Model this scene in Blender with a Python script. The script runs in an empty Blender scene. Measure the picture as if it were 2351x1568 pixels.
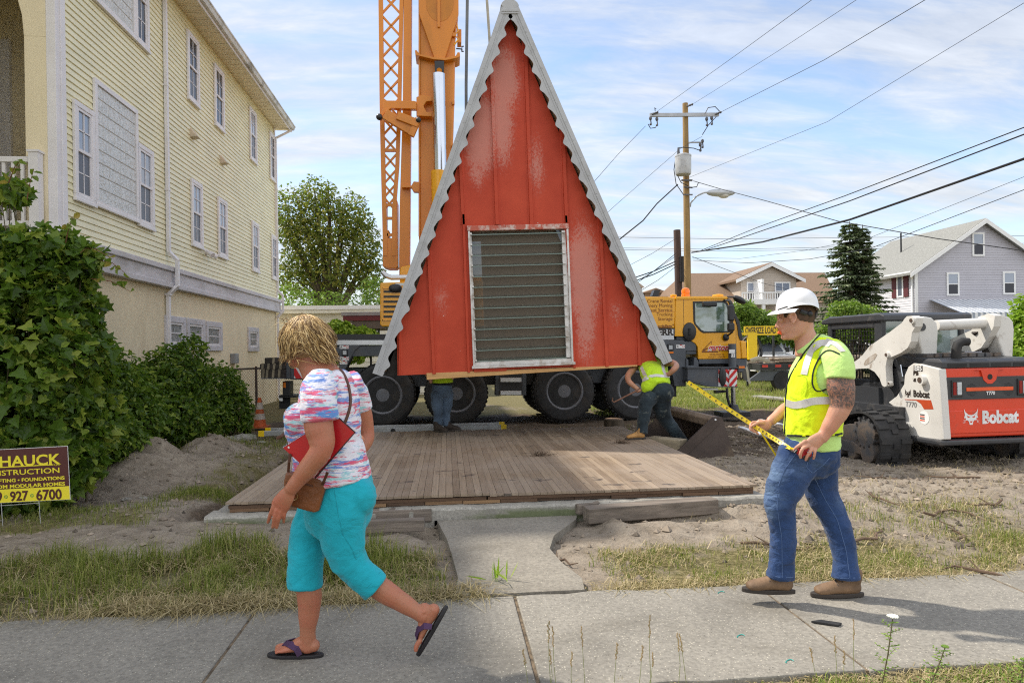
import bpy, bmesh, math, random
import numpy as np
from mathutils import Vector, Matrix
random.seed(7)
rng = np.random.default_rng(7)
R = math.radians
scene = bpy.context.scene
COL = scene.collection
# -- camera
CAMZ, FPX, CX, CY, CYP = 1.5, 1567.0, 1175.5, 784.0, 803.0
YAW, ROLL = R(5.4), R(0.9)
CAM = Vector((0, 0, CAMZ))
FWD = Vector((math.sin(YAW), math.cos(YAW), 0))
_r0 = Vector((math.cos(YAW), -math.sin(YAW), 0)); _u0 = Vector((0, 0, 1))
RT = _r0*math.cos(ROLL) - _u0*math.sin(ROLL)
UP = _u0*math.cos(ROLL) + _r0*math.sin(ROLL)
cd = bpy.data.cameras.new('camera'); cam = bpy.data.objects.new('camera', cd); COL.objects.link(cam)
cd.sensor_fit = 'HORIZONTAL'; cd.sensor_width = 36; cd.lens = 36*FPX/2351
cd.shift_y = (CYP-CY)/2351.0; cd.clip_start = 0.05; cd.clip_end = 2000
mw = Matrix.Identity(4)
for i in range(3):
 mw[i][0] = RT[i]; mw[i][1] = UP[i]; mw[i][2] = -FWD[i]; mw[i][3] = CAM[i]
cam.matrix_world = mw
scene.camera = cam
# -- light
SUN_EL, SUN_AZ = R(50), R(-58)
to_sun = Vector((math.sin(SUN_AZ)*math.cos(SUN_EL), math.cos(SUN_AZ)*math.cos(SUN_EL), math.sin(SUN_EL)))
sl = bpy.data.lights.new('sun', 'SUN'); sl.energy = 3.1; sl.angle = R(1.6); sl.color = (1.0, 0.93, 0.82)
so = bpy.data.objects.new('sun', sl); COL.objects.link(so)
so.rotation_euler = to_sun.to_track_quat('Z', 'Y').to_euler()
so.location = (-20, 20, 40)
world = bpy.data.worlds.new('World'); scene.world = world; world.use_nodes = True
wn, wl = world.node_tree.nodes, world.node_tree.links
wn.clear()
def N(t, **k):
 n = wn.new(t)
 for a, b in k.items(): setattr(n, a, b)
 return n
sky = N('ShaderNodeTexSky', sky_type='NISHITA', sun_disc=False, sun_elevation=SUN_EL, sun_rotation=SUN_AZ)
sky.air_density = 1.0; sky.dust_density = 0.2; sky.ozone_density = 2.0
bgd = N('ShaderNodeBackground'); bgd.inputs[1].default_value = 0.15
out = N('ShaderNodeOutputWorld')
tc = N('ShaderNodeTexCoord')
# thin high cloud: direction divided by height gives streets of cloud that flatten to the horizon
sp = N('ShaderNodeSeparateXYZ'); wl.new(tc.outputs['Generated'], sp.inputs[0])
mz = N('ShaderNodeMath', operation='MAXIMUM'); wl.new(sp.outputs[2], mz.inputs[0]); mz.inputs[1].default_value = 0.0
az = N('ShaderNodeMath', operation='ADD'); wl.new(mz.outputs[0], az.inputs[0]); az.inputs[1].default_value = 0.25
dx = N('ShaderNodeMath', operation='DIVIDE'); wl.new(sp.outputs[0], dx.inputs[0]); wl.new(az.outputs[0], dx.inputs[1])
dy = N('ShaderNodeMath', operation='DIVIDE'); wl.new(sp.outputs[1], dy.inputs[0]); wl.new(az.outputs[0], dy.inputs[1])
cb = N('ShaderNodeCombineXYZ'); wl.new(dx.outputs[0], cb.inputs[0]); wl.new(dy.outputs[0], cb.inputs[1])
mp = N('ShaderNodeMapping'); mp.inputs['Rotation'].default_value = (0, 0, R(20)); mp.inputs['Scale'].default_value = (0.7, 2.1, 1); mp.inputs['Location'].default_value = (3.1, 1.4, 0)
wl.new(cb.outputs[0], mp.inputs[0])
n1 = N('ShaderNodeTexNoise'); n1.inputs['Scale'].default_value = 1.15; n1.inputs['Detail'].default_value = 9; n1.inputs['Roughness'].default_value = 0.55; n1.inputs['Distortion'].default_value = 0.5
wl.new(mp.outputs[0], n1.inputs[0])
n2 = N('ShaderNodeTexNoise'); n2.inputs['Scale'].default_value = 5.5; n2.inputs['Detail'].default_value = 10; n2.inputs['Roughness'].default_value = 0.62; n2.inputs['Distortion'].default_value = 0.35
wl.new(mp.outputs[0], n2.inputs[0])
ad = N('ShaderNodeMath', operation='MULTIPLY_ADD'); wl.new(n2.outputs[0], ad.inputs[0]); ad.inputs[1].default_value = 0.55; wl.new(n1.outputs[0], ad.inputs[2])
rp = N('ShaderNodeValToRGB'); rp.color_ramp.elements[0].position = 0.64; rp.color_ramp.elements[1].position = 0.92
rp.color_ramp.elements[0].color = (0, 0, 0, 1); rp.color_ramp.elements[1].color = (1, 1, 1, 1)
wl.new(ad.outputs[0], rp.inputs[0])
# more cloud towards the horizon (x-z) and to the west
hz = N('ShaderNodeMapRange'); wl.new(sp.outputs[2], hz.inputs[0]); hz.inputs[1].default_value = 0.0; hz.inputs[2].default_value = 0.40; hz.inputs[3].default_value = 0.64; hz.inputs[4].default_value = 0.0
wx = N('ShaderNodeMapRange'); wl.new(sp.outputs[0], wx.inputs[0]); wx.inputs[1].default_value = 0.10; wx.inputs[2].default_value = -0.45; wx.inputs[3].default_value = 0.0; wx.inputs[4].default_value = 0.45
s1 = N('ShaderNodeMath', operation='ADD'); wl.new(hz.outputs[0], s1.inputs[0]); wl.new(wx.outputs[0], s1.inputs[1])
bk_ = N('ShaderNodeMapRange'); wl.new(sp.outputs[1], bk_.inputs[0]); bk_.inputs[1].default_value = 0.35; bk_.inputs[2].default_value = -0.15; bk_.inputs[3].default_value = 0.0; bk_.inputs[4].default_value = 0.8  # unseen cloud added behind the view to raise the ambient light
s1b = N('ShaderNodeMath', operation='ADD'); wl.new(s1.outputs[0], s1b.inputs[0]); wl.new(bk_.outputs[0], s1b.inputs[1]); s1 = s1b
s2 = N('ShaderNodeMath', operation='MULTIPLY_ADD', use_clamp=True); wl.new(rp.outputs[0], s2.inputs[0]); s2.inputs[1].default_value = 0.75; wl.new(s1.outputs[0], s2.inputs[2])
s3 = N('ShaderNodeMath', operation='MULTIPLY_ADD', use_clamp=True); wl.new(s2.outputs[0], s3.inputs[0]); s3.inputs[1].default_value = 0.78; s3.inputs[2].default_value = 0.06
# shades of the cloud itself
cr = N('ShaderNodeValToRGB'); cr.color_ramp.elements[0].position = 0.30; cr.color_ramp.elements[1].position = 0.72
cr.color_ramp.elements[0].color = (2.45, 2.5, 2.62, 1); cr.color_ramp.elements[1].color = (3.9, 3.88, 3.85, 1)
wl.new(n2.outputs[0], cr.inputs[0])
bb_ = N('ShaderNodeMath', operation='MULTIPLY_ADD'); wl.new(bk_.outputs[0], bb_.inputs[0]); bb_.inputs[1].default_value = 0.85; bb_.inputs[2].default_value = 1.0  # that added cloud is made brighter than the visible sky
cm = N('ShaderNodeVectorMath', operation='SCALE'); wl.new(cr.outputs[0], cm.inputs[0]); wl.new(bb_.outputs[0], cm.inputs[3])
mx = N('ShaderNodeMix', data_type='RGBA'); wl.new(s3.outputs[0], mx.inputs[0]); wl.new(sky.outputs[0], mx.inputs[6]); wl.new(cm.outputs[0], mx.inputs[7])
wl.new(mx.outputs[2], bgd.inputs[0]); wl.new(bgd.outputs[0], out.inputs[0])
vs = scene.view_settings; vs.view_transform = 'Standard'; vs.look = 'None'; vs.exposure = 0.78; vs.gamma = 1; vs.use_curve_mapping = False
scene.cycles.use_denoising = False
scene.cycles.filter_width = 1.15; scene.cycles.max_bounces = 6; scene.cycles.transparent_max_bounces = 12
# -- measuring helpers
def ray(px, py):
 return FWD*FPX + RT*(px-CX) - UP*(py-CYP)
def at(px, py, Y):
 v = ray(px, py); return CAM + v*(Y/v.y)
def atd(px, py, d):
 return CAM + ray(px, py)*(d/FPX)
def atx(px, py, X):
 v = ray(px, py); return CAM + v*(X/v.x)
def gp(px, py, z=0.0):
 v = ray(px, py); return CAM + v*((z-CAMZ)/v.z)
class Zm:
 def __init__(s, ox, oy, k): s.ox, s.oy, s.k = ox, oy, k
 def __call__(s, x, y): return ((s.ox+x/s.k)/1.65887, (s.oy+y/s.k)/1.65887)
# -- mesh helpers
def rotz(a): return Matrix.Rotation(a, 3, 'Z')
def frame_of(t, hint=None):
 t = Vector(t).normalized()
 h = Vector(hint) if hint is not None else (Vector((0, 0, 1)) if abs(t.z) < 0.9 else Vector((1, 0, 0)))
 a = (h - t*h.dot(t))
 if a.length < 1e-6:
  h = Vector((1, 0, 0)) if abs(t.x) < 0.9 else Vector((0, 1, 0)); a = h - t*h.dot(t)
 a.normalize(); b = t.cross(a).normalized()
 return a, b
class MB:
 def __init__(s): s.v = []; s.f = []; s.m = []; s.mi = 0
 def add(s, vs, fs):
  o = len(s.v); s.v.extend([tuple(v) for v in vs])
  for f in fs: s.f.append([o+i for i in f]); s.m.append(s.mi)
  return s
 def quad(s, a, b, c, d): return s.add([a, b, c, d], [(0, 1, 2, 3)])
 def box(s, x0, x1, y0, y1, z0, z1, M=None):
  vs = [Vector((x, y, z)) for z in (z0, z1) for y in (y0, y1) for x in (x0, x1)]
  if M is not None: vs = [M @ v for v in vs]
  return s.add(vs, [(0, 2, 3, 1), (4, 5, 7, 6), (0, 1, 5, 4), (2, 6, 7, 3), (0, 4, 6, 2), (1, 3, 7, 5)])
 def beam(s, p, q, w, h, hint=None):
  p, q = Vector(p), Vector(q); a, b = frame_of(q-p, hint)
  vs = [c + a*(i*h/2) + b*(j*w/2) for c in (p, q) for (i, j) in ((-1, -1), (1, -1), (1, 1), (-1, 1))]
  return s.add(vs, [(3, 2, 1, 0), (4, 5, 6, 7), (0, 1, 5, 4), (1, 2, 6, 5), (2, 3, 7, 6), (3, 0, 4, 7)])
 def prism(s, pts, d):
  n = len(pts); d = Vector(d); p = [Vector(x) for x in pts]
  vs = p + [x+d for x in p]
  return s.add(vs, [tuple(range(n)), tuple(range(2*n-1, n-1, -1))] + [((i+1) % n, i, n+i, n+(i+1) % n) for i in range(n)])
 def plate(s, pts2, y0, y1, M=None):
  P = [Vector((x, y0, z)) for x, z in pts2]
  if M is not None:
   return s.prism([M @ p for p in P], (M @ Vector((0, y1, 0))) - (M @ Vector((0, y0, 0))))
  return s.prism(P, (0, y1-y0, 0))
 def ring(s, c, a, b, n, ph=0):
  return [c + a*math.cos(2*math.pi*i/n+ph) + b*math.sin(2*math.pi*i/n+ph) for i in range(n)]
 def cyl(s, p, q, r, r2=None, n=16, caps=True):
  p, q = Vector(p), Vector(q); r2 = r if r2 is None else r2; a, b = frame_of(q-p)
  vs = s.ring(p, a*r, b*r, n) + s.ring(q, a*r2, b*r2, n)
  fs = [(i, (i+1) % n, n+(i+1) % n, n+i) for i in range(n)]
  if caps: fs += [tuple(range(n-1, -1, -1)), tuple(range(n, 2*n))]
  return s.add(vs, fs)
 def tube(s, pts, r, n=8, caps=True, hint=None):
  pts = [Vector(p) for p in pts]; K = len(pts); vs = []; fs = []
  rr = r if isinstance(r, (list, tuple)) else [r]*K
  prev = None
  for k, p in enumerate(pts):
   t = (pts[min(k+1, K-1)] - pts[max(k-1, 0)])
   a, b = frame_of(t, prev if prev is not None else hint); prev = a
   rk = rr[k]
   ra, rb = rk if isinstance(rk, (tuple, list)) else (rk, rk)
   vs += s.ring(p, a*ra, b*rb, n)
  for k in range(K-1):
   for i in range(n):
    j = (i+1) % n; fs.append((k*n+i, k*n+j, (k+1)*n+j, (k+1)*n+i))
  if caps: fs += [tuple(range(n-1, -1, -1)), tuple((K-1)*n+i for i in range(n))]
  return s.add(vs, fs)
 def lathe(s, prof, c=(0, 0, 0), axis=(0, 0, 1), n=24):
  c = Vector(c); ax = Vector(axis).normalized(); a, b = frame_of(ax); vs = []; fs = []
  for r, h in prof: vs += s.ring(c+ax*h, a*max(r, 1e-4), b*max(r, 1e-4), n)
  for k in range(len(prof)-1):
   for i in range(n):
    j = (i+1) % n; fs.append((k*n+i, k*n+j, (k+1)*n+j, (k+1)*n+i))
  fs += [tuple(range(n-1, -1, -1)), tuple((len(prof)-1)*n+i for i in range(n))]
  return s.add(vs, fs)
 def ball(s, c, rx, ry=None, rz=None, n=12, m=8, M=None):
  ry = rx if ry is None else ry; rz = rx if rz is None else rz; c = Vector(c); vs = []; fs = []
  for k in range(m+1):
   th = math.pi*k/m
   for i in range(n):
    ph = 2*math.pi*i/n
    v = Vector((rx*math.sin(th)*math.cos(ph), ry*math.sin(th)*math.sin(ph), rz*math.cos(th)))
    if M is not None: v = M @ v
    vs.append(c+v)
  for k in range(m):
   for i in range(n):
    j = (i+1) % n; fs.append((k*n+i, (k+1)*n+i, (k+1)*n+j, k*n+j))
  return s.add(vs, fs)
 def xf(s, M):
  s.v = [tuple(M @ Vector(v)) for v in s.v]; return s
 def build(s, name, mats, parent=None, smooth=False, bevel=0, local=False, angle=35):
  return link_mesh(name, s.v, s.f, mats, s.m, parent, smooth, bevel, local, angle)
WM = {}
def wmat(o):
 m = Matrix.LocRotScale(o.location, o.rotation_euler, o.scale)
 return wmat(o.parent) @ m if o.parent else m
def link_mesh(name, v, f, mats, fm=None, parent=None, smooth=False, bevel=0, local=False, angle=35, weld=False):
 me = bpy.data.meshes.new(name)
 v = np.asarray(v, dtype=np.float64).reshape(-1, 3)
 loc = None
 if not local:
  if parent is None:
   lo, hi = v.min(0), v.max(0); loc = np.array(((lo[0]+hi[0])/2, (lo[1]+hi[1])/2, lo[2])); v = v - loc
  else:
   inv = np.array(wmat(parent).inverted()); v = v @ inv[:3, :3].T + inv[:3, 3]
 me.from_pydata([tuple(x) for x in v], [], f if isinstance(f, list) else f.tolist())
 if not isinstance(mats, (list, tuple)): mats = [mats]
 for m in mats: me.materials.append(m)
 if fm is not None and len(mats) > 1: me.polygons.foreach_set('material_index', fm)
 me.update()
 o = bpy.data.objects.new(name, me); COL.objects.link(o)
 if parent is not None: o.parent = parent
 elif loc is not None: o.location = Vector(loc)
 if smooth:
  for p in me.polygons: p.use_smooth = True
  if angle < 180: me.set_sharp_from_angle(angle=R(angle))
 if bevel:
  b = o.modifiers.new('bevel', 'BEVEL'); b.width = bevel; b.segments = 2; b.limit_method = 'ANGLE'; b.angle_limit = R(40); b.harden_normals = False
 return o
def empty(name, loc, rz=0, rot=None):
 o = bpy.data.objects.new(name, None); COL.objects.link(o); o.location = Vector(loc); o.empty_display_size = 0.2
 o.rotation_euler = rot if rot is not None else (0, 0, rz); return o
def tag(o, label=None, cat=None, group=None, kind=None):
 if label: o['label'] = label
 if cat: o['category'] = cat
 if group: o['group'] = group
 if kind: o['kind'] = kind
 return o
def copy_tree(o, parent=None):
 c = o.copy(); COL.objects.link(c); c.parent = parent
 for k in list(o.children):
  copy_tree(k, c)
 return c
def text_pts(body, size, align='CENTER', bold=0.0, shear=0.0, xs=1.0, space=1.0, line=1.0):
 """flat text turned into a triangle mesh in its x,y plane"""
 cu = bpy.data.curves.new('t', 'FONT'); cu.body = body; cu.size = size; cu.align_x = align; cu.align_y = 'CENTER'
 cu.offset = bold; cu.shear = shear; cu.space_character = space; cu.space_line = line; cu.resolution_u = 3
 o = bpy.data.objects.new('t', cu); COL.objects.link(o)
 me = bpy.data.meshes.new_from_object(o.evaluated_get(bpy.context.evaluated_depsgraph_get()))
 vs = [Vector((v.co.x*xs, v.co.y, 0)) for v in me.vertices]; fs = [tuple(p.vertices) for p in me.polygons]
 bpy.data.objects.remove(o); bpy.data.curves.remove(cu); bpy.data.meshes.remove(me)
 return vs, fs
def text_on(mb, body, size, o, ux, uy, **k):
 vs, fs = text_pts(body, size, **k); o = Vector(o); ux = Vector(ux).normalized(); uy = Vector(uy).normalized()
 mb.add([o + ux*v.x + uy*v.y for v in vs], fs)
 return mb
# -- materials
MATS = {}
def new_mat(name):
 m = bpy.data.materials.new(name); m.use_nodes = True; nt = m.node_tree
 b = nt.nodes['Principled BSDF']; return m, nt, b
def nn(nt, t, **k):
 n = nt.nodes.new(t)
 for a, b in k.items():
  if a[0] == '_': n.inputs[a[1:].replace('_', ' ')].default_value = b
  else: setattr(n, a, b)
 return n
def mixc(nt, fac, a, b, blend='MIX'):
 n = nt.nodes.new('ShaderNodeMix'); n.data_type = 'RGBA'; n.blend_type = blend
 for i, x in ((0, fac), (6, a), (7, b)):
  if isinstance(x, (int, float)): n.inputs[i].default_value = x
  elif isinstance(x, (tuple, list)): n.inputs[i].default_value = (*x[:3], 1)
  else: nt.links.new(x, n.inputs[i])
 return n.outputs[2]
def ramp(nt, src, stops):
 n = nt.nodes.new('ShaderNodeValToRGB'); e = n.color_ramp.elements
 while len(e) < len(stops): e.new(0.5)
 for i, (p, c) in enumerate(stops):
  e[i].position = p; c = (c, c, c) if isinstance(c, (int, float)) else c; e[i].color = (*c[:3], 1)
 nt.links.new(src, n.inputs[0]); return n.outputs[0]
def noise(nt, scale, detail=4, rough=0.55, dist=0.0, coord='Object', sc=(1, 1, 1), loc=(0, 0, 0)):
 t = nn(nt, 'ShaderNodeTexCoord'); m = nn(nt, 'ShaderNodeMapping'); m.inputs['Scale'].default_value = sc; m.inputs['Location'].default_value = loc
 nt.links.new(t.outputs[coord], m.inputs[0])
 n = nn(nt, 'ShaderNodeTexNoise', _Scale=scale, _Detail=detail, _Roughness=rough, _Distortion=dist)
 nt.links.new(m.outputs[0], n.inputs[0]); return n.outputs[0]
def bump(nt, b, h, strength=0.3, dist=0.01):
 n = nn(nt, 'ShaderNodeBump', _Strength=strength, _Distance=dist); nt.links.new(h, n.inputs['Height'])
 prev = b.inputs['Normal'].links
 if prev: nt.links.new(prev[0].from_socket, n.inputs['Normal'])
 nt.links.new(n.outputs[0], b.inputs['Normal'])
def mat(name, col, rough=0.6, metal=0.0, var=0.12, vscale=4.0, bmp=0.0, bscale=60, dirt=None, dscale=3.0, damt=(0.55, 0.75), coat=0, sc=(1, 1, 1), spec=None):
 """general surface: base colour with uneven tone, optional dirt patches and grain"""
 if name in MATS: return MATS[name]
 m, nt, b = new_mat(name); c = tuple(col)
 n = noise(nt, vscale, 6, sc=sc)
 lo = tuple(max(0, x*(1-var*1.6)) for x in c); hi = tuple(min(1, x*(1+var)) for x in c)
 colr = ramp(nt, n, [(0.3, lo), (0.7, hi)])
 if dirt is not None:
  d = noise(nt, dscale, 8, 0.65, 0.4, sc=sc, loc=(5, 2, 1)); f = ramp(nt, d, [(damt[0], 0), (damt[1], 1)])
  colr = mixc(nt, f, colr, dirt)
  rr = nn(nt, 'ShaderNodeMapRange', _To_Min=rough, _To_Max=min(1, rough+0.3)); nt.links.new(f, rr.inputs[0]); nt.links.new(rr.outputs[0], b.inputs['Roughness'])
 else: b.inputs['Roughness'].default_value = rough
 nt.links.new(colr, b.inputs['Base Color']); b.inputs['Metallic'].default_value = metal
 if coat: b.inputs['Coat Weight'].default_value = coat; b.inputs['Coat Roughness'].default_value = 0.1
 if spec is not None: b.inputs['Specular IOR Level'].default_value = spec
 if bmp: bump(nt, b, noise(nt, bscale, 5, 0.6, sc=sc), bmp)
 MATS[name] = m; return m
# -- vegetation helpers
def leaf_mat(name, c1, c2, c3=None, trans=0.3, rough=0.45):
 if name in MATS: return MATS[name]
 m, nt, b = new_mat(name)
 g = nn(nt, 'ShaderNodeNewGeometry')
 stops = [(0.0, c1), (0.6, c2), (1.0, c3 or c2)]
 c = ramp(nt, g.outputs['Random Per Island'], stops)
 nt.links.new(c, b.inputs['Base Color']); b.inputs['Roughness'].default_value = rough
 b.inputs['Specular IOR Level'].default_value = 0.35
 t = nn(nt, 'ShaderNodeBsdfTranslucent'); tcx = mixc(nt, 0.5, c, (0.25, 0.45, 0.03)); nt.links.new(tcx, t.inputs[0])
 ms = nn(nt, 'ShaderNodeMixShader', _Fac=trans); nt.links.new(b.outputs[0], ms.inputs[1]); nt.links.new(t.outputs[0], ms.inputs[2])
 nt.links.new(ms.outputs[0], nt.nodes['Material Output'].inputs[0]); MATS[name] = m; return m
def unit(a): return a/np.maximum(np.linalg.norm(a, axis=1, keepdims=True), 1e-9)
def leaf_arrays(P, D, Nn, L, Wd, shape='oval', fold=0.25):
 """P bases, D directions, Nn normals -> verts, faces"""
 D = unit(D); S = unit(np.cross(D, Nn)); Nn = unit(np.cross(S, D)); n = len(P); L = np.asarray(L).reshape(-1, 1); Wd = np.asarray(Wd).reshape(-1, 1)
 if shape == 'oval':
  t = [(0, 0, 0), (0.35, 0.5, fold), (0.75, 0.36, fold*0.6), (1.0, 0, -0.15), (0.75, -0.36, fold*0.6), (0.35, -0.5, fold)]
  F = [(0, 1, 2, 3), (0, 3, 4, 5)]
 elif shape == 'lobed':
  t = [(0, 0, 0), (-0.1, 0.35, .05), (0.2, 0.62, fold), (0.42, 0.34, .05), (0.72, 0.45, fold), (0.7, 0.2, .0), (1.05, 0, -0.1),
             (0.7, -0.2, .0), (0.72, -0.45, fold), (0.42, -0.34, .05), (0.2, -0.62, fold), (-0.1, -0.35, .05)]
  F = [(0, 1, 2, 3), (0, 3, 4, 5), (0, 5, 6, 7), (0, 7, 8, 9), (0, 9, 10, 11)]
 elif shape == 'diamond':
  t = [(0, 0, 0), (0.45, 0.5, fold), (1.0, 0, 0), (0.45, -0.5, fold)]; F = [(0, 1, 2), (0, 2, 3)]
 else:
  t = [(0, -0.5, 0), (0, 0.5, 0), (1.0, 0, 0)]; F = [(0, 1, 2)]
 V = np.concatenate([P + D*(a*L) + S*(b*Wd) + Nn*(c*Wd) for a, b, c in t], axis=1).reshape(-1, 3)
 k = len(t); base = (np.arange(n)*k).reshape(-1, 1)
 return V, [tuple(x) for f in F for x in (base + np.array(f)).tolist()]
def np_mesh(name, V, F, mats, parent=None, fm=None, local=False, smooth=False):
 return link_mesh(name, V, F, mats, fm, parent, smooth, 0, local, 180)
def shell(blobs, n, inner=0.55):
 w = np.array([b[3]*b[4]*b[5] for b in blobs])**0.67; w /= w.sum(); out = []; nor = []
 for b, k in zip(blobs, rng.multinomial(n, w)):
  d = unit(rng.normal(size=(k, 3))); r = inner + (1-inner)*rng.random((k, 1))**0.6
  r *= 1 + 0.14*np.sin(d[:, :1]*9+b[0]*3) * np.cos(d[:, 2:]*8+b[1]*5)
  out.append(np.array(b[:3]) + d*r*np.array(b[3:6])); nor.append(d)
 return np.concatenate(out), np.concatenate(nor)
def foliage(name, blobs, n, size, m, parent=None, shape='oval', ratio=0.6, inner=0.5, keep=None, droop=0.3, up=0.6):
 P, Nr = shell(blobs, n, inner)
 if keep is not None: k = keep(P); P, Nr = P[k], Nr[k]
 # break the surface up with holes
 h = np.sin(P[:, 0]*5.1+P[:, 2]*3)*np.sin(P[:, 1]*4.7+1)*np.sin(P[:, 2]*6.3+2) + rng.random(len(P))*0.5
 k = h > -0.22; P, Nr = P[k], Nr[k]
 nor = unit(Nr*0.8 + np.array([0, 0, up]) + rng.normal(size=P.shape)*0.55)
 dr = unit(rng.normal(size=P.shape) + Nr*0.7 - np.array([0, 0, droop]))
 dr = unit(dr - nor*np.sum(dr*nor, axis=1, keepdims=True)*0.8)
 L = size*(0.55+0.8*rng.random(len(P)))
 V, F = leaf_arrays(P, dr, nor, L, L*ratio, shape)
 return np_mesh(name, V, F, m, parent)
def grow(mb, p, d, length, r, depth, tips, spread=0.6, up=0.15, seg=3, rnd=random, kids=3, shrink=0.68):
 pts = [p]; rr = [r]; dd = d.normalized()
 for i in range(seg):
  dd = (dd + Vector((rnd.uniform(-1, 1), rnd.uniform(-1, 1), rnd.uniform(-1, 1)))*0.16 + Vector((0, 0, up*0.3))).normalized()
  pts.append(pts[-1] + dd*length/seg); rr.append(r*(1-0.35*(i+1)/seg))
 mb.tube(pts, rr, n=max(5, 9-depth*2) if depth < 3 else 4, caps=(depth == 0))
 if depth <= 0 or r < 0.004: pass
 if depth == 0 or depth is None: tips.append((pts[-1], dd)); return
 for k in range(kids):
  a = rnd.uniform(0, 6.28); s = spread*rnd.uniform(0.6, 1.3)
  x, y = frame_of(dd); nd = (dd + (x*math.cos(a)+y*math.sin(a))*s + Vector((0, 0, up))).normalized()
  st = pts[-1] if k == 0 else pts[rnd.randint(1, len(pts)-1)]
  grow(mb, st, nd, length*shrink*rnd.uniform(0.8, 1.15), rr[-1]*0.72, depth-1, tips, spread, up, seg, rnd, kids, shrink)
 tips.append((pts[-1], dd))
bark = mat('bark', (0.10, 0.075, 0.05), 0.9, var=0.4, vscale=6, bmp=0.6, bscale=12, sc=(1, 1, 0.3))
G_vine = leaf_mat('vine_leaf', (0.04, 0.08, 0.010), (0.095, 0.17, 0.018), (0.30, 0.35, 0.05), 0.36)
G_shrub = leaf_mat('shrub_leaf', (0.04, 0.08, 0.010), (0.085, 0.155, 0.016), (0.24, 0.30, 0.04), 0.36)
G_tree = leaf_mat('tree_leaf', (0.06, 0.075, 0.014), (0.14, 0.15, 0.022), (0.34, 0.29, 0.055), 0.4)
G_lime = leaf_mat('lime_leaf', (0.18, 0.30, 0.03), (0.33, 0.48, 0.05), (0.50, 0.62, 0.10), 0.45)
G_mid = leaf_mat('street_tree_leaf', (0.09, 0.16, 0.025), (0.18, 0.28, 0.045), (0.33, 0.42, 0.08), 0.4)
G_spruce = leaf_mat('spruce_needle', (0.06, 0.085, 0.05), (0.12, 0.155, 0.085), (0.24, 0.27, 0.14), 0.15, 0.6)
G_grass = leaf_mat('grass_blade', (0.11, 0.14, 0.028), (0.23, 0.25, 0.05), (0.46, 0.41, 0.16), 0.4, 0.5)
G_straw = leaf_mat('straw', (0.22, 0.16, 0.075), (0.42, 0.33, 0.17), (0.58, 0.48, 0.28), 0.2, 0.6)
# -- ground
FYN, FYF = 2.98, 4.15
DX0, DX1, DY0, DY1 = gp(521, 1153, .2).x, gp(1737, 1112, .2).x, gp(1130, 1134, .2).y, gp(1372, 979, .2).y
def sm(a, b, x):
 t = np.clip((x-a)/(b-a), 0, 1); return t*t*(3-2*t)
_nx = rng.random((64, 64))
def vnoise(x, y, s=1.0, o=0.0):
 x = np.asarray(x)*s+o+100; y = np.asarray(y)*s+o*1.7+100
 i, j = np.floor(x).astype(int), np.floor(y).astype(int); u, v = x-i, y-j
 u = u*u*(3-2*u); v = v*v*(3-2*v); g = lambda a, b: _nx[a % 64, b % 64]
 return (g(i, j)*(1-u)+g(i+1, j)*u)*(1-v) + (g(i, j+1)*(1-u)+g(i+1, j+1)*u)*v
def fbm(x, y, s=1.0, o=0.0, n=4):
 r = 0; a = 1; t = 0
 for k in range(n): r = r + a*vnoise(x, y, s*2**k, o+k*7.3); t += a; a *= 0.55
 return r/t - 0.5
PILES = [(gp(345, 1085), 0.42, 0.5, 0.30), (gp(262, 1105), 0.4, 0.45, 0.13), (gp(480, 1035), 0.42, 0.6, 0.30), (gp(430, 1080), 0.6, 0.45, 0.12), (gp(255, 1195), 0.6, 0.35, 0.05), (gp(560, 1055), 0.5, 0.6, 0.08)]
def ground_h(x, y):
 x = np.asarray(x, float); y = np.asarray(y, float)
 h = -0.045 + 0*x
 far = sm(4.3, 5.2, y)*(1-sm(30, 60, y)); h = h + 0.09*sm(4.8, 5.9, y)*(1-sm(6.4, 7.5, y))*(1-sm(-.4, -.15, x)*(1-sm(1.2, 1.45, x))); h = h + 0.07*fbm(x, y, 1.1)*far + 0.06*fbm(x, y, 4.5, 3, 4)*far*(1-sm(16, 20, y))
 h = h - 0.03*sm(10.5, 13, y)
 rough = sm(2.9, 3.6, x)*sm(5.5, 6.5, y)*(1-sm(17, 19, y)); h = h + rough*(0.10*fbm(x, y, 2.2, 9, 4)+0.05*np.abs(fbm(x, y, 7, 5, 2)))
 for c, rx, ry, hh in PILES:
  q = ((x-c.x)/rx)**2+((y-c.y)/ry)**2; q = q*(1+1.1*fbm(x, y, 1.8, 2)); h = h + hh*np.exp(-q*0.9)*(1+0.75*fbm(x, y, 4.0, 6, 4)+0.35*np.abs(fbm(x, y, 11, 4, 3)))
 # trench dug along the left and front of the slab
 tr = np.exp(-((x-(DX0-0.30+0.15*np.sin(y*2)))/0.20)**2)*sm(DY0-0.1, DY0+0.5, y)*(1-sm(DY1-0.6, DY1+0.2, y)); h = h - 0.26*tr
 fr = np.exp(-((y-(DY0-0.33))/0.13)**2)*(sm(DX0+0.9, DX0+1.2, x)*(1-sm(0.15, 0.25, x)) + sm(1.42, 1.55, x)*(1-sm(2.4, 2.9, x))); h = h - 0.12*fr
 # keep it flat under slabs
 m = sm(DX0-0.12, DX0, x)*(1-sm(DX1, DX1+0.12, x))*sm(DY0-0.12, DY0, y)*(1-sm(DY1, DY1+0.12, y)); h = h*(1-m) - 0.1*m
 s = 1-sm(FYF+0.02, FYF+0.35, y); h = h*(1-s) + (-0.03+0.012*fbm(x, y, 5))*s
 return h
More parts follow.
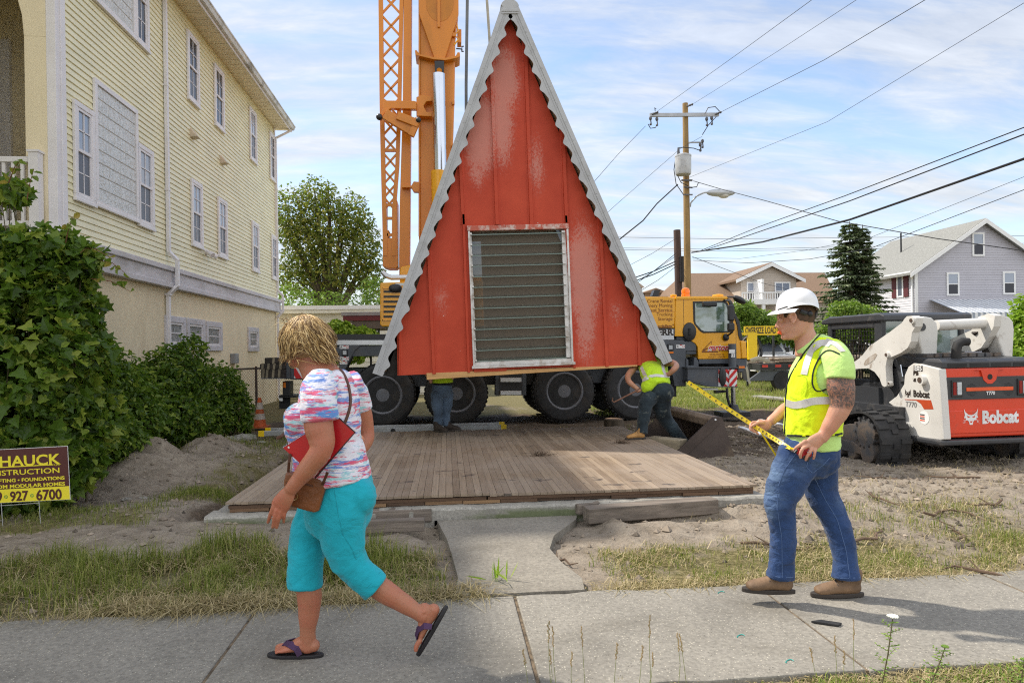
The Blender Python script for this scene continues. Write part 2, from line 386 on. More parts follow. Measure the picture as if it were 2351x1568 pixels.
def nonuni(lo, a, b, hi, step, n):
 mid = np.arange(a, b+step/2, step); l = a-(a-lo)*(np.linspace(0, 1, n)[1:]**2.6); r_ = b+(hi-b)*(np.linspace(0, 1, n)[1:]**2.6)
 return np.concatenate([l[::-1], mid, r_])
gx = nonuni(-700, -7.5, 9.5, 700, 0.055, 34); gy = nonuni(-60, 1.2, 17, 900, 0.055, 40)
GX, GY = np.meshgrid(gx, gy); GH = ground_h(GX, GY)
V = np.stack([GX.ravel(), GY.ravel(), GH.ravel()], 1)
nxx, nyy = len(gx), len(gy); idx = np.arange(nxx*nyy).reshape(nyy, nxx)
Fq = np.stack([idx[:-1, :-1].ravel(), idx[:-1, 1:].ravel(), idx[1:, 1:].ravel(), idx[1:, :-1].ravel()], 1)
def grassy(x, y):
 n = fbm(x, y, 1.3, 4); g = 0*x
 g = np.maximum(g, sm(FYF-0.05, FYF+0.25, y)*(1-sm(5.0, 5.35, y+n*1.2))*(1-sm(-0.25, 0.0, x+n*.4)))
 g = np.maximum(g, sm(5.95, 6.2, y+n*.5)*(1-sm(6.7, 7.0, y+n*.8))*(1-sm(-2.9, -2.4, x))*0.8)
 g = np.maximum(g, sm(1.0, 1.35, x+n*.5)*sm(FYF-0.02, FYF+0.2, y)*(1-sm(4.95, 5.3, y+n*1.4))*0.75)
 g = np.maximum(g, sm(3.0, 3.6, x)*sm(4.2, 4.4, y)*(1-sm(5.2, 5.9, y+n*1.8))*0.5)
 g = np.maximum(g, sm(15.5, 17, y+n*2)*1.0); g = np.maximum(g, sm(10.7, 11.4, y+n)*(1-sm(12.0, 13, y))*0.7*(1-sm(2.6, 3.2, x)))
 g = np.maximum(g, 1-sm(FYN-0.12, FYN+0.02, y+n*.1)); g = np.maximum(g, (1-sm(-4.3, -3.6, x))*sm(8, 9, y))
 g = np.maximum(g, sm(DY0+1.0, DY0+1.6, y)*(1-sm(DX0-0.5, DX0-0.2, x))*sm(DX0-1.3, DX0-0.9, x)*0.7)
 return np.clip(g*(0.75+n*1.3), 0, 1)
def dark_soil(x, y):
 n = fbm(x, y, 1.0, 8)
 d = sm(2.7, 3.6, x+n)*sm(8.8, 10.2, y+n*1.5)*(1-sm(16, 17.5, y+n*2))
 d = np.maximum(d, sm(11.8, 13, y+n)*(1-sm(16.5, 17.5, y)))
 d = np.maximum(d, np.exp(-((x-(DX0-0.32))/0.22)**2)*sm(DY0, DY0+.5, y)*(1-sm(DY1-.6, DY1, y)))
 return np.clip(d*(0.8+n), 0, 1)
ground_mat, nt, b = new_mat('ground_soil')
at1 = nn(nt, 'ShaderNodeAttribute', attribute_name='cover')
sep = nn(nt, 'ShaderNodeSeparateColor'); nt.links.new(at1.outputs['Color'], sep.inputs[0])
big = noise(nt, 0.9, 8, 0.6); fine = noise(nt, 26, 6, 0.7); mid = noise(nt, 6, 6, 0.6, 0.3)
sand = ramp(nt, mid, [(0.25, (0.20, 0.165, 0.125)), (0.5, (0.31, 0.26, 0.205)), (0.75, (0.41, 0.355, 0.285))])
sand = mixc(nt, 0.22, sand, ramp(nt, fine, [(0.35, 0.25), (0.65, 0.9)]), 'MULTIPLY')
soil = ramp(nt, mid, [(0.3, (0.075, 0.055, 0.038)), (0.7, (0.17, 0.13, 0.095))])
turf = ramp(nt, fine, [(0.3, (0.09, 0.075, 0.035)), (0.5, (0.16, 0.14, 0.062)), (0.7, (0.28, 0.235, 0.13))])
f1 = nn(nt, 'ShaderNodeMath', operation='MULTIPLY_ADD'); nt.links.new(mid, f1.inputs[0]); f1.inputs[1].default_value = 0.9; f1.inputs[2].default_value = -0.45
def edge(src):
 a = nn(nt, 'ShaderNodeMath', operation='ADD'); nt.links.new(src, a.inputs[0]); nt.links.new(f1.outputs[0], a.inputs[1])
 return ramp(nt, a.outputs[0], [(0.30, 0), (0.55, 1)])
c = mixc(nt, edge(sep.outputs[1]), sand, soil); c = mixc(nt, edge(sep.outputs[0]), c, turf)
nt.links.new(c, b.inputs['Base Color']); b.inputs['Roughness'].default_value = 0.95; b.inputs['Specular IOR Level'].default_value = 0.15
bump(nt, b, mid, 1.0, 0.07); bump(nt, b, fine, 0.9, 0.022)
gnd = link_mesh('ground', V, Fq, ground_mat, local=True); gnd.data.polygons.foreach_set('use_smooth', [True]*len(gnd.data.polygons)); tag(gnd, kind='structure')
ca = gnd.data.attributes.new('cover', 'FLOAT_COLOR', 'POINT')
col = np.ones((len(V), 4), dtype=np.float32); col[:, 0] = grassy(V[:, 0], V[:, 1]); col[:, 1] = dark_soil(V[:, 0], V[:, 1]); col[:, 2] = 0
ca.data.foreach_set('color', col.ravel())
# concrete
def concrete(name, base, agg=0.5, crack=False):
 m, nt, b = new_mat(name)
 n1 = noise(nt, 1.6, 7, 0.6, 0.4); n2 = noise(nt, 40, 5, 0.7)
 c = ramp(nt, n1, [(0.25, tuple(x*0.66 for x in base)), (0.5, base), (0.75, tuple(x*1.16 for x in base))])
 c = mixc(nt, 0.55, c, ramp(nt, n2, [(0.35, 0.40), (0.6, 1.05)]), 'MULTIPLY')
 t = nn(nt, 'ShaderNodeTexCoord'); v = nn(nt, 'ShaderNodeTexVoronoi', _Scale=62.0); nt.links.new(t.outputs['Object'], v.inputs[0])
 vv = nn(nt, 'ShaderNodeTexVoronoi', _Scale=28.0); nt.links.new(t.outputs['Object'], vv.inputs[0])
 peb = ramp(nt, v.outputs['Distance'], [(0.16, 1), (0.26, 0)])
 sel = nn(nt, 'ShaderNodeSeparateColor'); nt.links.new(v.outputs['Color'], sel.inputs[0])
 msk = nn(nt, 'ShaderNodeMath', operation='MULTIPLY'); nt.links.new(peb, msk.inputs[0]); g = ramp(nt, sel.outputs[0], [(1-agg-.02, 0), (1-agg, 1)]); nt.links.new(g, msk.inputs[1])
 c = mixc(nt, msk.outputs[0], c, (min(.8, base[0]*1.9), min(.8, base[1]*1.9), min(.75, base[2]*1.8)))
 drk = ramp(nt, sel.outputs[1], [(0.86, 0), (0.88, 1)]); m2 = nn(nt, 'ShaderNodeMath', operation='MULTIPLY'); nt.links.new(peb, m2.inputs[0]); nt.links.new(drk, m2.inputs[1])
 c = mixc(nt, m2.outputs[0], c, (base[0]*.3, base[1]*.3, base[2]*.3))
 st = ramp(nt, noise(nt, 0.7, 9, 0.7, 1.2, loc=(3, 8, 0)), [(0.52, 0), (0.70, 0.55)]); c = mixc(nt, st, c, (base[0]*.45, base[1]*.43, base[2]*.40))
 nt.links.new(c, b.inputs['Base Color']); b.inputs['Roughness'].default_value = 0.88
 bump(nt, b, n2, 0.5, 0.004); bump(nt, b, peb, 0.3, 0.003); MATS[name] = m; return m
walk_mat = concrete('sidewalk_concrete', (0.26, 0.24, 0.205), 0.5)
path_mat = concrete('walkway_concrete', (0.26, 0.235, 0.195), 0.12)
found_mat = concrete('foundation_concrete', (0.36, 0.34, 0.30), 0.15)
mb = MB(); J0 = -1.14
rs = random.Random(3)
for k in range(-9, 12):
 x0, x1 = J0+1.524*k+0.009, J0+1.524*(k+1)-0.009; dz = rs.uniform(-0.004, 0.004)
 top = []; ys0 = [FYN+0.012*math.sin(9*x0+k), FYN+0.012*math.cos(5*x1)]; n = 10
 P = [(x0+(x1-x0)*i/n, FYN+rs.uniform(-.012, .012)) for i in range(n+1)] + [(x1-(x1-x0)*i/n, FYF+rs.uniform(-.02, .02)) for i in range(n+1)]
 mb.prism([(px, py, -0.12+dz) for px, py in P], (0, 0, 0.12))
sw = mb.build('sidewalk', walk_mat, bevel=0.008); tag(sw, kind='structure')
# dirt and dry stems packed in the joints
mb = MB()
for k in range(-9, 12): mb.box(J0+1.524*k-0.0088, J0+1.524*k+0.0088, FYN+.01, FYF-.01, -0.10, -0.008)
tag(mb.build('joint_dirt', mat('joint_dirt', (0.15, 0.11, 0.07), 0.95, var=0.5, vscale=20)), kind='structure')
# walkway to the slab
P = [gp(1040, 1354), gp(1338, 1350), gp(1336, 1330), gp(1290, 1295), gp(1262, 1262), gp(1272, 1232), gp(1322, 1195), gp(1302, 1156), gp(1000, 1164), gp(1004, 1195), gp(1026, 1240), gp(1040, 1285), gp(1052, 1330)]
P = [Vector((p.x, min(p.y, DY0-0.13), 0)) for p in P]; P[0].y = P[1].y = FYF+0.015
def tri_prism(name, P, z0, z1, m):
 bm = bmesh.new(); vs = [bm.verts.new((p.x, p.y, z0)) for p in P]; f = bm.faces.new(vs)
 r = bmesh.ops.extrude_face_region(bm, geom=[f]); bmesh.ops.translate(bm, verts=[v for v in r['geom'] if isinstance(v, bmesh.types.BMVert)], vec=(0, 0, z1-z0))
 bmesh.ops.recalc_face_normals(bm, faces=bm.faces); bmesh.ops.triangulate(bm, faces=bm.faces)
 V = [v.co.copy() for v in bm.verts]; bm.verts.index_update(); F = [[v.index for v in f.verts] for f in bm.faces]; bm.free()
 return link_mesh(name, V, F, m)
tag(tri_prism('walkway', P, -0.12, 0.012, path_mat), kind='structure')
# foundation ring of the old cottage
mb = MB(); fx0, fx1, fy0, fy1 = DX0-0.14, DX1+0.04, DY0-0.11, DY1+0.12
def ragged(x0, x1, y0, y1, z0, z1, n=26, j=0.012, seed=1):
 r = random.Random(seed); vs = []; fs = []
 for i in range(n+1):
  x = x0+(x1-x0)*i/n
  a = r.uniform(-j, j); b_ = r.uniform(-j, j*.3)
  vs += [(x, y0+a, z0), (x, y0+a*1.4, z1+b_-0.02), (x, y0+a+0.02, z1+b_), (x, y1, z1+b_*.3), (x, y1, z0)]
 for i in range(n):
  for k in range(4): fs.append((i*5+k, (i+1)*5+k, (i+1)*5+k+1, i*5+k+1))
 fs += [(4, 3, 2, 1, 0), tuple(n*5+k for k in range(5))]
 return vs, fs
v_, f_ = ragged(fx0, fx1, fy0, fy0+0.24, -0.3, 0.115, 60, .01); mb.add(v_, f_)
v_, f_ = ragged(fx0, fx1, -(fy1), -(fy1-.24), -0.3, 0.11, 40, .008); mb.add([(x, -y, z) for x, y, z in v_], [tuple(reversed(q)) for q in f_])
for (xa, sgn) in ((fx0, 1), (fx1, -1)):
 v_, f_ = ragged(fy0+.245, fy1-.245, 0, 0.2, -0.3, 0.105, 40, .012, 5)
 mb.add([(xa+sgn*y, x, z) for x, y, z in v_], f_ if sgn < 0 else [tuple(reversed(q)) for q in f_])
fm_, nt, b = found_mat, found_mat.node_tree, found_mat.node_tree.nodes['Principled BSDF']
src = b.inputs['Base Color'].links[0].from_socket
ms = ramp(nt, noise(nt, 1.4, 7, 0.6, 0.2, sc=(1, 1, 2.5)), [(0.50, 0), (0.58, 0.8)])
gz = nn(nt, 'ShaderNodeNewGeometry'); sx = nn(nt, 'ShaderNodeSeparateXYZ'); nt.links.new(gz.outputs['Position'], sx.inputs[0])
lo_ = nn(nt, 'ShaderNodeMapRange', _From_Min=0.10, _From_Max=0.05, _To_Min=0.0, _To_Max=1.0); nt.links.new(sx.outputs[2], lo_.inputs[0])
mm = nn(nt, 'ShaderNodeMath', operation='MULTIPLY'); nt.links.new(ms, mm.inputs[0]); nt.links.new(lo_.outputs[0], mm.inputs[1])
nt.links.new(mixc(nt, mm.outputs[0], src, (0.10, 0.13, 0.04)), b.inputs['Base Color'])
fnd = mb.build('foundation', found_mat); tag(fnd, 'weathered concrete foundation ring with moss under the plank floor', 'foundation')
tag(MB().box(DX0+.08, DX1-.17, DY0+.15, DY1-.14, -0.09, 0.0).build('crawl_space_floor', mat('crawl', (.12, .1, .08), .95)), kind='structure')
# -- plank floor
def wood(name, c1, c2, c3, rough=0.7, grain=(60, 2.2, 60), stain=True, gloss=0.0):
 m, nt, b = new_mat(name); g = nn(nt, 'ShaderNodeNewGeometry')
 c = ramp(nt, g.outputs['Random Per Island'], [(0.0, c1), (0.5, c2), (1.0, c3)])
 n = noise(nt, 1.0, 8, 0.65, 0.6, sc=grain); c = mixc(nt, 0.55, c, ramp(nt, n, [(0.3, 0.35), (0.62, 1.0)]), 'MULTIPLY')
 if stain:
  s = ramp(nt, noise(nt, 0.9, 9, 0.65, 0.7), [(0.40, 0), (0.62, 0.8)]); c = mixc(nt, s, c, (0.30, 0.24, 0.185))
  s2 = ramp(nt, noise(nt, 3.2, 6, 0.6, 0.2, loc=(2, 7, 0), sc=(1, 1.6, 1)), [(0.63, 0), (0.66, 0.85)]); c = mixc(nt, s2, c, (0.075, 0.06, 0.05))
 nt.links.new(c, b.inputs['Base Color']); b.inputs['Roughness'].default_value = rough
 bump(nt, b, n, 0.35, 0.003); MATS[name] = m; return m
deck_wood = wood('floor_boards', (0.21, 0.15, 0.098), (0.27, 0.20, 0.135), (0.36, 0.275, 0.19), 0.62)
deck = empty('wood_floor', ((DX0+DX1)/2, (DY0+DY1)/2, 0.11))
tag(deck, 'worn plank floor of the lifted cottage lying on its foundation', 'floor')
mb = MB(); r_ = random.Random(5); wd = 0.066; k = 0; x = DX0
while x < DX1-0.01:
 w = min(wd, DX1-x); y = DY0+r_.uniform(-.006, .006); seam = DY0+1.72+ (0.0 if k % 2 else .004); lift = 0.008 if x < 0.35 else 0.0
 cuts = [y] + sorted(r_.uniform(DY0+1.0, DY1-.6) for _ in range(r_.choice((1, 2)))) + [DY1+r_.uniform(-.05, .015)]
 if x > 2.6: cuts = [y, seam] + [DY1+r_.uniform(-.05, .015)]
 for a, c_ in zip(cuts[:-1], cuts[1:]):
  dz = r_.uniform(-.0015, .0015); mb.box(x+.0014, x+w-.0014, a+.001, c_-.001, 0.178+lift+dz, 0.2+lift+dz)
 x += wd; k += 1
mb.build('floorboards', deck_wood, deck)
mb = MB()
for j in range(14):
 a = DX0+.03+(DX1-DX0-.06)*j/14; c_ = DX0+.03+(DX1-DX0-.06)*(j+1)/14-.006; mb.box(a, c_, DY0+r_.uniform(0, .03), DY1-.02, 0.118, 0.146)
mb.box(DX0+.02, 0.33, DY0+.018, DY1-.03, 0.148, 0.1765); mb.box(.345, DX1-.03, DY0+.01, DY1-.03, 0.148, 0.1755)
mb.build('subfloor', wood('subfloor_wood', (0.05, 0.03, 0.02), (0.16, 0.09, 0.05), (0.30, 0.18, 0.09), 0.8, (3, 60, 60), False), deck)
# -- yellow house
HX = -5.6
z1, z2 = Zm(0, 0, 1.7426), Zm(0, 800, 1.7426)
HYF = atx(*z2(1838, 640), HX).y; HYN = atx(*z1(368, 900), HX).y
ZB0 = atx(*z2(1500, 600), HX+.1).z; ZB1 = atx(*z2(1500, 487), HX+.1).z; ZE = atx(*z1(1500, 445), HX).z
def siding_mat(name, c, damt=0.08):
 return mat(name, c, 0.45, var=0.05, vscale=1.2, dirt=tuple(x*0.8 for x in c), dscale=1.1, damt=(0.6, 0.85), sc=(1, 1, 2))
yel = siding_mat('yellow_siding', (0.83, 0.78, 0.54)); stucco = mat('yellow_stucco', (0.80, 0.69, 0.48), 0.9, var=0.06, vscale=0.8, bmp=0.5, bscale=70, dirt=(0.52, 0.42, 0.26), dscale=0.7, damt=(0.55, 0.8), sc=(1, 1, .35))
vinyl = mat('white_vinyl', (0.76, 0.73, 0.74), 0.4, var=0.04, dirt=(0.55, 0.52, 0.5), damt=(0.6, 0.85)); band_m = mat('band_stucco', (0.62, 0.60, 0.62), 0.9, var=0.08, vscale=2, bmp=0.4, bscale=80, dirt=(0.36, 0.34, 0.32), dscale=1.3, damt=(0.5, 0.75), sc=(1, .5, 2))
soffit_m = mat('soffit', (0.74, 0.64, 0.46), 0.5, var=0.04)
def glass(name, tint=(0.03, 0.04, 0.05), rough=0.05, sp=0.9):
 if name in MATS: return MATS[name]
 m, nt, b = new_mat(name); b.inputs['Base Color'].default_value = (*tint, 1); b.inputs['Roughness'].default_value = rough; b.inputs['Specular IOR Level'].default_value = sp; b.inputs['Coat Weight'].default_value = sp*.5; b.inputs['Coat Roughness'].default_value = .02; MATS[name] = m; return m
pane_dark = glass('dark_pane', (0.018, 0.018, 0.03), .12, .35); pane_blue = glass('light_pane', (0.25, 0.29, 0.37), 0.08); pane_scr = glass('screen_pane', (0.10, 0.11, 0.14), 0.35, .3)
gb, nt, b = new_mat('glass_block'); gn = noise(nt, 16, 3, 0.55, 1.2)
nt.links.new(ramp(nt, gn, [(0.35, (0.50, 0.51, 0.50)), (0.5, (0.72, 0.73, 0.72)), (0.62, (0.60, 0.61, 0.61))]), b.inputs['Base Color']); b.inputs['Roughness'].default_value = 0.15; bump(nt, b, gn, 1.0, 0.02)
gb2, nt, b = new_mat('glass_block_dark'); gn = noise(nt, 26, 3, 0.55, 1.0)
nt.links.new(ramp(nt, gn, [(0.42, (0.12, 0.12, 0.12)), (0.5, (0.22, 0.23, 0.22)), (0.60, (0.42, 0.43, 0.42))]), b.inputs['Base Color']); b.inputs['Roughness'].default_value = 0.12; bump(nt, b, gn, 1.0, 0.02)
house = empty('yellow_house', (HX-4, (HYN+HYF)/2, 0)); tag(house, 'three storey pale yellow clapboard house over a stucco ground floor', 'house')
def clapboard(x_out, y0, y1, z0, z1, course=0.102, flip=1):
 """courses on a wall facing +x"""
 mb = MB(); vs = []; fs = []; n = int((z1-z0)/course)+1
 for k in range(n):
  a = z0+k*course; c = min(z1, a+course)
  if c-a < 0.005: continue
  mb.add([(x_out+.016*flip, y0, a+.002), (x_out+.016*flip, y1, a+.002), (x_out+.002*flip, y1, c-.012), (x_out+.002*flip, y0, c-.012), (x_out-.004*flip, y1, c), (x_out-.004*flip, y0, c), (x_out-.004*flip, y0, a), (x_out-.004*flip, y1, a)],
               [(0, 1, 2, 3), (3, 2, 4, 5), (6, 7, 1, 0)])
 return mb
ZW1 = ZE
mb = clapboard(HX, HYN+.22, HYF-.1, ZB1+0.02, ZW1); mb.build('siding', yel, house)
mb = MB(); mb.box(HX-9, HX-.005, HYN+1.9, HYF, ZB1-.1, ZW1); mb.box(HX-.16, HX-.005, HYN, HYN+1.9, ZB1-.1, ZW1); mb.build('upper_wall', yel, house)
mb = MB(); mb.box(HX-9, HX-.03, HYN, HYF-.02, -0.3, ZB0+.05); mb.build('ground_floor_wall', stucco, house)
# cornice band with two mouldings
mb = MB(); ya, yb = HYN-.15, HYF+.10
mb.box(HX-.2, HX+.10, ya, yb, ZB0+.04, ZB1-.05); mb.box(HX-.2, HX+.145, ya-.03, yb+.04, ZB1-.10, ZB1); mb.box(HX-.2, HX+.13, ya-.02, yb+.03, ZB0, ZB0+.10)
mb.box(HX-9, HX-.2, HYN-.145, HYN-.0, ZB0+.04, ZB1-.02)
mb.build('cornice_band', band_m, house, bevel=.012)
# roof, soffit and gutter
OV = 0.6; ye = HYF+.25; mb = MB()
for k in range(int((ye-HYN+1)/0.1)):
 a = HYN-1+k*.1; mb.box(HX-.02, HX+OV-.1, a+.004, a+.096, ZE-.004*(k % 3 == 0), ZE+.012)
mb.build('soffit', soffit_m, house)
mb = MB(); mb.box(HX+OV-.10, HX+OV-.085, HYN-1.02, ye, ZE-.05, ZE+.16); mb.build('fascia', vinyl, house)
mb = MB(); prof = [(0, .13), (0, 0), (.07, 0), (.085, .04), (.10, .09), (.12, .10), (.12, .135), (.11, .135), (.105, .11), (.075, .1), (.06, .012), (.01, .012), (.01, .13)]
mb.prism([(HX+OV-.083+px, HYN-1, ZE+.02+pz) for px, pz in prof], (0, ye-HYN+1.02, 0)); mb.build('gutter', mat('gutter_white', (0.62, .60, .56), .4, dirt=(.25, .23, .2), dscale=2, damt=(.5, .7)), house)
mb = MB(); rx = HX-4.5
mb.add([(HX+OV-.02, HYN-1, ZE+.16), (HX+OV-.02, ye, ZE+.16), (rx, ye-4, ZE+2.6), (rx, HYN+3, ZE+2.6), (rx-4.5-OV, HYN-1, ZE+.16), (rx-4.5-OV, ye, ZE+.16), (HX+OV-.1, HYN-1, ZE+.02), (HX+OV-.1, ye, ZE+.02), (rx-4.5, HYN-1, ZE+.02), (rx-4.5, ye, ZE+.02)],
       [(0, 1, 2, 3), (3, 2, 5, 4), (1, 5, 2), (0, 3, 4), (6, 8, 9, 7), (1, 7, 9, 5), (0, 4, 8, 6), (0, 6, 7, 1)]); mb.build('roof', mat('dark_shingles', (.12, .11, .1), .9, bmp=.5, bscale=30), house)
# corner boards
for bx in ((HX-.1, HX+.03, HYN-.02, HYN+.10), (HX-.02, HX+.045, HYN+.10, HYN+.22), (HX-.02, HX+.03, HYF-.1, HYF+.02)): MB().box(*bx, ZB1, ZE).build('corner_board', vinyl, house, bevel=.004)
def wrect(z, xl, yt, yb_, xr, dyt=None, Xp=None):
 Xp = HX if Xp is None else Xp
 a, b_, c = atx(*z(xl, yt), Xp), atx(*z(xl, yb_), Xp), atx(*z(xr, yt), Xp); return a.y, c.y, b_.z, a.z
def house_window(y0, y1, za, zb, kind, label=None):
 X = HX+.012; w = .085
 fr = MB(); fr.box(X, X+.045, y0, y1, zb-w, zb); fr.box(X, X+.045, y0, y1, za, za+w); fr.box(X, X+.045, y0, y0+w, za+w, zb-w); fr.box(X, X+.045, y1-w, y1, za+w, zb-w)
 fr.box(X, X+.06, y0-.01, y1+.01, za-.02, za+.03)
 o = fr.build('window', vinyl, house, bevel=.006)
 if label: o['label'] = label
 a, c, e, g = y0+w, y1-w, za+w, zb-w
 if kind == 'block':
  nb = max(2, round((c-a)/.2)); nr = max(2, round((g-e)/.2)); p = MB()
  for i in range(nb):
   for j in range(nr):
    p.box(X-.01, X+.022, a+(c-a)*i/nb+.004, a+(c-a)*(i+1)/nb-.004, e+(g-e)*j/nr+.008, e+(g-e)*(j+1)/nr-.008)
  p.build('glass_block', gb if c-a > .9 else gb2, o, bevel=.006)
  MB().box(X-.012, X+.014, a, c, e, g).build('mortar', mat('mortar', (.52, .50, .47), .8), o); return o
 mid = (e+g)/2; s = MB(); t = .045
 for lo, hi, dx in ((mid, g, .022), (e, mid+.04, .008)):
  s.box(X, X+dx+.012, a, c, hi-t, hi); s.box(X, X+dx+.012, a, c, lo, lo+t); s.box(X, X+dx+.012, a, a+t, lo+t, hi-t); s.box(X, X+dx+.012, c-t, c, lo+t, hi-t)
  s.box(X, X+dx+.004, (a+c)/2-.009, (a+c)/2+.009, lo+t, hi-t); s.box(X, X+dx+.004, a+t, c-t, (lo+hi)/2-.009, (lo+hi)/2+.009)
 s.build('sash', vinyl, o)
 MB().box(X-.01, X+.012, a+.01, c-.01, mid+.02, g-.01).build('pane', pane_dark if kind == 'dark' else pane_blue, o)
 MB().box(X-.01, X+.006, a+.01, c-.01, e+.01, mid-.005).build('pane', pane_dark if kind == 'dark' else pane_scr, o)
 return o
w1 = wrect(z1, 470, 655, 1315, 606); w2 = wrect(z1, 606, 512, 1355, 893); w3 = wrect(z1, 897, 972, 1482, 1003)
house_window(*w1, 'light'); house_window(*w2, 'block'); house_window(w3[0], w3[1], w1[2], w1[3], 'light')
q = wrect(z1, 885, 200, 268, 975); house_window(w2[0]+.02, q[0], q[2], q[2]+w2[3]-w2[2]-.3, 'block'); house_window(q[0], q[1], q[2], q[2]+1.75, 'dark')
w6 = wrect(z1, 1230, 190, 645, 1306); w7 = wrect(z1, 1412, 422, 838, 1474); w8 = wrect(z1, 1648, 718, 1058, 1692); w9 = wrect(z1, 1783, 890, 1185, 1817)
for w in (w6, w7): house_window(w[0], w[1], w6[2], w6[3], 'dark')
house_window(w8[0], w8[1], w6[2], w6[3], 'light'); house_window(w9[0], w9[1], w6[2], w6[3], 'dark')
for xl, yt, yb_, xr in ((1257, 1180, 1624, 1330), (1436, 1302, 1699, 1495), (1663, 1462, 1794, 1708), (1795, 1554, 1849, 1830)):
 w = wrect(z1, xl, yt, yb_, xr); house_window(*w, 'light')
for xl, yt, yb_, xr in ((1097, 697, 928, 1228), (1240, 715, 930, 1358), (1367, 735, 935, 1472), (1648, 775, 938, 1716)):
 y0, y1, za, zb = wrect(z2, xl, yt, yb_, xr); X = HX-.03; w = .13
 fr = MB(); fr.box(X, X+.05, y0, y1, zb-w, zb); fr.box(X, X+.05, y0, y1, za, za+w); fr.box(X, X+.05, y0, y0+w, za+w, zb-w); fr.box(X, X+.05, y1-w, y1, za+w, zb-w); o = fr.build('window', band_m, house, bevel=.008)
 a, c, e, g = y0+w, y1-w, za+w, zb-w; s = MB(); t = .045
 s.box(X, X+.03, a, c, g-t, g); s.box(X, X+.03, a, c, e, e+t); s.box(X, X+.03, a, a+t, e+t, g-t); s.box(X, X+.03, c-t, c, e+t, g-t); s.box(X, X+.016, a, c, (e+g)/2-.012, (e+g)/2+.012); s.build('sash', vinyl, o)
 MB().box(X-.01, X+.006, a+.02, c-.02, e+.02, g-.02).build('glass_block', gb2, o)
# vents, flood lamp, meter
for px, py in ((1270, 890), (1467, 1065)):
 p = atx(*z1(px, py), HX); y, z = p.y, p.z
 MB().add([(HX, y-.12, z+.1), (HX, y+.12, z+.1), (HX, y+.12, z-.1), (HX, y-.12, z-.1), (HX+.16, y-.10, z-.08), (HX+.16, y+.10, z-.08), (HX+.03, y-.1, z+.1), (HX+.03, y+.1, z+.1)],
             [(0, 1, 7, 6), (6, 7, 5, 4), (4, 5, 2, 3), (0, 6, 4, 3), (1, 2, 5, 7)]).build('dryer_vent', mat('vent_tan', (.55, .45, .33), .5), house)
p = atx(*z2(1362, 280), HX); mb = MB(); mb.cyl((HX, p.y, p.z), (HX+.05, p.y, p.z), .07); mb.cyl((HX+.05, p.y, p.z), (HX+.13, p.y+.02, p.z-.03), .02)
mb.cyl((HX+.08, p.y-.12, p.z), (HX+.22, p.y-.16, p.z-.1), .04, .065); mb.cyl((HX+.08, p.y+.12, p.z), (HX+.22, p.y+.16, p.z-.1), .04, .065); mb.build('flood_lamp', vinyl, house, smooth=True)
p = atx(*z2(1548, 985), HX); mb = MB(); mb.box(HX-.03, HX+.1, p.y-.16, p.y+.16, p.z-.13, p.z+.13); mt = mb.build('utility_meter', mat('meter_grey', (.25, .26, .27), .5), house, bevel=.015)
MB().cyl((HX+.02, p.y, -.1), (HX+.02, p.y, p.z-.13), .025, n=8).build('conduit', mat('conduit', (.6, .52, .38), .6), mt)
def downspout(Y, ztop, zj0, zj1, name='downspout'):
 mb = MB(); w, h = .085, .06
 def seg(p, q): mb.beam(p, q, w, h, hint=(1, 0, 0))
 a = HX+.055
 pts = [(a, Y, ztop), (a, Y, zj0), (a+.14, Y+.06, zj0-.16), (a+.14, Y+.06, zj1+.05), (a-.02, Y, zj1-.14), (a-.02, Y, 0.0)]
 for p, q in zip(pts[:-1], pts[1:]): seg(p, q)
 for p in pts[1:5]: mb.ball(p, .045, .05, .045, 8, 6)
 for z in np.arange(.6, ztop, 2.1): mb.box(HX-.02, a+.036, Y-.055, Y+.055, z, z+.03)
 return mb.build(name, vinyl, house)
pd = atx(*z2(1100, 200), HX); downspout(pd.y, ZE+.05, ZB1+.30, ZB0)
ds = downspout(HYF-.06, ZE-.35, ZB1+.30, ZB0)
MB().beam((HX+.055, HYF-.06, ZE-.34), (HX+OV-.06, HYF+.1, ZE-.02), .085, .06).build('gutter_elbow', vinyl, ds)
# street front: stucco arch, recess, railing
A = lambda x, y: at(*z1(x, y), HYN)
fx = HX-.1
mb = MB(); xc = A(285, 245).x; xl = A(-500, 245).x; zs = A(200, 245).z
px_ = A(165, 245).x
arch = [(fx, ZE), (fx, zs), (px_, zs)]
ctr = (px_+xl)/2; rad = (px_-xl)/2
for i in range(1, 12):
 t = math.pi*i/12; arch.append((ctr+rad*math.cos(t), zs+1.15*math.sin(t)))
arch += [(xl, zs), (xl-.5, zs), (xl-.5, ZE)]
mb.plate(arch, HYN-.02, HYN+.45); mb.box(px_, fx, HYN-.018, HYN+.43, ZB1-.05, zs-.002); mb.build('porch_arch', stucco, house)
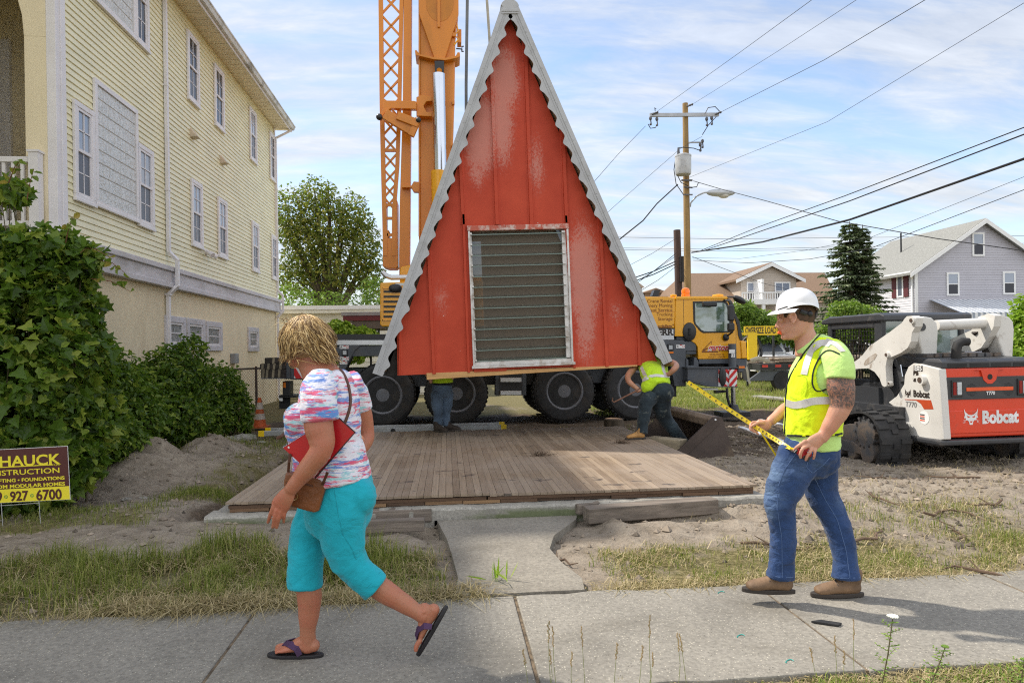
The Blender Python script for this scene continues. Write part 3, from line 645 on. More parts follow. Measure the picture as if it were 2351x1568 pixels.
# unseen block added left of the view to shade the sidewalk
mb = MB(); mb.box(HX-9, HX-.95, 4.6, HYN-.2, -.3, 9.0); mb.add([(HX-9.4, 4.2, 9.0), (HX-.6, 4.2, 9.0), (HX-.6, HYN-.2, 9.0), (HX-9.4, HYN-.2, 9.0), (HX-5, 5.5, 11.3), (HX-5, HYN-.2, 11.3)], [(0, 3, 2, 1), (0, 1, 4), (1, 2, 5, 4), (3, 0, 4, 5), (2, 3, 5)]); mb.build('unseen_shade_block', yel, house)
mb = MB(); mb.box(xl-.5, fx-.02, HYN+1.7, HYN+1.9, ZB1, ZE); mb.build('porch_wall', stucco, house); MB().box(HX-9, HX-.17, HYN, HYN+1.7, ZB1-.12, ZB1-.04).build('porch_floor', band_m, house); MB().box(HX-9, HX-.17, HYN+.46, HYN+1.7, ZE-.3, ZE-.2).build('porch_ceiling', vinyl, house); dr = at(*z1(78, 600), HYN+1.68).x; MB().box(dr-1.6, dr, HYN+1.62, HYN+1.699, ZB1-.03, at(*z1(60, 270), HYN+1.68).z).build('porch_door', vinyl, house, bevel=.01)
# the upper wall block must not fill the porch: a dark slot is left behind the arch
rl = empty('porch_railing', (A(150, 1200).x, HYN-.05, ZB1)); tag(rl, 'white balustrade on the yellow house porch behind the vines', 'railing')
zr1, zr0 = A(150, 1070).z, ZB1+.1; xr0, xr1 = -9.2, A(232, 1060).x
mb = MB(); mb.box(xr0, xr1, HYN-.14, HYN-.06, zr1-.05, zr1+.03); mb.build('top_rail', vinyl, rl, bevel=.01)
mb = MB(); mb.box(xr0, xr1, HYN-.13, HYN-.07, zr0, zr0+.07); mb.build('bottom_rail', vinyl, rl)
x = xr1-.13
while x > xr0: MB().box(x, x+.042, HYN-.12, HYN-.08, zr0+.07, zr1-.05).build('baluster', vinyl, rl); x -= .125
MB().box(xr1, xr1+.13, HYN-.165, HYN-.035, ZB1, zr1+.09).box(xr1-.015, xr1+.145, HYN-.18, HYN-.02, zr1+.09, zr1+.12).build('post', vinyl, rl)
# -- the A-frame cottage on the hook
z4, z5 = Zm(1300, 0, 1.7423), Zm(1300, 800, 1.679)
AY = 10.0; TILT = R(1.35)
AO = at(1214.6, 849.4, AY)
af = empty('a_frame_cottage', AO, rot=(0, -TILT, 0)); bpy.context.view_layer.update()
tag(af, 'red A-frame cottage with scalloped white trim hanging over its plank floor', 'cottage')
INV = wmat(af).inverted()
def fr(z, x, y, dy=0.0):
 p = INV @ at(*z(x, y), AY+dy); return Vector((p.x, p.z))
# red paint with paler patches
red, nt, b = new_mat('patchy_red_paint')
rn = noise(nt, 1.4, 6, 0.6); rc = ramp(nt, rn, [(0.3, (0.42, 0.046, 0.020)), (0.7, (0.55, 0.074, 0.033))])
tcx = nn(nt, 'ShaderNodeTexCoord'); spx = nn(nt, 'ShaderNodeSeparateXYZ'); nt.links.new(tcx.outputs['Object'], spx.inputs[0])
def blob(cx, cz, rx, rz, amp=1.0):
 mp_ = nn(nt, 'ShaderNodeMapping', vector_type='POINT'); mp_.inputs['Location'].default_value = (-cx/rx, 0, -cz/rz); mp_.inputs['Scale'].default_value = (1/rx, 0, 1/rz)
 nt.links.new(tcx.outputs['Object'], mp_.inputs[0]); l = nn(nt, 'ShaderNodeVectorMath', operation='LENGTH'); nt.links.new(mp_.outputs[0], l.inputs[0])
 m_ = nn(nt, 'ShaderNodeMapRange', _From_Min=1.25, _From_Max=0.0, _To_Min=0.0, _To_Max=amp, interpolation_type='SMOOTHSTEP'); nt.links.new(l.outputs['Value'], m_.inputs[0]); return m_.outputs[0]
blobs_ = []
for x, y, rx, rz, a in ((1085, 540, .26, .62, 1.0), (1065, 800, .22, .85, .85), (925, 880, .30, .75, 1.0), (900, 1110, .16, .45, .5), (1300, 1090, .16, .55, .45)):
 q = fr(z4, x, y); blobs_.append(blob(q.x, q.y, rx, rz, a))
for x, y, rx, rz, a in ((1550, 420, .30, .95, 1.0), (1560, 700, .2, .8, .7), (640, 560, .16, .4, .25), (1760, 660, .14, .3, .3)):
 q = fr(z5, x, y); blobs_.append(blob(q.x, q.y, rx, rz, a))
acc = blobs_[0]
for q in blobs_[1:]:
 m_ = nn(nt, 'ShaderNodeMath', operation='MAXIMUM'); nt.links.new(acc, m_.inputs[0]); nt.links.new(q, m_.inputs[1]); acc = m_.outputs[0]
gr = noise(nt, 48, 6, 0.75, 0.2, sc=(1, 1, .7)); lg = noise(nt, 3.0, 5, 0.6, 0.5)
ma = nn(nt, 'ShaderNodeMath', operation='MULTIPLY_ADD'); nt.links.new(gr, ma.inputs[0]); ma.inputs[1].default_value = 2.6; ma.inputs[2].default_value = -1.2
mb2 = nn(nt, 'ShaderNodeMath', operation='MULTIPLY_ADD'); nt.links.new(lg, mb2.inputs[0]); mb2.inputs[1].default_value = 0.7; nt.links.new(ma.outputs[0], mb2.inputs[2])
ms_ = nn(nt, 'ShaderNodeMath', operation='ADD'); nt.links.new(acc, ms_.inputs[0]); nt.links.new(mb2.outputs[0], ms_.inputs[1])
pale_mix = ramp(nt, ms_.outputs[0], [(0.55, 0), (2.1, 0.42)]); gate = nn(nt, 'ShaderNodeMath', operation='MULTIPLY', use_clamp=True)
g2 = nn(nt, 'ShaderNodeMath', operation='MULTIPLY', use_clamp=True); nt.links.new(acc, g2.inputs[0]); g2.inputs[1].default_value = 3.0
nt.links.new(pale_mix, gate.inputs[0]); nt.links.new(g2.outputs[0], gate.inputs[1])
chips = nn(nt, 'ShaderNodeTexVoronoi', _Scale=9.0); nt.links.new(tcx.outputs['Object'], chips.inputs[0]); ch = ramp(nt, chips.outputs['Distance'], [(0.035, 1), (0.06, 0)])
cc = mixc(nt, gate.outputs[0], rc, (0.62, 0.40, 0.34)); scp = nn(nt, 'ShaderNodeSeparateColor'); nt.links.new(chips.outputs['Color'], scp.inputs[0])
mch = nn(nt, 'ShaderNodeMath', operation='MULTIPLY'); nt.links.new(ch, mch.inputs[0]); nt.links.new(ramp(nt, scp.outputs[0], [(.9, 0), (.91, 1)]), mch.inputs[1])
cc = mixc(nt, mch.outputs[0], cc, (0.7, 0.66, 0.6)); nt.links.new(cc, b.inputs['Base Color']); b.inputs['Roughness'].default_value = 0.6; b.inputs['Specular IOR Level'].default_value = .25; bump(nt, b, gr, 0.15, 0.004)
redtrim = mat('worn_red_sill', (0.46, 0.10, 0.06), 0.6, dirt=(0.62, 0.5, 0.45), dscale=9, damt=(0.45, 0.6))
trimw = mat('weathered_white_metal', (0.43, 0.435, 0.445), 0.45, var=0.07, dirt=(0.33, 0.33, 0.33), dscale=3, damt=(0.5, 0.75), bmp=.12, bscale=90)
blk_panel = mat('black_panel', (0.035, 0.033, 0.03), 0.9, var=.3); shing = mat('cottage_shingles', (0.10, 0.095, 0.09), 0.95, var=0.3, vscale=14, bmp=0.8, bscale=18)
ply = mat('interior_wood', (0.38, 0.27, 0.17), 0.7, var=0.2, sc=(1, 1, 4)); raw = mat('fresh_timber', (0.60, 0.34, 0.13), 0.65, var=.15, vscale=3, sc=(.4, 1, 8), bmp=.1)
alum = mat('aluminium_frame', (0.62, 0.60, 0.58), 0.42, 0.35, dirt=(.4, .34, .28), damt=(.5, .7), dscale=6)
oL, oR, oA = fr(z5, 212, 1042), fr(z5, 2090, 965), fr(z4, 1110, 45)
oTL, oTR = fr(z4, 1066, 75), fr(z4, 1160, 75)
rL, rR = fr(z5, 372, 1055), fr(z5, 2030, 990)
DEP = 2.7
wTL, wTR, wBL, wBR = fr(z5, 803, 103), fr(z5, 1450, 88), fr(z5, 848, 1005), fr(z5, 1485, 980)
wx0, wx1, wz0, wz1 = (wTL.x+wBL.x)/2, (wTR.x+wBR.x)/2, (wBL.y+wBR.y)/2, (wTL.y+wTR.y)/2
# gable wall round the window opening (four pieces butted together)
k_ = lambda v, s: (s.x + (oA.x - s.x)*(v-s.y)/(oA.y+.0-s.y))
inL, inR = Vector((oL.x+.17, 0)), Vector((oR.x-.14, 0.0))
def lx(v): return inL.x + (oA.x-inL.x)*v/(oA.y-.12)
def rx_(v): return inR.x + (oA.x-inR.x)*v/(oA.y-.12)
top = oA.y-.14
mb = MB()
mb.plate([(rL.x, 0), (wx0, 0), (wx0, wz0), (wx0, wz1), (lx(wz1), wz1), (max(lx(.9), rL.x), .9), (rL.x, .9)], .03, .09)
mb.plate([(wx1, 0.0), (rR.x, 0.0), (rx_(.3), .3), (rx_(wz1), wz1), (wx1, wz1)], .03, .09)
mb.plate([(lx(wz1), wz1), (rx_(wz1), wz1), (rx_(top), top), (lx(top), top)], .03, .09)
mb.plate([(wx0, .02), (wx1, .02), (wx1, wz0), (wx0, wz0)], .035, .088)
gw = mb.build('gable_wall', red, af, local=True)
# standing battens, each a low box with a lip on both sides
BAT = []
for (xa, ya, za_), (xb, yb_, zb_), w in (((997, 430, z4), (1035, 1490, z4), .062), ((1222, 320, z4), (1264, 1490, z4), .062), ((788, 1030, z4), (810, 1490, z4), .055), ((1472, 900, z4), (1496, 1480, z4), .06)):
 a, c = fr(za_, xa, ya), fr(zb_, xb, yb_); BAT.append((a, c, w))
for (xa, ya), (xb, yb_), w in (((560, 310), (593, 1045), .055), ((1655, 60), (1700, 1000), .055), ((1892, 570), (1908, 995), .05), ((782, 80), (815, 1035), .045), ((1440, 88), (1492, 1003), .045), ((370, 800), (374, 1050), .03)):
 BAT.append((fr(z5, xa, ya), fr(z5, xb, yb_), w))
for a, c, w in BAT:
 c.y = max(c.y, .0) if c.y > .3 else .0
 d = (a-c).normalized(); a = a + d*.12; c2 = c
 mb = MB(); P = Vector((c2.x, 0, c2.y)); Q = Vector((a.x, 0, min(a.y, top-.2)))
 mb.prism([P+Vector((x, y, 0)) for x, y in ((-w/2-.02, .032), (-w/2-.02, .026), (-w/2, .022), (-w/2+.006, -.004), (w/2-.006, -.004), (w/2, .022), (w/2+.02, .026), (w/2+.02, .032))], Q-P)
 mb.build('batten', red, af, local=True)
# scalloped bargeboards
def trim(P0, P1, side, name='scalloped_trim'):
 P0, P1 = Vector(P0), Vector(P1); L = (P1-P0).length; d = (P1-P0)/L; nrm = Vector((-d.y, d.x)) if side > 0 else Vector((d.y, -d.x))
 if nrm.y > 0: nrm = -nrm
 n = 20; per = L/n; inner = []; S = 12
 for i in range(n*S+1):
  t = i/S; w = .150 - .030*math.cos(2*math.pi*t + .6)*(1 if t > .3 else .3) - .008*math.sin(4*math.pi*t+.5)
  inner.append(P0 + d*(i*per/S) + nrm*(w if t < n-.2 else w*1.1))
 mb = MB(); y0, y1 = -.155, -.147
 vs = []; fs = []; outs = [P0 + d*(i*per/S) for i in range(n*S+1)]
 for yy in (y0, y1):
  vs += [(p.x, yy, p.y) for p in outs] + [(p.x, yy, p.y) for p in inner]
 m = n*S+1
 for i in range(m-1):
  fs += [(i, i+1, m+i+1, m+i), (2*m+i, 3*m+i, 3*m+i+1, 2*m+i+1), (m+i, m+i+1, 3*m+i+1, 3*m+i), (i+1, i, 2*m+i, 2*m+i+1)]
 mb.add(vs, fs)
 # raised outer fold, a crease line and screws
 def strip(o0, o1, h):
  a, c = P0+nrm*o0, P1+nrm*o0; e, f = P0+nrm*o1, P1+nrm*o1
  mb.prism([(p.x, y0-.0005, p.y) for p in (a, e, f, c)], (0, -h, 0))
 strip(-.012, .05, .008); strip(.078, .084, .004)
 mb.prism([(p.x, y0-.008, p.y) for p in (P0-nrm*.012, P0+nrm*.0, P1+nrm*.0, P1-nrm*.012)], (0, .24, 0))
 for i in range(n):
  p = P0 + d*(per*(i+.4)) + nrm*.03; mb.cyl((p.x, y0-.013, p.y), (p.x, y0-.006, p.y), .011, n=8)
 return mb.build(name, trimw, af, local=True)
tl = trim(oTL+(oL-oTL)*.0, oL, -1); trr = trim(oTR, oR, 1)
# cap at the peak
mb = MB(); c0, c1 = fr(z4, 1055, 130), fr(z4, 1172, 130); c2, c3 = fr(z4, 1068, 85), fr(z4, 1160, 85)
arcp = [Vector((oA.x+.135*math.sin(t)*1.0, c2.y+.115*math.cos(t)-.0)) for t in np.linspace(-1.35, 1.35, 9)]
mb.prism([(p.x, -.17, p.y) for p in [c0, c2]+arcp+[c3, c1]], (0, .26, 0)); mb.prism([(p.x, -.178, p.y) for p in (c0+Vector((0, .03)), c2+Vector((0, -.03)), c3+Vector((0, -.03)), c1+Vector((0, .03)))], (0, .0078, 0))
mb.build('ridge_cap', trimw, af, local=True, bevel=.004)
# roof slopes
for P0, P1, sg in ((Vector((oA.x-.09, oA.y-.03)), oL, -1), (Vector((oA.x+.09, oA.y-.03)), oR, 1)):
 d = (P1-P0).normalized(); nr = Vector((d.y, -d.x)) if sg < 0 else Vector((-d.y, d.x))
 if nr.y < 0: nr = -nr
 e = P1 - d*.02; mb = MB(); mb.prism([(p.x, -.14, p.y) for p in (P0-nr*.085, P0-nr*.012, e-nr*.012, e-nr*.085)], (0, DEP+.3, 0)); rf = mb.build('roof_slope', ply, af, local=True)
 mb = MB(); n = 28; L = (e-P0).length
 for i in range(n):
  a, c = P0+d*(L*i/n)+nr*.012, P0+d*(L*(i+1.15)/n)-nr*.004; mb.prism([(p.x, -.15+.012*((i*7) % 3), p.y) for p in (a-nr*.022, a, c+nr*.016, c-nr*.004)], (0, DEP+.32, 0))
 mb.build('shingles', shing, rf, local=True)
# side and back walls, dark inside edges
mb = MB(); mb.plate([(inL.x-.02, .0), (rL.x-.016, .0), (rL.x-.016, 1.0), (lx(1.0)-.02, 1.0)], .10, .14); mb.build('black_corner_panel', blk_panel, af, local=True)  # plain black panel closing the gap between trim and gable wall
bw = MB(); t2 = top-.05
gx0, gx1, gz0, gz1 = fr(z5, 845, 820).x-.15, fr(z5, 930, 820).x+.12, .55, 2.35
bw.plate([(lx(0)+.06, .05), (gx0, .05), (gx0, gz1), (lx(gz1)+.05, gz1)], DEP, DEP+.06); bw.plate([(gx1, .05), (rx_(0)-.06, .05), (rx_(gz1)-.05, gz1), (gx1, gz1)], DEP, DEP+.06)
bw.plate([(lx(gz1)+.05, gz1), (rx_(gz1)-.05, gz1), (rx_(t2)-.02, t2), (lx(t2)+.02, t2)], DEP, DEP+.06); bw.plate([(gx0, .05), (gx1, .05), (gx1, gz0), (gx0, gz0)], DEP, DEP+.06)
bw.build('back_wall', ply, af, local=True)
mb = MB(); w = .05; mb.box(gx0-w, gx0, DEP-.03, DEP+.09, gz0-w, gz1+w); mb.box(gx1, gx1+w, DEP-.03, DEP+.09, gz0-w, gz1+w); mb.box(gx0, gx1, DEP-.03, DEP+.09, gz1, gz1+w); mb.box(gx0, gx1, DEP-.03, DEP+.09, gz0-w, gz0); mb.build('back_window', trimw, af, local=True)
mb = MB()
for i in range(5):
 v = .35+i*.9
 if v > 3.6: break
 for s in (-1, 1): pass
 pass
mb.box(lx(.4)+.14, -.1, DEP-.12, DEP-.02, .12, .55); mb.box(-.1, rx_(.4)-.14, DEP-.3, DEP-.02, .1, .75)
mb.build('interior_framing', raw, af, local=True)
# bottom board
p0, p1 = fr(z5, 545, 1065), fr(z5, 1895, 995); mb = MB(); mb.prism([(p.x, .012, p.y) for p in (p0+Vector((0, -.045)), p1+Vector((0, -.012)), p1+Vector((0, .012)), p0+Vector((0, .05)))], (0, .10, 0)); mb.build('bottom_board', raw, af, local=True, bevel=.003)
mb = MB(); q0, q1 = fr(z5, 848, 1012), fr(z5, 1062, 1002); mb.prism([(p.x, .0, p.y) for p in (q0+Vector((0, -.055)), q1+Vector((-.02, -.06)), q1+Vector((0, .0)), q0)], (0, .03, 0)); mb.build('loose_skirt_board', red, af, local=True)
# louvre window
win = MB(); t = .055
win.box(wx0-.01, wx1+.01, -.02, .10, wz1-.075, wz1+.0); o = win.build('louvre_window', redtrim, af, local=True, bevel=.006)
s = MB(); s.box(wx0, wx0+.03, -.012, .10, wz0, wz1-.076); s.box(wx1-.03, wx1, -.012, .10, wz0, wz1-.076); s.box(wx1-.10, wx1-.031, .02, .09, wz0+.09, wz1-.09); s.box(wx0+.031, wx0+.05, .02, .09, wz0+.09, wz1-.09)
s.box(wx0-.02, wx1+.02, -.05, .10, wz0-.02, wz0+.02); s.box(wx0+.031, wx1-.031, -.01, .10, wz0+.021, wz0+.075); s.build('window_frame', alum, o, local=True, bevel=.003)
lv, nt, b = new_mat('louvre_glass'); b.inputs['Base Color'].default_value = (.10, .13, .11, 1); b.inputs['Roughness'].default_value = .12; trl = nn(nt, 'ShaderNodeBsdfTransparent'); mxl = nn(nt, 'ShaderNodeMixShader', _Fac=.22); nt.links.new(trl.outputs[0], mxl.inputs[1]); nt.links.new(b.outputs[0], mxl.inputs[2]); nt.links.new(mxl.outputs[0], nt.nodes['Material Output'].inputs[0])
nlv = 13; za_, zb_ = wz0+.10, wz1-.12
edge_m = mat('louvre_edge', (.16, .22, .19), .25)
for i in range(nlv):
 z = za_+(zb_-za_)*i/(nlv-1); mb = MB()
 mb.prism([(wx0+.05, y, zz) for y, zz in ((-.012, z-.012), (-.008, z-.018), (.085, z+.022), (.082, z+.028))], (wx1-wx0-.15, 0, 0)); sl_ = mb.build('louvre', lv, o, local=True)
 mb = MB(); mb.box(wx0+.05, wx1-.10, -.0165, -.0125, z-.020, z-.008); mb.build('louvre_edge', edge_m, sl_, local=True)
scn, nt, b = new_mat('insect_screen'); b.inputs['Base Color'].default_value = (.16, .132, .10, 1); b.inputs['Roughness'].default_value = .8
tr = nn(nt, 'ShaderNodeBsdfTransparent'); mxs = nn(nt, 'ShaderNodeMixShader'); wv = noise(nt, 160, 2, .5, sc=(1, 1, .15)); wv2 = noise(nt, 160, 2, .5, sc=(.15, 1, 1))
mm = nn(nt, 'ShaderNodeMath', operation='ADD'); nt.links.new(wv, mm.inputs[0]); nt.links.new(wv2, mm.inputs[1])
nt.links.new(ramp(nt, mm.outputs[0], [(.42, .42), (.75, .72)]), mxs.inputs[0]); nt.links.new(tr.outputs[0], mxs.inputs[1]); nt.links.new(b.outputs[0], mxs.inputs[2]); nt.links.new(mxs.outputs[0], nt.nodes['Material Output'].inputs[0])
MB().box(wx0+.03, wx1-.03, .105, .107, wz0, wz1-.05).build('insect_screen', scn, o, local=True)
crk = MB()
for i in range(nlv):
 z = za_+(zb_-za_)*i/(nlv-1); crk.box(wx1-.104, wx1-.06, -.02, .02, z-.012, z+.012); crk.box(wx0+.03, wx0+.056, -.02, .02, z-.012, z+.012)
crk.build('louvre_clips', alum, o, local=True)
# lifting slings up to the hook
hook = Vector((oA.x, 0, 0)); slm = mat('grey_webbing', (.17, .175, .18), .8, var=.2); sl2 = mat('tan_webbing', (.42, .38, .30), .8, var=.2)
def sling(pts, w, m, label):
 mb = MB(); mb.tube(pts, [(w/2, .006)]*len(pts), 6, hint=(1, 0, 0)); tag(mb.build('lifting_sling', m), label, 'sling', 'slings lifting the cottage')
a, c, e = at(*z4(836, 0), AY+1.2), at(*z4(828, 560), AY+1.2), at(*z4(826, 790), AY+1.2); sling([a+(a-c)*1.2, a, c, e-Vector((0, 0, .4))], .05, slm, 'dark grey webbing sling running down behind the left cottage roof')
a, c = at(*z4(966, 0), AY+.9), at(*z4(986, 300), AY+.9); sling([a+(a-c)*3, a, c, c+(c-a)*.5], .042, sl2, 'pale tan webbing sling wrapped over the cottage peak')
# -- mobile crane
CYN = 14.2
c2_, c6 = Zm(2450, 1080, 3.0156), Zm(1000, 1200, 3.1367)
ylw = mat('crane_yellow', (0.90, 0.42, 0.004), 0.35, var=0.05, vscale=1.5, coat=.3, dirt=(.55, .27, .02), dscale=1.2, damt=(.62, .9))
org = mat('boom_orange', (0.68, 0.22, 0.002), 0.4, var=0.08, vscale=1.5, coat=.2, dirt=(.42, .16, .01), dscale=1.5, damt=(.55, .85), sc=(1, 1, .3))
dgrey = mat('crane_grey', (0.085, 0.095, 0.11), 0.5, var=.1, dirt=(.13, .12, .11), dscale=2, damt=(.55, .8)); blk = mat('black_rubber', (0.018, 0.018, 0.019), 0.75, var=.3, vscale=5, dirt=(.06, .052, .045), dscale=3, damt=(.5, .8)); blk2 = mat('black_plastic', (.022, .022, .024), .4)
silv = mat('silver_trim', (0.60, 0.61, 0.63), 0.3, 0.6, var=.05); chrome = mat('chrome_rod', (0.62, 0.66, 0.72), 0.16, 1.0, var=.02); white = mat('white_label', (.8, .8, .79), .5, var=.02)
rimg = mat('rim_grey', (0.165, 0.17, 0.19), 0.55, 0.2, var=.1, dirt=(.14, .13, .12), dscale=4, damt=(.5, .75)); redp = mat('sign_red', (.62, .02, .02), .45, var=.04); orl = mat('amber_lens', (.85, .22, .02), .25, var=.03); ink = mat('lettering', (.03, .02, .015), .5, var=0); tread = mat('tyre_rubber', (0.03, 0.03, 0.031), 0.8, var=.3, vscale=6, dirt=(.085, .072, .058), dscale=2.2, damt=(.5, .8), bmp=.3, bscale=40)
cr_ = empty('mobile_crane', (at(1200, 900, 15.5).x, 15.5, 0)); tag(cr_, 'orange and grey four axle mobile crane with its boom raised behind the cottage', 'crane')
def PL(z, pts, Y=CYN):
 r = []
 for x, y in pts:
  p = at(*z(x, y), Y); r.append((p.x, p.z))
 return r
def plate(name, z, pts, Y, th, m, parent=cr_, bevel=0.0, **k):
 mb = MB(); mb.plate(PL(z, pts, Y), Y, Y+th); return mb.build(name, m, parent, bevel=bevel, **k)
def rect(a, b, c, d): return [(a, b), (c, b), (c, d), (a, d)]
# wheels
def make_wheel(parent, c, R_=.655, W=.38, side=-1, wname='wheel'):
 prof = [(R_*.60, -.02), (R_*.62, -.06+.02), (R_*.72, -.055), (R_*.90, -.04), (R_*.975, -.0), (R_, .05), (R_, W-.05), (R_*.975, W), (R_*.8, W+.02), (R_*.6, W)]
 mb = MB(); mb.lathe(prof, (0, 0, 0), (0, 1, 0), 48)
 n = 44
 for i in range(n):
  a = 2*math.pi*i/n; M = Matrix.Rotation(a, 4, 'Y')
  for y0, y1, sk in ((-.005, W*.42, .5), (W*.55, W+.005, -.5)):
   mb.prism([M @ Vector(q) for q in ((-.028, y0, R_-.004), (.022, y0, R_-.004), (.022+.03*sk, y1, R_-.004), (-.028+.03*sk, y1, R_-.004))], M @ Vector((0, 0, .018)))
 w = mb.build(wname, tread, None, local=True, smooth=True, angle=30); w.location = Vector(c) - Vector(wmat(parent).to_translation()); w.parent = parent
 rb = MB(); r = R_*.60
 rb.lathe([(r, .02), (r+.012, -.035), (r-.012, -.05), (r-.04, -.035), (r-.055, .01), (r-.06, .09), (r*.80, .11), (r*.74, .10), (r*.60, .065), (r*.50, .06), (r*.5, .03), (r*.40, .02), (r*.36, -.0), (r*.34, -.02), (r*.1, -.028), (0, -.028)], (0, 0, 0), (0, 1, 0), 40)
 for i in range(10):
  a = 2*math.pi*i/10; rb.cyl((r*.56*math.cos(a), .03, r*.56*math.sin(a)), (r*.56*math.cos(a), .075, r*.56*math.sin(a)), .016, n=6)
 rim = rb.build('rim', rimg, w, local=True, smooth=True, angle=35)
 hb = MB()
 for i in range(10):
  a = 2*math.pi*(i+.5)/10; q = Vector((r*.74*math.cos(a), .098, r*.74*math.sin(a))); hb.cyl(q, q+Vector((0, .01, 0)), .026, n=10)
 hb.build('hand_holes', blk2, w, local=True)
 return w
axles = [(z5, 265, 1165), (z5, 735, 1163), (z5, 1425, 1140), (z5, 1880, 1128)]
W0 = None
for i, (z, x, y) in enumerate(axles):
 p = at(*z(x, y), CYN+.02); p.z = .61
 if W0 is None: W0 = make_wheel(cr_, p)
 else: c = copy_tree(W0, cr_); c.location = p - Vector(wmat(cr_).to_translation())
 c = copy_tree(W0, cr_); q = p+Vector((0, 2.5, 0)) - Vector(wmat(cr_).to_translation()); c.location = q; c.rotation_euler = (0, 0, math.pi)
# underbody and deck
xL, xR = at(*c6(640, 500), CYN).x, at(*c2_(1180, 800), CYN).x
mb = MB(); mb.box(xL, xR-.9, CYN+.45, CYN+2.1, .75, 1.15); mb.box(xL+.3, xR-1.1, CYN+.02, CYN+2.5, 1.42, 1.62)
for (z, x, y) in axles:
 p = at(*z(x, y), CYN); mb.box(p.x-.12, p.x+.12, CYN+.35, CYN+2.2, .48, .76); mb.cyl((p.x, CYN+1.1, .6), (p.x, CYN+1.5, .6), .24)
for a, c_ in ((0, 1), (2, 3)): pass
mb.build('chassis', dgrey, cr_)
plate('deck_rail', c6, rect(560, 228, 1600, 300), CYN+.06, 2.4, blk2)
plate('deck_trim', c6, rect(560, 300, 1620, 356), CYN, .5, silv)
plate('deck_trim', c2_, [(-340, 597), (350, 597), (355, 645), (-340, 645)], CYN-.01, .5, silv)
a0 = at(*z5(560, 830), CYN); a1 = at(*z5(2000, 800), CYN)
mb = MB(); mb.box(a0.x-.4, a1.x+.1, CYN+.03, CYN+2.4, 1.63, 1.86); mb.build('deck_plate', dgrey, cr_)
# side body: panels between the wheels, with arches
def arch_panel(name, z, pts, Y=CYN, th=.4, m=dgrey): return plate(name, z, pts, Y, th, m, bevel=.01)
arch_panel('side_panel', c6, [(915, 358), (1180, 358), (1100, 430), (1040, 540), (990, 650), (915, 650)])
plate('wheel_arch', c6, [(1105, 440), (1180, 362), (1600, 362), (1600, 495), (1075, 490)], CYN+.06, .4, blk2)
plate('wheel_arch', z5, rect(440, 930, 1180, 1010), CYN+.1, .4, blk2); plate('wheel_arch', z5, rect(1190, 880, 2100, 990), CYN+.1, .4, blk2)
st = plate('step_unit', z5, [(985, 950), (1183, 950), (1183, 1185), (985, 1185)], CYN+.06, .3, dgrey, bevel=.01)
for y in (1072, 1155): plate('step', z5, rect(1017, y, 1152, y+28), CYN-.04, .25, silv, st, bevel=.006)
plate('step_recess', z5, rect(1012, 1000, 1158, 1182), CYN+.052, .02, blk2, st)
plate('rear_recess', c6, rect(690, 360, 912, 560), CYN+.1, .3, blk2); plate('deck_trim', c6, rect(640, 462, 914, 515), CYN+.02, .3, silv)
def lamp(z, x0, y0, x1, y1, Y):
 h = plate('side_lamp', z, rect(x0, y0, x1, y1), Y-.03, .03, blk2, bevel=.008); dx, dy = (x1-x0)*.2, (y1-y0)*.2
 plate('lens', z, rect(x0+dx, y0+dy, x1-dx, y1-dy), Y-.037, .01, mat('clear_lens', (.55, .58, .6), .15, var=.1, vscale=30), h); return h
lamp(c6, 945, 410, 1015, 487, CYN); lamp(c2_, 282, 693, 350, 770, CYN)
def sticker(z, x0, y0, x1, y1, Y, red=True):
 s = plate('warning_sticker', z, rect(x0, y0, x1, y1), Y-.004, .003, white); w, h = x1-x0, y1-y0
 if red: plate('red_mark', z, rect(x0+w*.42, y0, x0+w*.7, y0+h*.2), Y-.006, .0015, redp, s)
 mb = MB(); p = at(*z(x0+w*.18, y0+h*.5), Y-.006); q = at(*z(x0+w*.3, y0+h*.5), Y-.006); r = (q.x-p.x)
 mb.ball((p.x, Y-.006, p.z+r*.9), r*.32, .001, r*.32, 8, 5)
 for dx, dz in ((-.6, -.9), (.6, -.9), (-.9, .6), (.9, .2)): mb.beam((p.x, Y-.0055, p.z+r*.2), (p.x+r*dx, Y-.0055, p.z+r*dz), r*.3, .001, hint=(0, 1, 0))
 mb.build('pictogram', ink, s)
 mb = MB(); c = at(*z(x0+w*.84, y0+h*.5), Y-.006); R1 = abs(r)*1.1
 mb.add([(c.x+R1*k*math.cos(t), Y-.0055, c.z+R1*k*math.sin(t)) for k in (1, .72) for t in np.linspace(0, 6.283, 17)[:-1]], [(i, (i+1) % 16, 16+(i+1) % 16, 16+i) for i in range(16)]); mb.build('red_mark', redp, s)
sticker(c6, 920, 363, 1030, 403, CYN); sticker(c6, 922, 498, 1032, 540, CYN); sticker(c6, 922, 546, 1012, 588, CYN); sticker(c2_, 378, 702, 478, 742, CYN)
plate('marker_lamp', c2_, rect(290, 782, 348, 803), CYN-.012, .012, orl, bevel=.003)
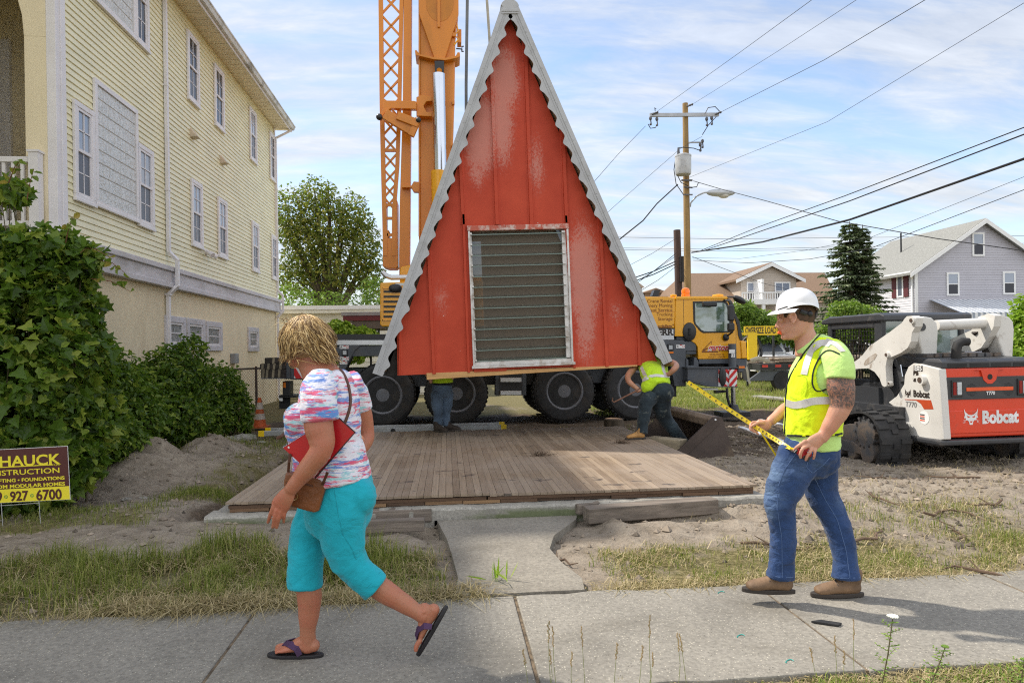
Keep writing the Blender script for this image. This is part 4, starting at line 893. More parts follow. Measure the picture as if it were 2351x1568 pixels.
# rear end: outrigger box, lamps, mud flap and striped board
plate('rear_outrigger_box', c6, rect(257, 470, 322, 765), CYN-.1, .6, dgrey, bevel=.01); plate('rear_outrigger_box', c6, rect(330, 520, 470, 770), CYN-.0, .6, dgrey, bevel=.01)
plate('striped_board', c6, [(376, 560), (480, 560), (480, 700), (476, 755), (376, 755)], CYN-.02, .018, white)
plate('red_stripe', c6, [(376, 600), (470, 755), (400, 757), (376, 720)], CYN-.026, .004, redp)
plate('rear_lamp_box', c6, rect(238, 790, 330, 965), CYN-.05, .3, blk2, bevel=.01); plate('tail_lamp', c6, rect(248, 803, 276, 865), CYN-.065, .015, orl); plate('mud_flap', c6, rect(198, 960, 330, 1120), CYN+.1, .02, blk)
plate('number_plate', c6, rect(198, 992, 240, 1025), CYN-.01, .01, white); plate('bumper', c6, rect(200, 955, 400, 985), CYN-.02, .5, blk2)
# cab
cabp = [(372, 158), (380, 150), (955, 146), (985, 178), (1060, 400), (1115, 650), (1180, 664), (1192, 860), (632, 868), (624, 730), (600, 690), (470, 607), (362, 607)]
cab = plate('cab', c2_, cabp, CYN, 2.5, ylw, bevel=.02)
plate('cab_skirt', c2_, [(636, 868), (1192, 862), (1190, 950), (1150, 1012), (1092, 1022), (1085, 950), (1060, 920), (636, 925)], CYN+.005, 2.48, dgrey, cab, bevel=.015)
plate('cab_corner', c2_, [(1118, 665), (1180, 668), (1190, 858), (1135, 860)], CYN-.03, .3, ylw, cab, bevel=.015)
plate('corner_lamp', c2_, rect(1098, 948, 1165, 973), CYN-.012, .1, orl, cab, bevel=.004)
plate('roof_panel', c2_, [(372, 150), (958, 146), (975, 166), (955, 180), (372, 184)], CYN-.02, 2.5, ylw, cab, bevel=.012)
wf = plate('side_window', c2_, [(570, 205), (935, 196), (965, 215), (1000, 300), (1010, 400), (1010, 562), (690, 568), (655, 548), (590, 470), (578, 430)], CYN-.012, .02, blk2, cab, bevel=.006)
cg, nt, b = new_mat('cab_glass'); b.inputs['Base Color'].default_value = (.10, .16, .15, 1); b.inputs['Roughness'].default_value = .04; b.inputs['Specular IOR Level'].default_value = 1.0; b.inputs['Coat Weight'].default_value = 1
gn = ramp(nt, noise(nt, 2.2, 5, .6, .5), [(.42, (.22, .30, .29)), (.5, (.10, .16, .09)), (.58, (.30, .38, .38))]); nt.links.new(gn, b.inputs['Base Color'])
plate('window_glass', c2_, [(594, 227), (925, 221), (948, 240), (975, 320), (985, 400), (990, 545), (700, 549), (665, 530), (604, 460), (598, 430)], CYN-.017, .01, cg, wf)
plate('windscreen_pillar', c2_, [(965, 170), (1000, 180), (1075, 380), (1105, 430), (1146, 648), (1112, 652), (1092, 590), (1080, 480), (1035, 350)], CYN-.02, .5, blk2, cab, bevel=.006)
mb = MB(); c = at(*c2_(1050, 350), CYN); d_ = at(*c2_(1110, 640), CYN); e_ = at(*c2_(990, 178), CYN)
mb.add([(e_.x+.01, CYN+.3, e_.z), (e_.x+.01, CYN+2.3, e_.z), (c.x+.02, CYN+2.3, c.z), (c.x+.02, CYN+.3, c.z), (d_.x+.02, CYN+2.3, d_.z), (d_.x+.02, CYN+.3, d_.z)], [(0, 3, 2, 1), (3, 5, 4, 2)]); mb.build('windscreen', cg, cab)
for pts in ([(459, 184), (463, 184), (470, 607), (466, 607)], [(1010, 250), (1014, 250), (1066, 420), (1070, 862), (1066, 862), (1062, 420)]): plate('door_seam', c2_, pts, CYN-.002, .003, blk2, cab)
mb = MB(); p = at(*c2_(531, 553), CYN-.01); mb.lathe([(0, -.03), (.10, -.03), (.145, -.01), (.15, .0), (.15, .02)], (0, 0, 0), (0, 1, 0), 28); mb.v = [(p.x+v[0], p.y+v[1], p.z+v[2]*1.32) for v in mb.v]; dh = mb.build('door_handle', blk2, cab, smooth=True)
plate('handle_grip', c2_, rect(518, 512, 545, 590), CYN-.06, .03, blk, dh, bevel=.01)
def mirror(x0, y0, x1, y1, Y, rnd=.03):
 p, q = at(*c2_(x0, y0), Y), at(*c2_(x1, y1), Y); return MB().box(p.x, q.x, Y-.12, Y, q.z, p.z).build('mirror', blk2, cab, bevel=rnd)
mirror(957, 247, 1027, 432, CYN-.25); mirror(955, 455, 1030, 548, CYN-.25); mirror(665, 210, 830, 268, CYN-.12)
P3 = lambda x, y, Y: at(*c2_(x, y), Y)
MB().tube([P3(930, 190, CYN), P3(1000, 200, CYN-.2), P3(1022, 240, CYN-.25), P3(1022, 560, CYN-.25), P3(950, 610, CYN-.02)], .022, 8).ball(P3(950, 618, CYN-.04), .07, .05, .08).build('mirror_arm', blk2, cab, smooth=True)
MB().tube([P3(965, 155, CYN+.1), P3(1040, 155, CYN), P3(1060, 165, CYN)], .02, 8).ball(P3(1103, 187, CYN), .16, .09, .07, M=Matrix.Rotation(R(28), 3, 'Y')).build('front_mirror', blk2, cab, smooth=True)
mb = MB(); p = P3(487, 148, CYN+.5); mb.lathe([(.10, 0), (.10, .04), (.085, .05), (.095, .12), (.075, .17), (.03, .19), (0, .192)], p); mb.build('beacon', orl, cab, smooth=True)
MB().tube([P3(315, 150, CYN+.1), P3(335, 138, CYN+.1), P3(372, 140, CYN+.1), P3(378, 160, CYN+.1)], .03, 8).tube([P3(800, 146, CYN+.2), P3(860, 136, CYN+.2), P3(915, 140, CYN+.2)], .03, 6).build('roof_handrail', ylw, cab, smooth=True)
# lettered body panel
body = plate('engine_cover', c2_, [(-420, 152), (300, 154), (368, 162), (372, 300), (360, 512), (-420, 512)], CYN+.01, 2.4, ylw, bevel=.02)
plate('cover_seam', c2_, [(-420, 322), (360, 322), (360, 326), (-420, 326)], CYN+.007, .002, org, body)
plate('cover_lid', c2_, rect(-300, 146, 290, 154), CYN+.1, 2.0, dgrey, body); plate('spotlight', c2_, [(105, 140), (130, 72), (200, 72), (170, 145)], CYN+.4, .2, blk2, body)
def write(z, s, x, y, capw, align, Y, m, parent, name='lettering', bold=0, shear=0, xs=1.0, y2=None, **k):
 """text at crop position, capw = width it should take in crop pixels"""
 vs, fs = text_pts(s, 1.0, align=align, bold=bold, shear=shear, xs=xs, **k)
 w = max(v.x for v in vs)-min(v.x for v in vs); a, c = at(*z(x, y), Y), at(*z(x+capw, y), Y); sc_ = (c.x-a.x)/w
 o = a; mb = MB(); mb.add([Vector((o.x+v.x*sc_, Y, o.z+v.y*sc_)) for v in vs], fs); return mb.build(name, m, parent)
brn = mat('brown_ink', (.20, .055, .01), .5, var=0)
for s, y, w in (('Crane Rental', 200, 286), ('Machinery Moving', 252, 390), ('Plant Service', 303, 286), ('Trucking', 353, 182), ('Storage', 405, 165)):
 write(c2_, s, 337, y, w, 'RIGHT', CYN+.004, brn, body)
write(c2_, '"Rigging Specialists"', 345, 490, 420, 'RIGHT', CYN+.004, brn, body, shear=.3, bold=.02)
plate('name_strip', c2_, rect(-420, 515, 362, 600), CYN+.012, 2.3, dgrey, body)
np_ = plate('name_plate', c2_, rect(-150, 527, 345, 592), CYN-.004, .01, white, body); write(c2_, 'LIEBHERR', 340, 560, 440, 'RIGHT', CYN-.008, ink, np_, bold=.045, xs=1.1)
plate('front_body', c2_, [(120, 648), (462, 648), (490, 672), (492, 1180), (358, 1180), (352, 1130), (300, 880)], CYN-.0, 1.2, dgrey, bevel=.015)
plate('front_body', c2_, [(380, 606), (470, 612), (602, 700), (612, 812), (492, 812), (492, 660), (462, 645), (380, 645)], CYN+.05, 1.2, dgrey, bevel=.01)
plate('front_body', c2_, [(492, 856), (520, 880), (520, 940), (580, 940), (585, 845), (610, 850), (635, 900), (637, 960), (492, 975)], CYN-.03, .5, dgrey, bevel=.01)
plate('mud_flap', c2_, rect(326, 1150, 380, 1298), CYN+.06, .4, blk)
mb = MB(); p, q = P3(640, 930, CYN+.6), P3(1080, 1010, CYN+.6); mb.box(p.x, q.x, CYN+.4, CYN+2.1, q.z, p.z); mb.build('front_underframe', blk2, cr_)
write(c2_, 'garton', 860, 735, 245, 'CENTER', CYN-.004, white, cab, bold=.06, shear=.25); write(c2_, 'garton', 862, 737, 238, 'CENTER', CYN-.008, redp, cab, bold=.02, shear=.25)
write(c2_, 'RIGGING', 930, 772, 132, 'CENTER', CYN-.004, ink, cab, shear=.25)
write(c2_, 'VINELAND, NJ', 846, 815, 166, 'CENTER', CYN-.004, brn, cab); write(c2_, 'USDOT 696036', 843, 843, 196, 'CENTER', CYN-.004, brn, cab, xs=1.2)
mb = MB(); bp = [P3(x, y, CYN-.004) for x, y in ((680, 768), (785, 662), (672, 782), (860, 782))]
mb.beam(bp[0], bp[1], .014, .002, hint=(0, 1, 0)); mb.beam(bp[2], bp[3], .03, .002, hint=(0, 1, 0)); mb.beam(P3(690, 768, CYN-.004), P3(740, 742, CYN-.004), .03, .002, hint=(0, 1, 0)); mb.beam(bp[1], P3(787, 700, CYN-.004), .006, .002, hint=(0, 1, 0)); mb.build('crane_emblem', brn, cab)
# front outrigger with jack
og = plate('outrigger_beam', c2_, [(508, 965), (990, 965), (990, 1192), (780, 1178), (508, 1108)], CYN-.28, .45, dgrey, bevel=.01)
plate('beam_flange', c2_, rect(505, 958, 1090, 970), CYN-.32, .5, dgrey, og); plate('beam_flange', c2_, [(505, 1108), (780, 1176), (1090, 1180), (1090, 1190), (778, 1188), (505, 1118)], CYN-.32, .5, dgrey, og)
for x0, x1, lean in ((864, 985, 1), (990, 1078, -1)):
 bd = plate('striped_board', c2_, rect(x0, 985, x1, 1178), CYN-.3 if lean > 0 else CYN-.34, .015, white, og)
 Yb = (CYN-.3 if lean > 0 else CYN-.34)-.004; w = x1-x0
 for k in range(-1, 4):
  ya = 985+ k*95; pts = []
  from_ = [(x0, ya+(0 if lean > 0 else 75)), (x1, ya+(110 if lean > 0 else -30)), (x1, ya+(110 if lean > 0 else -30)+48), (x0, ya+(0 if lean > 0 else 75)+48)]
  cl = [(x, min(1178, max(985, y))) for x, y in from_]
  if max(y for x, y in cl)-min(y for x, y in cl) > 12:
   A_ = []
   for (xa, yq), (xb, yr) in zip(from_, from_[1:]+from_[:1]):
    A_.append((xa, yq))
   def clip(poly, lim, keep_below):
    out_ = []
    for i in range(len(poly)):
     a, c = poly[i], poly[(i+1) % len(poly)]; ia = (a[1] <= lim) if keep_below else (a[1] >= lim); ic = (c[1] <= lim) if keep_below else (c[1] >= lim)
     if ia: out_.append(a)
     if ia != ic:
      t = (lim-a[1])/(c[1]-a[1]); out_.append((a[0]+t*(c[0]-a[0]), lim))
    return out_
   pl = clip(clip(A_, 1178, True), 985, False)
   if len(pl) > 2: plate('red_stripe', c2_, pl, Yb, .003, redp, bd)
mb = MB(); p = P3(912, 1065, CYN-.32); mb.ball(p, .08, .03, .21, 16, 10); mb.build('outrigger_lamp', blk2, og, smooth=True)
def vcyl(name, z, x0, x1, y0, y1, Y, m, parent, n=20):
 a, c = at(*z((x0+x1)/2, y0), Y), at(*z((x0+x1)/2, y1), Y); r = abs(at(*z(x1, y0), Y).x-at(*z(x0, y0), Y).x)/2; return MB().cyl((a.x, Y, c.z), (a.x, Y, a.z), r, n=n).build(name, m, parent, smooth=True)
YJ = CYN-.15
jk = vcyl('jack_cylinder', c2_, 978, 1062, 692, 962, YJ, dgrey, og); vcyl('jack_rod', c2_, 1012, 1058, 1190, 1425, YJ, chrome, jk); vcyl('rod_guard', c2_, 1004, 1014, 1200, 1410, YJ-.05, blk2, jk)
rj = abs(P3(1062, 700, YJ).x-P3(978, 700, YJ).x)/2
s2 = plate('warning_sticker', c2_, rect(988, 757, 1052, 800), YJ-rj-.004, .02, white, jk); s3 = plate('number_sticker', c2_, rect(1014, 805, 1052, 848), YJ-rj-.004, .02, white, jk); write(c2_, '2', 1033, 827, 20, 'CENTER', YJ-rj-.008, ink, s3)
p = P3(1035, 1500, YJ); pz = max(.0, p.z)
mb = MB(); mb.cyl((p.x, YJ, .10), (p.x, YJ, .26), .14, .09); mb.box(p.x-.33, p.x+.27, YJ-.25, YJ+.25, .02, .12); mb.build('jack_foot', blk2, og, bevel=.01)
plate('access_step', c2_, rect(683, 1203, 860, 1222), CYN-.3, .2, silv, cab); plate('access_step', c2_, [(835, 1232), (945, 1225), (950, 1248), (840, 1262)], CYN-.2, .15, blk2, cab)
MB().tube([P3(960, 1200, CYN-.3), P3(965, 1300, CYN-.3), P3(985, 1380, CYN-.3), P3(1010, 1400, YJ)], .03, 8).build('hydraulic_hose', blk2, og, smooth=True)
# superstructure
YS = CYN+.35
eb = plate('engine_housing', z5, [(248, 465), (640, 452), (900, 452), (900, 745), (262, 745), (248, 735)], YS, 1.7, ylw, bevel=.02)
for i in range(6):
 y = 515+i*32; plate('cooling_slot', z5, rect(270, y, 400, y+14), YS-.004, .006, blk2, eb)
plate('slot_frame', z5, rect(262, 498, 420, 503), YS-.02, .02, ylw, eb); plate('slot_frame', z5, rect(262, 700, 420, 706), YS-.02, .02, ylw, eb); plate('slot_frame', z5, rect(258, 498, 266, 706), YS-.02, .02, ylw, eb)
sticker_p = plate('warning_sticker', z5, rect(345, 468, 400, 484), YS-.004, .003, white, eb); MB().ball(at(*z5(345, 500), YS-.03), .14, .03, .09, 12, 8).build('vent_flap', blk2, eb, smooth=True)
q0, q1 = at(*z5(500, 740), YS), at(*z5(1400, 800), YS); MB().cyl((q0.x+1.7, YS+.9, 1.84), (q0.x+1.7, YS+.9, q0.z), .85, n=32).build('turntable', dgrey, cr_)
plate('crane_cabin', z5, rect(840, 430, 935, 820), YS+1.9, .6, ylw, bevel=.02)
MB().tube([at(*z5(x, y), YS+.3) for x, y in ((262, 395), (285, 420), (320, 432), (430, 430))], .055, 10).build('exhaust_pipe', silv, cr_, smooth=True)
# boom
YB = CYN+.9
def seg2(name, z, a0, a1, b0, b1, Y, D, m=org, parent=cr_, bevel=.01): return plate(name, z, [a0, a1, b1, b0], Y, D, m, parent, bevel)
def ext(p, q, t): return (p[0]+(q[0]-p[0])*t, p[1]+(q[1]-p[1])*t)
T = -.55
B = plate('boom', z4, [(517, -900), (772, -900), (752, 640), (740, 1000), (735, 2300), (516, 2300), (512, 640)], YB, .85, org, bevel=.05)
plate('boom_rib', z4, [(748, -900), (780, -900), (775, 120), (750, 260)], YB-.02, .5, org, B, bevel=.01); plate('boom_rib', z4, [(512, -900), (524, -900), (524, 1568), (512, 1568)], YB-.03, .03, org, B)
fork = [(512, -900), (775, -900), (778, 95), (690, 380), (682, 405), (618, 405), (612, 370), (515, 90)]
fk = plate('boom_fork', z4, fork, YB-.10, .10, org, B, bevel=.01)
U = [(560, -500)] + [(562+ (1-math.cos(t))*92, 20+math.sin(t)*125) for t in np.linspace(0, math.pi, 10)] + [(748, -500)]
plate('fork_recess', z4, U, YB-.106, .008, mat('boom_orange_deep', (.52, .18, .006), .45, var=.1), fk)
plate('fork_rib', z4, [(634, -500), (656, -500), (654, 180), (638, 180)], YB-.14, .034, org, fk)
plate('boom_collar', z4, [(488, 335), (500, 335), (512, 352), (512, 362), (612, 380), (690, 385), (760, 372), (772, 348), (786, 350), (788, 375), (770, 385), (690, 402), (612, 396), (492, 366)], YB-.16, .5, org, B, bevel=.006)
plate('cylinder_head', z4, [(618, 405), (682, 405), (680, 495), (622, 495)], YB-.22, .22, blk2, B, bevel=.01); MB().cyl(at(*z4(650, 470), YB-.3), at(*z4(650, 470), YB-.22), .055).build('pivot_pin', org, B, smooth=True)
YC = YB-.28
lc = vcyl('lift_cylinder', z4, 596, 694, 1138, 2300, YC, ylw, cr_, 28); vcyl('cylinder_rod', z4, 604, 688, 495, 1139, YC, chrome, lc, 28)
for y in (230, 680, 970): plate('boom_lug', z4, rect(735, y-12, 752, y+12), YB-.08, .1, org, B, bevel=.005)
cb = plate('control_box', z4, rect(770, 195, 797, 285), YB+.1, .25, org, B, bevel=.01); MB().tube([at(*z4(x, y), YB) for x, y in ((760, 140), (775, 210), (752, 235), (778, 262), (750, 300))], .018, 6).build('hose', ylw, cb, smooth=True)
MB().tube([at(*z4(x, y), YB+.1) for x, y in ((762, 325), (800, 328), (800, 310), (812, 310))], .016, 6).tube([at(*z4(x, y), YB+.1) for x, y in ((800, 328), (800, 344), (812, 344))], .016, 6).build('hose_bracket', blk2, B)
# stowed lattice jib
YJB = CYN+1.0; jm = org
J = MB()
def jp(x, y, dy=0): return at(*z4(x, y), YJB+dy)
Lc = [(262, -900), (262, 0), (270, 700), (278, 1100), (290, 1568), (292, 1700)]; Rc = [(400, -900), (400, 0), (385, 700), (372, 1100), (350, 1400), (350, 1700)]
for dy in (0, .5):
 for ch in (Lc, Rc):
  for a, c in zip(ch[:-1], ch[1:]): J.beam(jp(*a, dy), jp(*c, dy), .095 if ch is Lc else .085, .09, hint=(0, 1, 0))
def interp(ch, y):
 for a, c in zip(ch[:-1], ch[1:]):
  if a[1] <= y <= c[1]: t = (y-a[1])/(c[1]-a[1]); return a[0]+(c[0]-a[0])*t
 return ch[-1][0]
jib = J.build('lattice_jib', jm, cr_)
J = MB(); y = -800.0; s = 1
while y < 1350:
 h = 150*(interp(Rc, y)-interp(Lc, y))/138
 for dy in (0, .5):
  a, c = (interp(Lc, y), y), (interp(Rc, y+h), y+h)
  e, f = (interp(Rc, y), y), (interp(Lc, y+h), y+h)
  J.beam(jp(*a, dy), jp(*c, dy), .042, .042); J.beam(jp(*e, dy), jp(*f, dy), .042, .042)
 J.beam(jp(interp(Lc, y), y, 0), jp(interp(Lc, y+h), y+h, .5), .035, .035); J.beam(jp(interp(Rc, y), y, 0), jp(interp(Rc, y+h), y+h, .5), .035, .035)
 y += h
for yy in (1000, 1362, 1450, 1560): J.beam(jp(interp(Lc, yy), yy), jp(interp(Rc, yy), yy), .06, .06)
J.build('lattice_bracing', jm, jib)
plate('jib_foot', z5, [(262, -60), (285, -60), (285, 130), (305, 130), (300, 180), (330, 180), (330, 130), (350, -60), (358, -60), (362, 360), (350, 372), (300, 372), (265, 360)], YJB-.03, .5, jm, jib, bevel=.01)
plate('folding_jib', z4, [(420, -900), (470, -900), (462, 700), (455, 1568), (453, 1830), (384, 1830), (386, 1400), (408, 700)], YJB-.05, .35, jm, bevel=.01)
plate('jib_pivot', z5, [(380, 365), (445, 350), (450, 395), (425, 420), (420, 560), (372, 560), (375, 400)], YJB-.1, .5, ylw, bevel=.02)
br = plate('jib_bracket', z4, [(498, 645), (540, 630), (602, 645), (602, 672), (565, 675), (545, 705), (565, 745), (602, 748), (602, 775), (498, 770)], YB-.2, .25, org, B, bevel=.01)
plate('jib_arm', z4, [(285, 655), (300, 668), (480, 670), (498, 675), (498, 725), (330, 720), (300, 740), (282, 760), (262, 792), (248, 785), (275, 725)], YB-.3, .14, org, br, bevel=.01)
mb = MB(); mb.beam(at(*z4(290, 760), YB-.36), at(*z4(470, 870), YB-.36), .22, .12, hint=(0, 1, 0)); mb.beam(at(*z4(372, 770), YB-.42), at(*z4(512, 825), YB-.42), .17, .1, hint=(0, 1, 0)); mb.beam(at(*z4(512, 790), YB-.4), at(*z4(462, 905), YB-.4), .13, .1, hint=(0, 1, 0)); mb.build('jib_strut', org, br, bevel=.008)
MB().ball(at(*z4(252, 778), YB-.4), .07).ball(at(*z4(512, 798), YB-.46), .06).build('pivot_knob', blk2, br, smooth=True)
plate('jib_latch', z4, [(402, 1232), (465, 1232), (480, 1205), (516, 1208), (516, 1275), (480, 1272), (465, 1245), (402, 1245)], YB-.1, .15, org, B, bevel=.005)
# timber pads strapped on the rear rack
padm = mat('old_timber_pad', (.045, .036, .03), .9, var=.35, vscale=8, bmp=.4, bscale=30); strp = mat('worn_strap', (.24, .20, .14), .85, var=.25, vscale=8)
plate('pad_rack', c6, rect(-20, 752, 250, 762), CYN-.35, .9, dgrey)
for (x0, y0, x1, y1), straps, lab in (((22, 510, 256, 580), (122, 205), 'old black timber pad strapped on top of the stack at the crane rear'), ((-34, 583, 256, 650), (-10, 60, 130, 205), 'middle timber pad with loose straps in the stack at the crane rear'), ((-20, 652, 256, 752), (0, 45, 118, 190), 'bottom timber pad of the stack at the crane rear')):
 pr = MB(); pr.plate(PL(c6, rect(x0, y0, x1, y1), CYN-.3), CYN-.3, CYN+.5); o = pr.build('timber_pad', padm, bevel=.015); tag(o, lab, 'timber pad', 'timber pads stacked at the crane rear')
 for sx_ in straps:
  mb = MB(); mb.plate(PL(c6, [(sx_-2, y0-6), (sx_+26, y0-6), (sx_+18, y1+4), (sx_-10, y1+4)], CYN-.325), CYN-.325, CYN-.305); mb.build('strap', strp, o)
# red canopy of the porch beyond
# -- people
CR, CD, CU = Vector((math.cos(YAW), -math.sin(YAW), 0)), FWD.copy(), Vector((0, 0, 1))
def limb(mb, pts, rad, n=16, hint=None, cap=0.7):
 """smooth tapered limb with rounded ends; rad = r or (across, along image)"""
 pts = [Vector(p) for p in pts]; rad = [(r, r) if not isinstance(r, (tuple, list)) else r for r in rad]
 hint = hint or CD
 # resample with Catmull-Rom
 P, Q = [], []
 K = len(pts)
 for i in range(K-1):
  p0, p1, p2, p3 = pts[max(i-1, 0)], pts[i], pts[i+1], pts[min(i+2, K-1)]
  r1, r2 = rad[i], rad[i+1]
  for j in range(4):
   t = j/4; a = -0.5*t+t*t-0.5*t**3; b_ = 1-2.5*t*t+1.5*t**3; c = 0.5*t+2*t*t-1.5*t**3; d = -0.5*t*t+0.5*t**3
   P.append(p0*a+p1*b_+p2*c+p3*d); s = t*t*(3-2*t); Q.append((r1[0]+(r2[0]-r1[0])*s, r1[1]+(r2[1]-r1[1])*s))
 P.append(pts[-1]); Q.append(rad[-1])
 d0, d1 = (P[1]-P[0]).normalized(), (P[-1]-P[-2]).normalized()
 if cap > 0:
  r0, rn = min(Q[0]), min(Q[-1])
  P = [P[0]-d0*r0*cap, P[0]-d0*r0*cap*.7] + P + [P[-1]+d1*rn*cap*.7, P[-1]+d1*rn*cap]
  Q = [(Q[0][0]*.25, Q[0][1]*.25), (Q[0][0]*.72, Q[0][1]*.72)] + Q + [(Q[-1][0]*.72, Q[-1][1]*.72), (Q[-1][0]*.25, Q[-1][1]*.25)]
 vs = []; fs = []; n_ = len(P); prev = hint
 for k in range(n_):
  t = P[min(k+1, n_-1)]-P[max(k-1, 0)]; a, b_ = frame_of(t, hint)
  ra, rb = Q[k]; vs += mb.ring(P[k], a*ra, b_*rb, n)
 for k in range(n_-1):
  for i in range(n): j = (i+1) % n; fs.append((k*n+i, k*n+j, (k+1)*n+j, (k+1)*n+i))
 fs += [tuple(range(n-1, -1, -1)), tuple((n_-1)*n+i for i in range(n))]
 return mb.add(vs, fs)
def stack(mb, levels, n=28, egg=0.0, zf=None, face=1):
 """horizontal rings: (z, x_front, x_back, half_depth, d) measured along CR from CAM; egg narrows the front"""
 vs = []; fs = []
 for lv in levels:
  z, xf, xb, hd, d = lv
  for i in range(n):
   t = 2*math.pi*i/n; c, s = math.cos(t), math.sin(t); w = hd*(1 - egg*max(0, -c)**1.5) if face > 0 else hd
   xx = (xf+xb)/2 + (xb-xf)/2*c; zz = z + (zf(t, lv) if zf else 0)
   vs.append(Vector((CAM.x, CAM.y, 0)) + CR*xx + CD*(d+w*s) + CU*zz)
 K = len(levels)
 for k in range(K-1):
  for i in range(n): j = (i+1) % n; fs.append((k*n+i, k*n+j, (k+1)*n+j, (k+1)*n+i))
 fs += [tuple(range(n-1, -1, -1)), tuple((K-1)*n+i for i in range(n))]
 return mb.add(vs, fs)
def cxz(p): q = Vector(p)-CAM; return q.dot(CR), p[2]
def soft(name, mb, m, parent, voxel=0.008, smooth=4, disp=0, dscale=0.12, seed=0, label=None):
 o = mb.build(name, m, parent)
 r = o.modifiers.new('remesh', 'REMESH'); r.mode = 'VOXEL'; r.voxel_size = voxel; r.use_smooth_shade = True
 s = o.modifiers.new('smooth', 'SMOOTH'); s.factor = 0.5; s.iterations = smooth
 if disp:
  for k, (a, sc) in enumerate(((disp, dscale), (disp*.4, dscale*.4))):
   t = bpy.data.textures.new('folds', 'CLOUDS'); t.noise_scale = sc; t.noise_depth = 2
   d = o.modifiers.new('folds', 'DISPLACE'); d.texture = t; d.strength = a; d.mid_level = 0.5; d.texture_coords = 'GLOBAL'
 for p in o.data.polygons: p.use_smooth = True
 if label: o['label'] = label
 return o
def freeze():
 bpy.context.view_layer.update(); return bpy.context.evaluated_depsgraph_get()
def hit(objs, px, py, dg):
 """where the line of sight through (px,py) meets the nearest of objs"""
 best = None; v = ray(px, py).normalized()
 for o in objs:
  e = o.evaluated_get(dg); inv = o.matrix_world.inverted(); a = inv @ CAM; dd = (inv.to_3x3() @ v).normalized()
  ok, loc, nor, _ = e.ray_cast(a, dd)
  if ok:
   w = o.matrix_world @ loc; dist = (w-CAM).length
   if best is None or dist < best[0]: best = (dist, w, (o.matrix_world.to_3x3() @ nor).normalized())
 return best
def ribbon(name, objs, z, pts, width, m, parent, off=0.004, th=0.002, step=12, dflt=None, dg=None, w1=None):
 """a strip of cloth laid along the surface of objs"""
 dg = dg or freeze(); P = []
 for (x0, y0), (x1, y1) in zip(pts[:-1], pts[1:]):
  n = max(1, int(math.hypot(x1-x0, y1-y0)/step))
  for i in range(n): P.append((x0+(x1-x0)*i/n, y0+(y1-y0)*i/n))
 P.append(pts[-1]); H = []
 for x, y in P:
  h = hit(objs, *z(x, y), dg)
  if h: H.append((h[1], h[2]))
  elif dflt: H.append((atd(*z(x, y), dflt), -CD))
 if len(H) < 2: return None
 for _ in range(2):
  H = [H[0]] + [((H[i-1][0]+H[i][0]*2+H[i+1][0])/4, (H[i-1][1]+H[i][1]*2+H[i+1][1]).normalized()) for i in range(1, len(H)-1)] + [H[-1]]
 vs = []; fs = []; K = len(H)
 for i, (p, nr) in enumerate(H):
  t = (H[min(i+1, K-1)][0]-H[max(i-1, 0)][0]).normalized(); s = t.cross(nr).normalized(); w = width if w1 is None else width+(w1-width)*i/(K-1)
  for a, b_ in ((-.5, off-.006), (-.5, off+th), (.5, off+th), (.5, off-.006)): vs.append(p+s*w*a+nr*b_)
 for i in range(K-1):
  for k in range(4): fs.append((i*4+k, i*4+(k+1) % 4, (i+1)*4+(k+1) % 4, (i+1)*4+k))
 fs += [(3, 2, 1, 0), tuple((K-1)*4+k for k in range(4))]
 mb = MB(); mb.add(vs, fs); return mb.build(name, m, parent, smooth=True, angle=50)
def cloth(name, col, rough=0.85, fold=0.35, fs=9, weave=250, var=0.08, extra=None, sc=(1, 1, 1)):
 if name in MATS: return MATS[name]
 m, nt, b = new_mat(name); n = noise(nt, 3, 5, sc=sc); c = ramp(nt, n, [(0.3, tuple(x*(1-var*2) for x in col)), (0.7, tuple(min(1, x*(1+var)) for x in col))])
 if extra: c = extra(nt, c)
 nt.links.new(c, b.inputs['Base Color']); b.inputs['Roughness'].default_value = rough; b.inputs['Specular IOR Level'].default_value = .2
 b.inputs['Sheen Weight'].default_value = .15
 bump(nt, b, noise(nt, fs, 4, .55, .6, sc=sc), fold, .03); bump(nt, b, noise(nt, weave, 2), .2, .002); MATS[name] = m; return m
def skin_mat(name, base, red, extra=None, spots=.35):
 m, nt, b = new_mat(name); n = noise(nt, 7, 5, .6); c = ramp(nt, n, [(.35, base), (.7, red)])
 f = noise(nt, 85, 3, .6); c = mixc(nt, ramp(nt, f, [(.58, 0), (.70, spots)]), c, tuple(x*.55 for x in base))
 if extra: c = extra(nt, c)
 nt.links.new(c, b.inputs['Base Color']); b.inputs['Roughness'].default_value = .5; b.inputs['Subsurface Weight'].default_value = .12; b.inputs['Subsurface Radius'].default_value = (.012, .004, .002); b.inputs['Subsurface Scale'].default_value = .6
 bump(nt, b, noise(nt, 45, 5, .7), .25, .004); MATS[name] = m; return m
def finger(mb, base, d0, down, lens, r, curl):
 """three bones, each bent a further step towards `down`"""
 p = Vector(base); d = Vector(d0).normalized(); dn = Vector(down).normalized(); pts = [p]; rr = [r]
 for L, c in zip(lens, curl):
  d = (d*math.cos(c)+dn*math.sin(c)).normalized(); dn = (dn - d*dn.dot(d)).normalized() if (dn - d*dn.dot(d)).length > .1 else dn
  p = p+d*L; pts.append(p); rr.append(rr[-1]*.92)
 limb(mb, pts, rr, 10); return pts
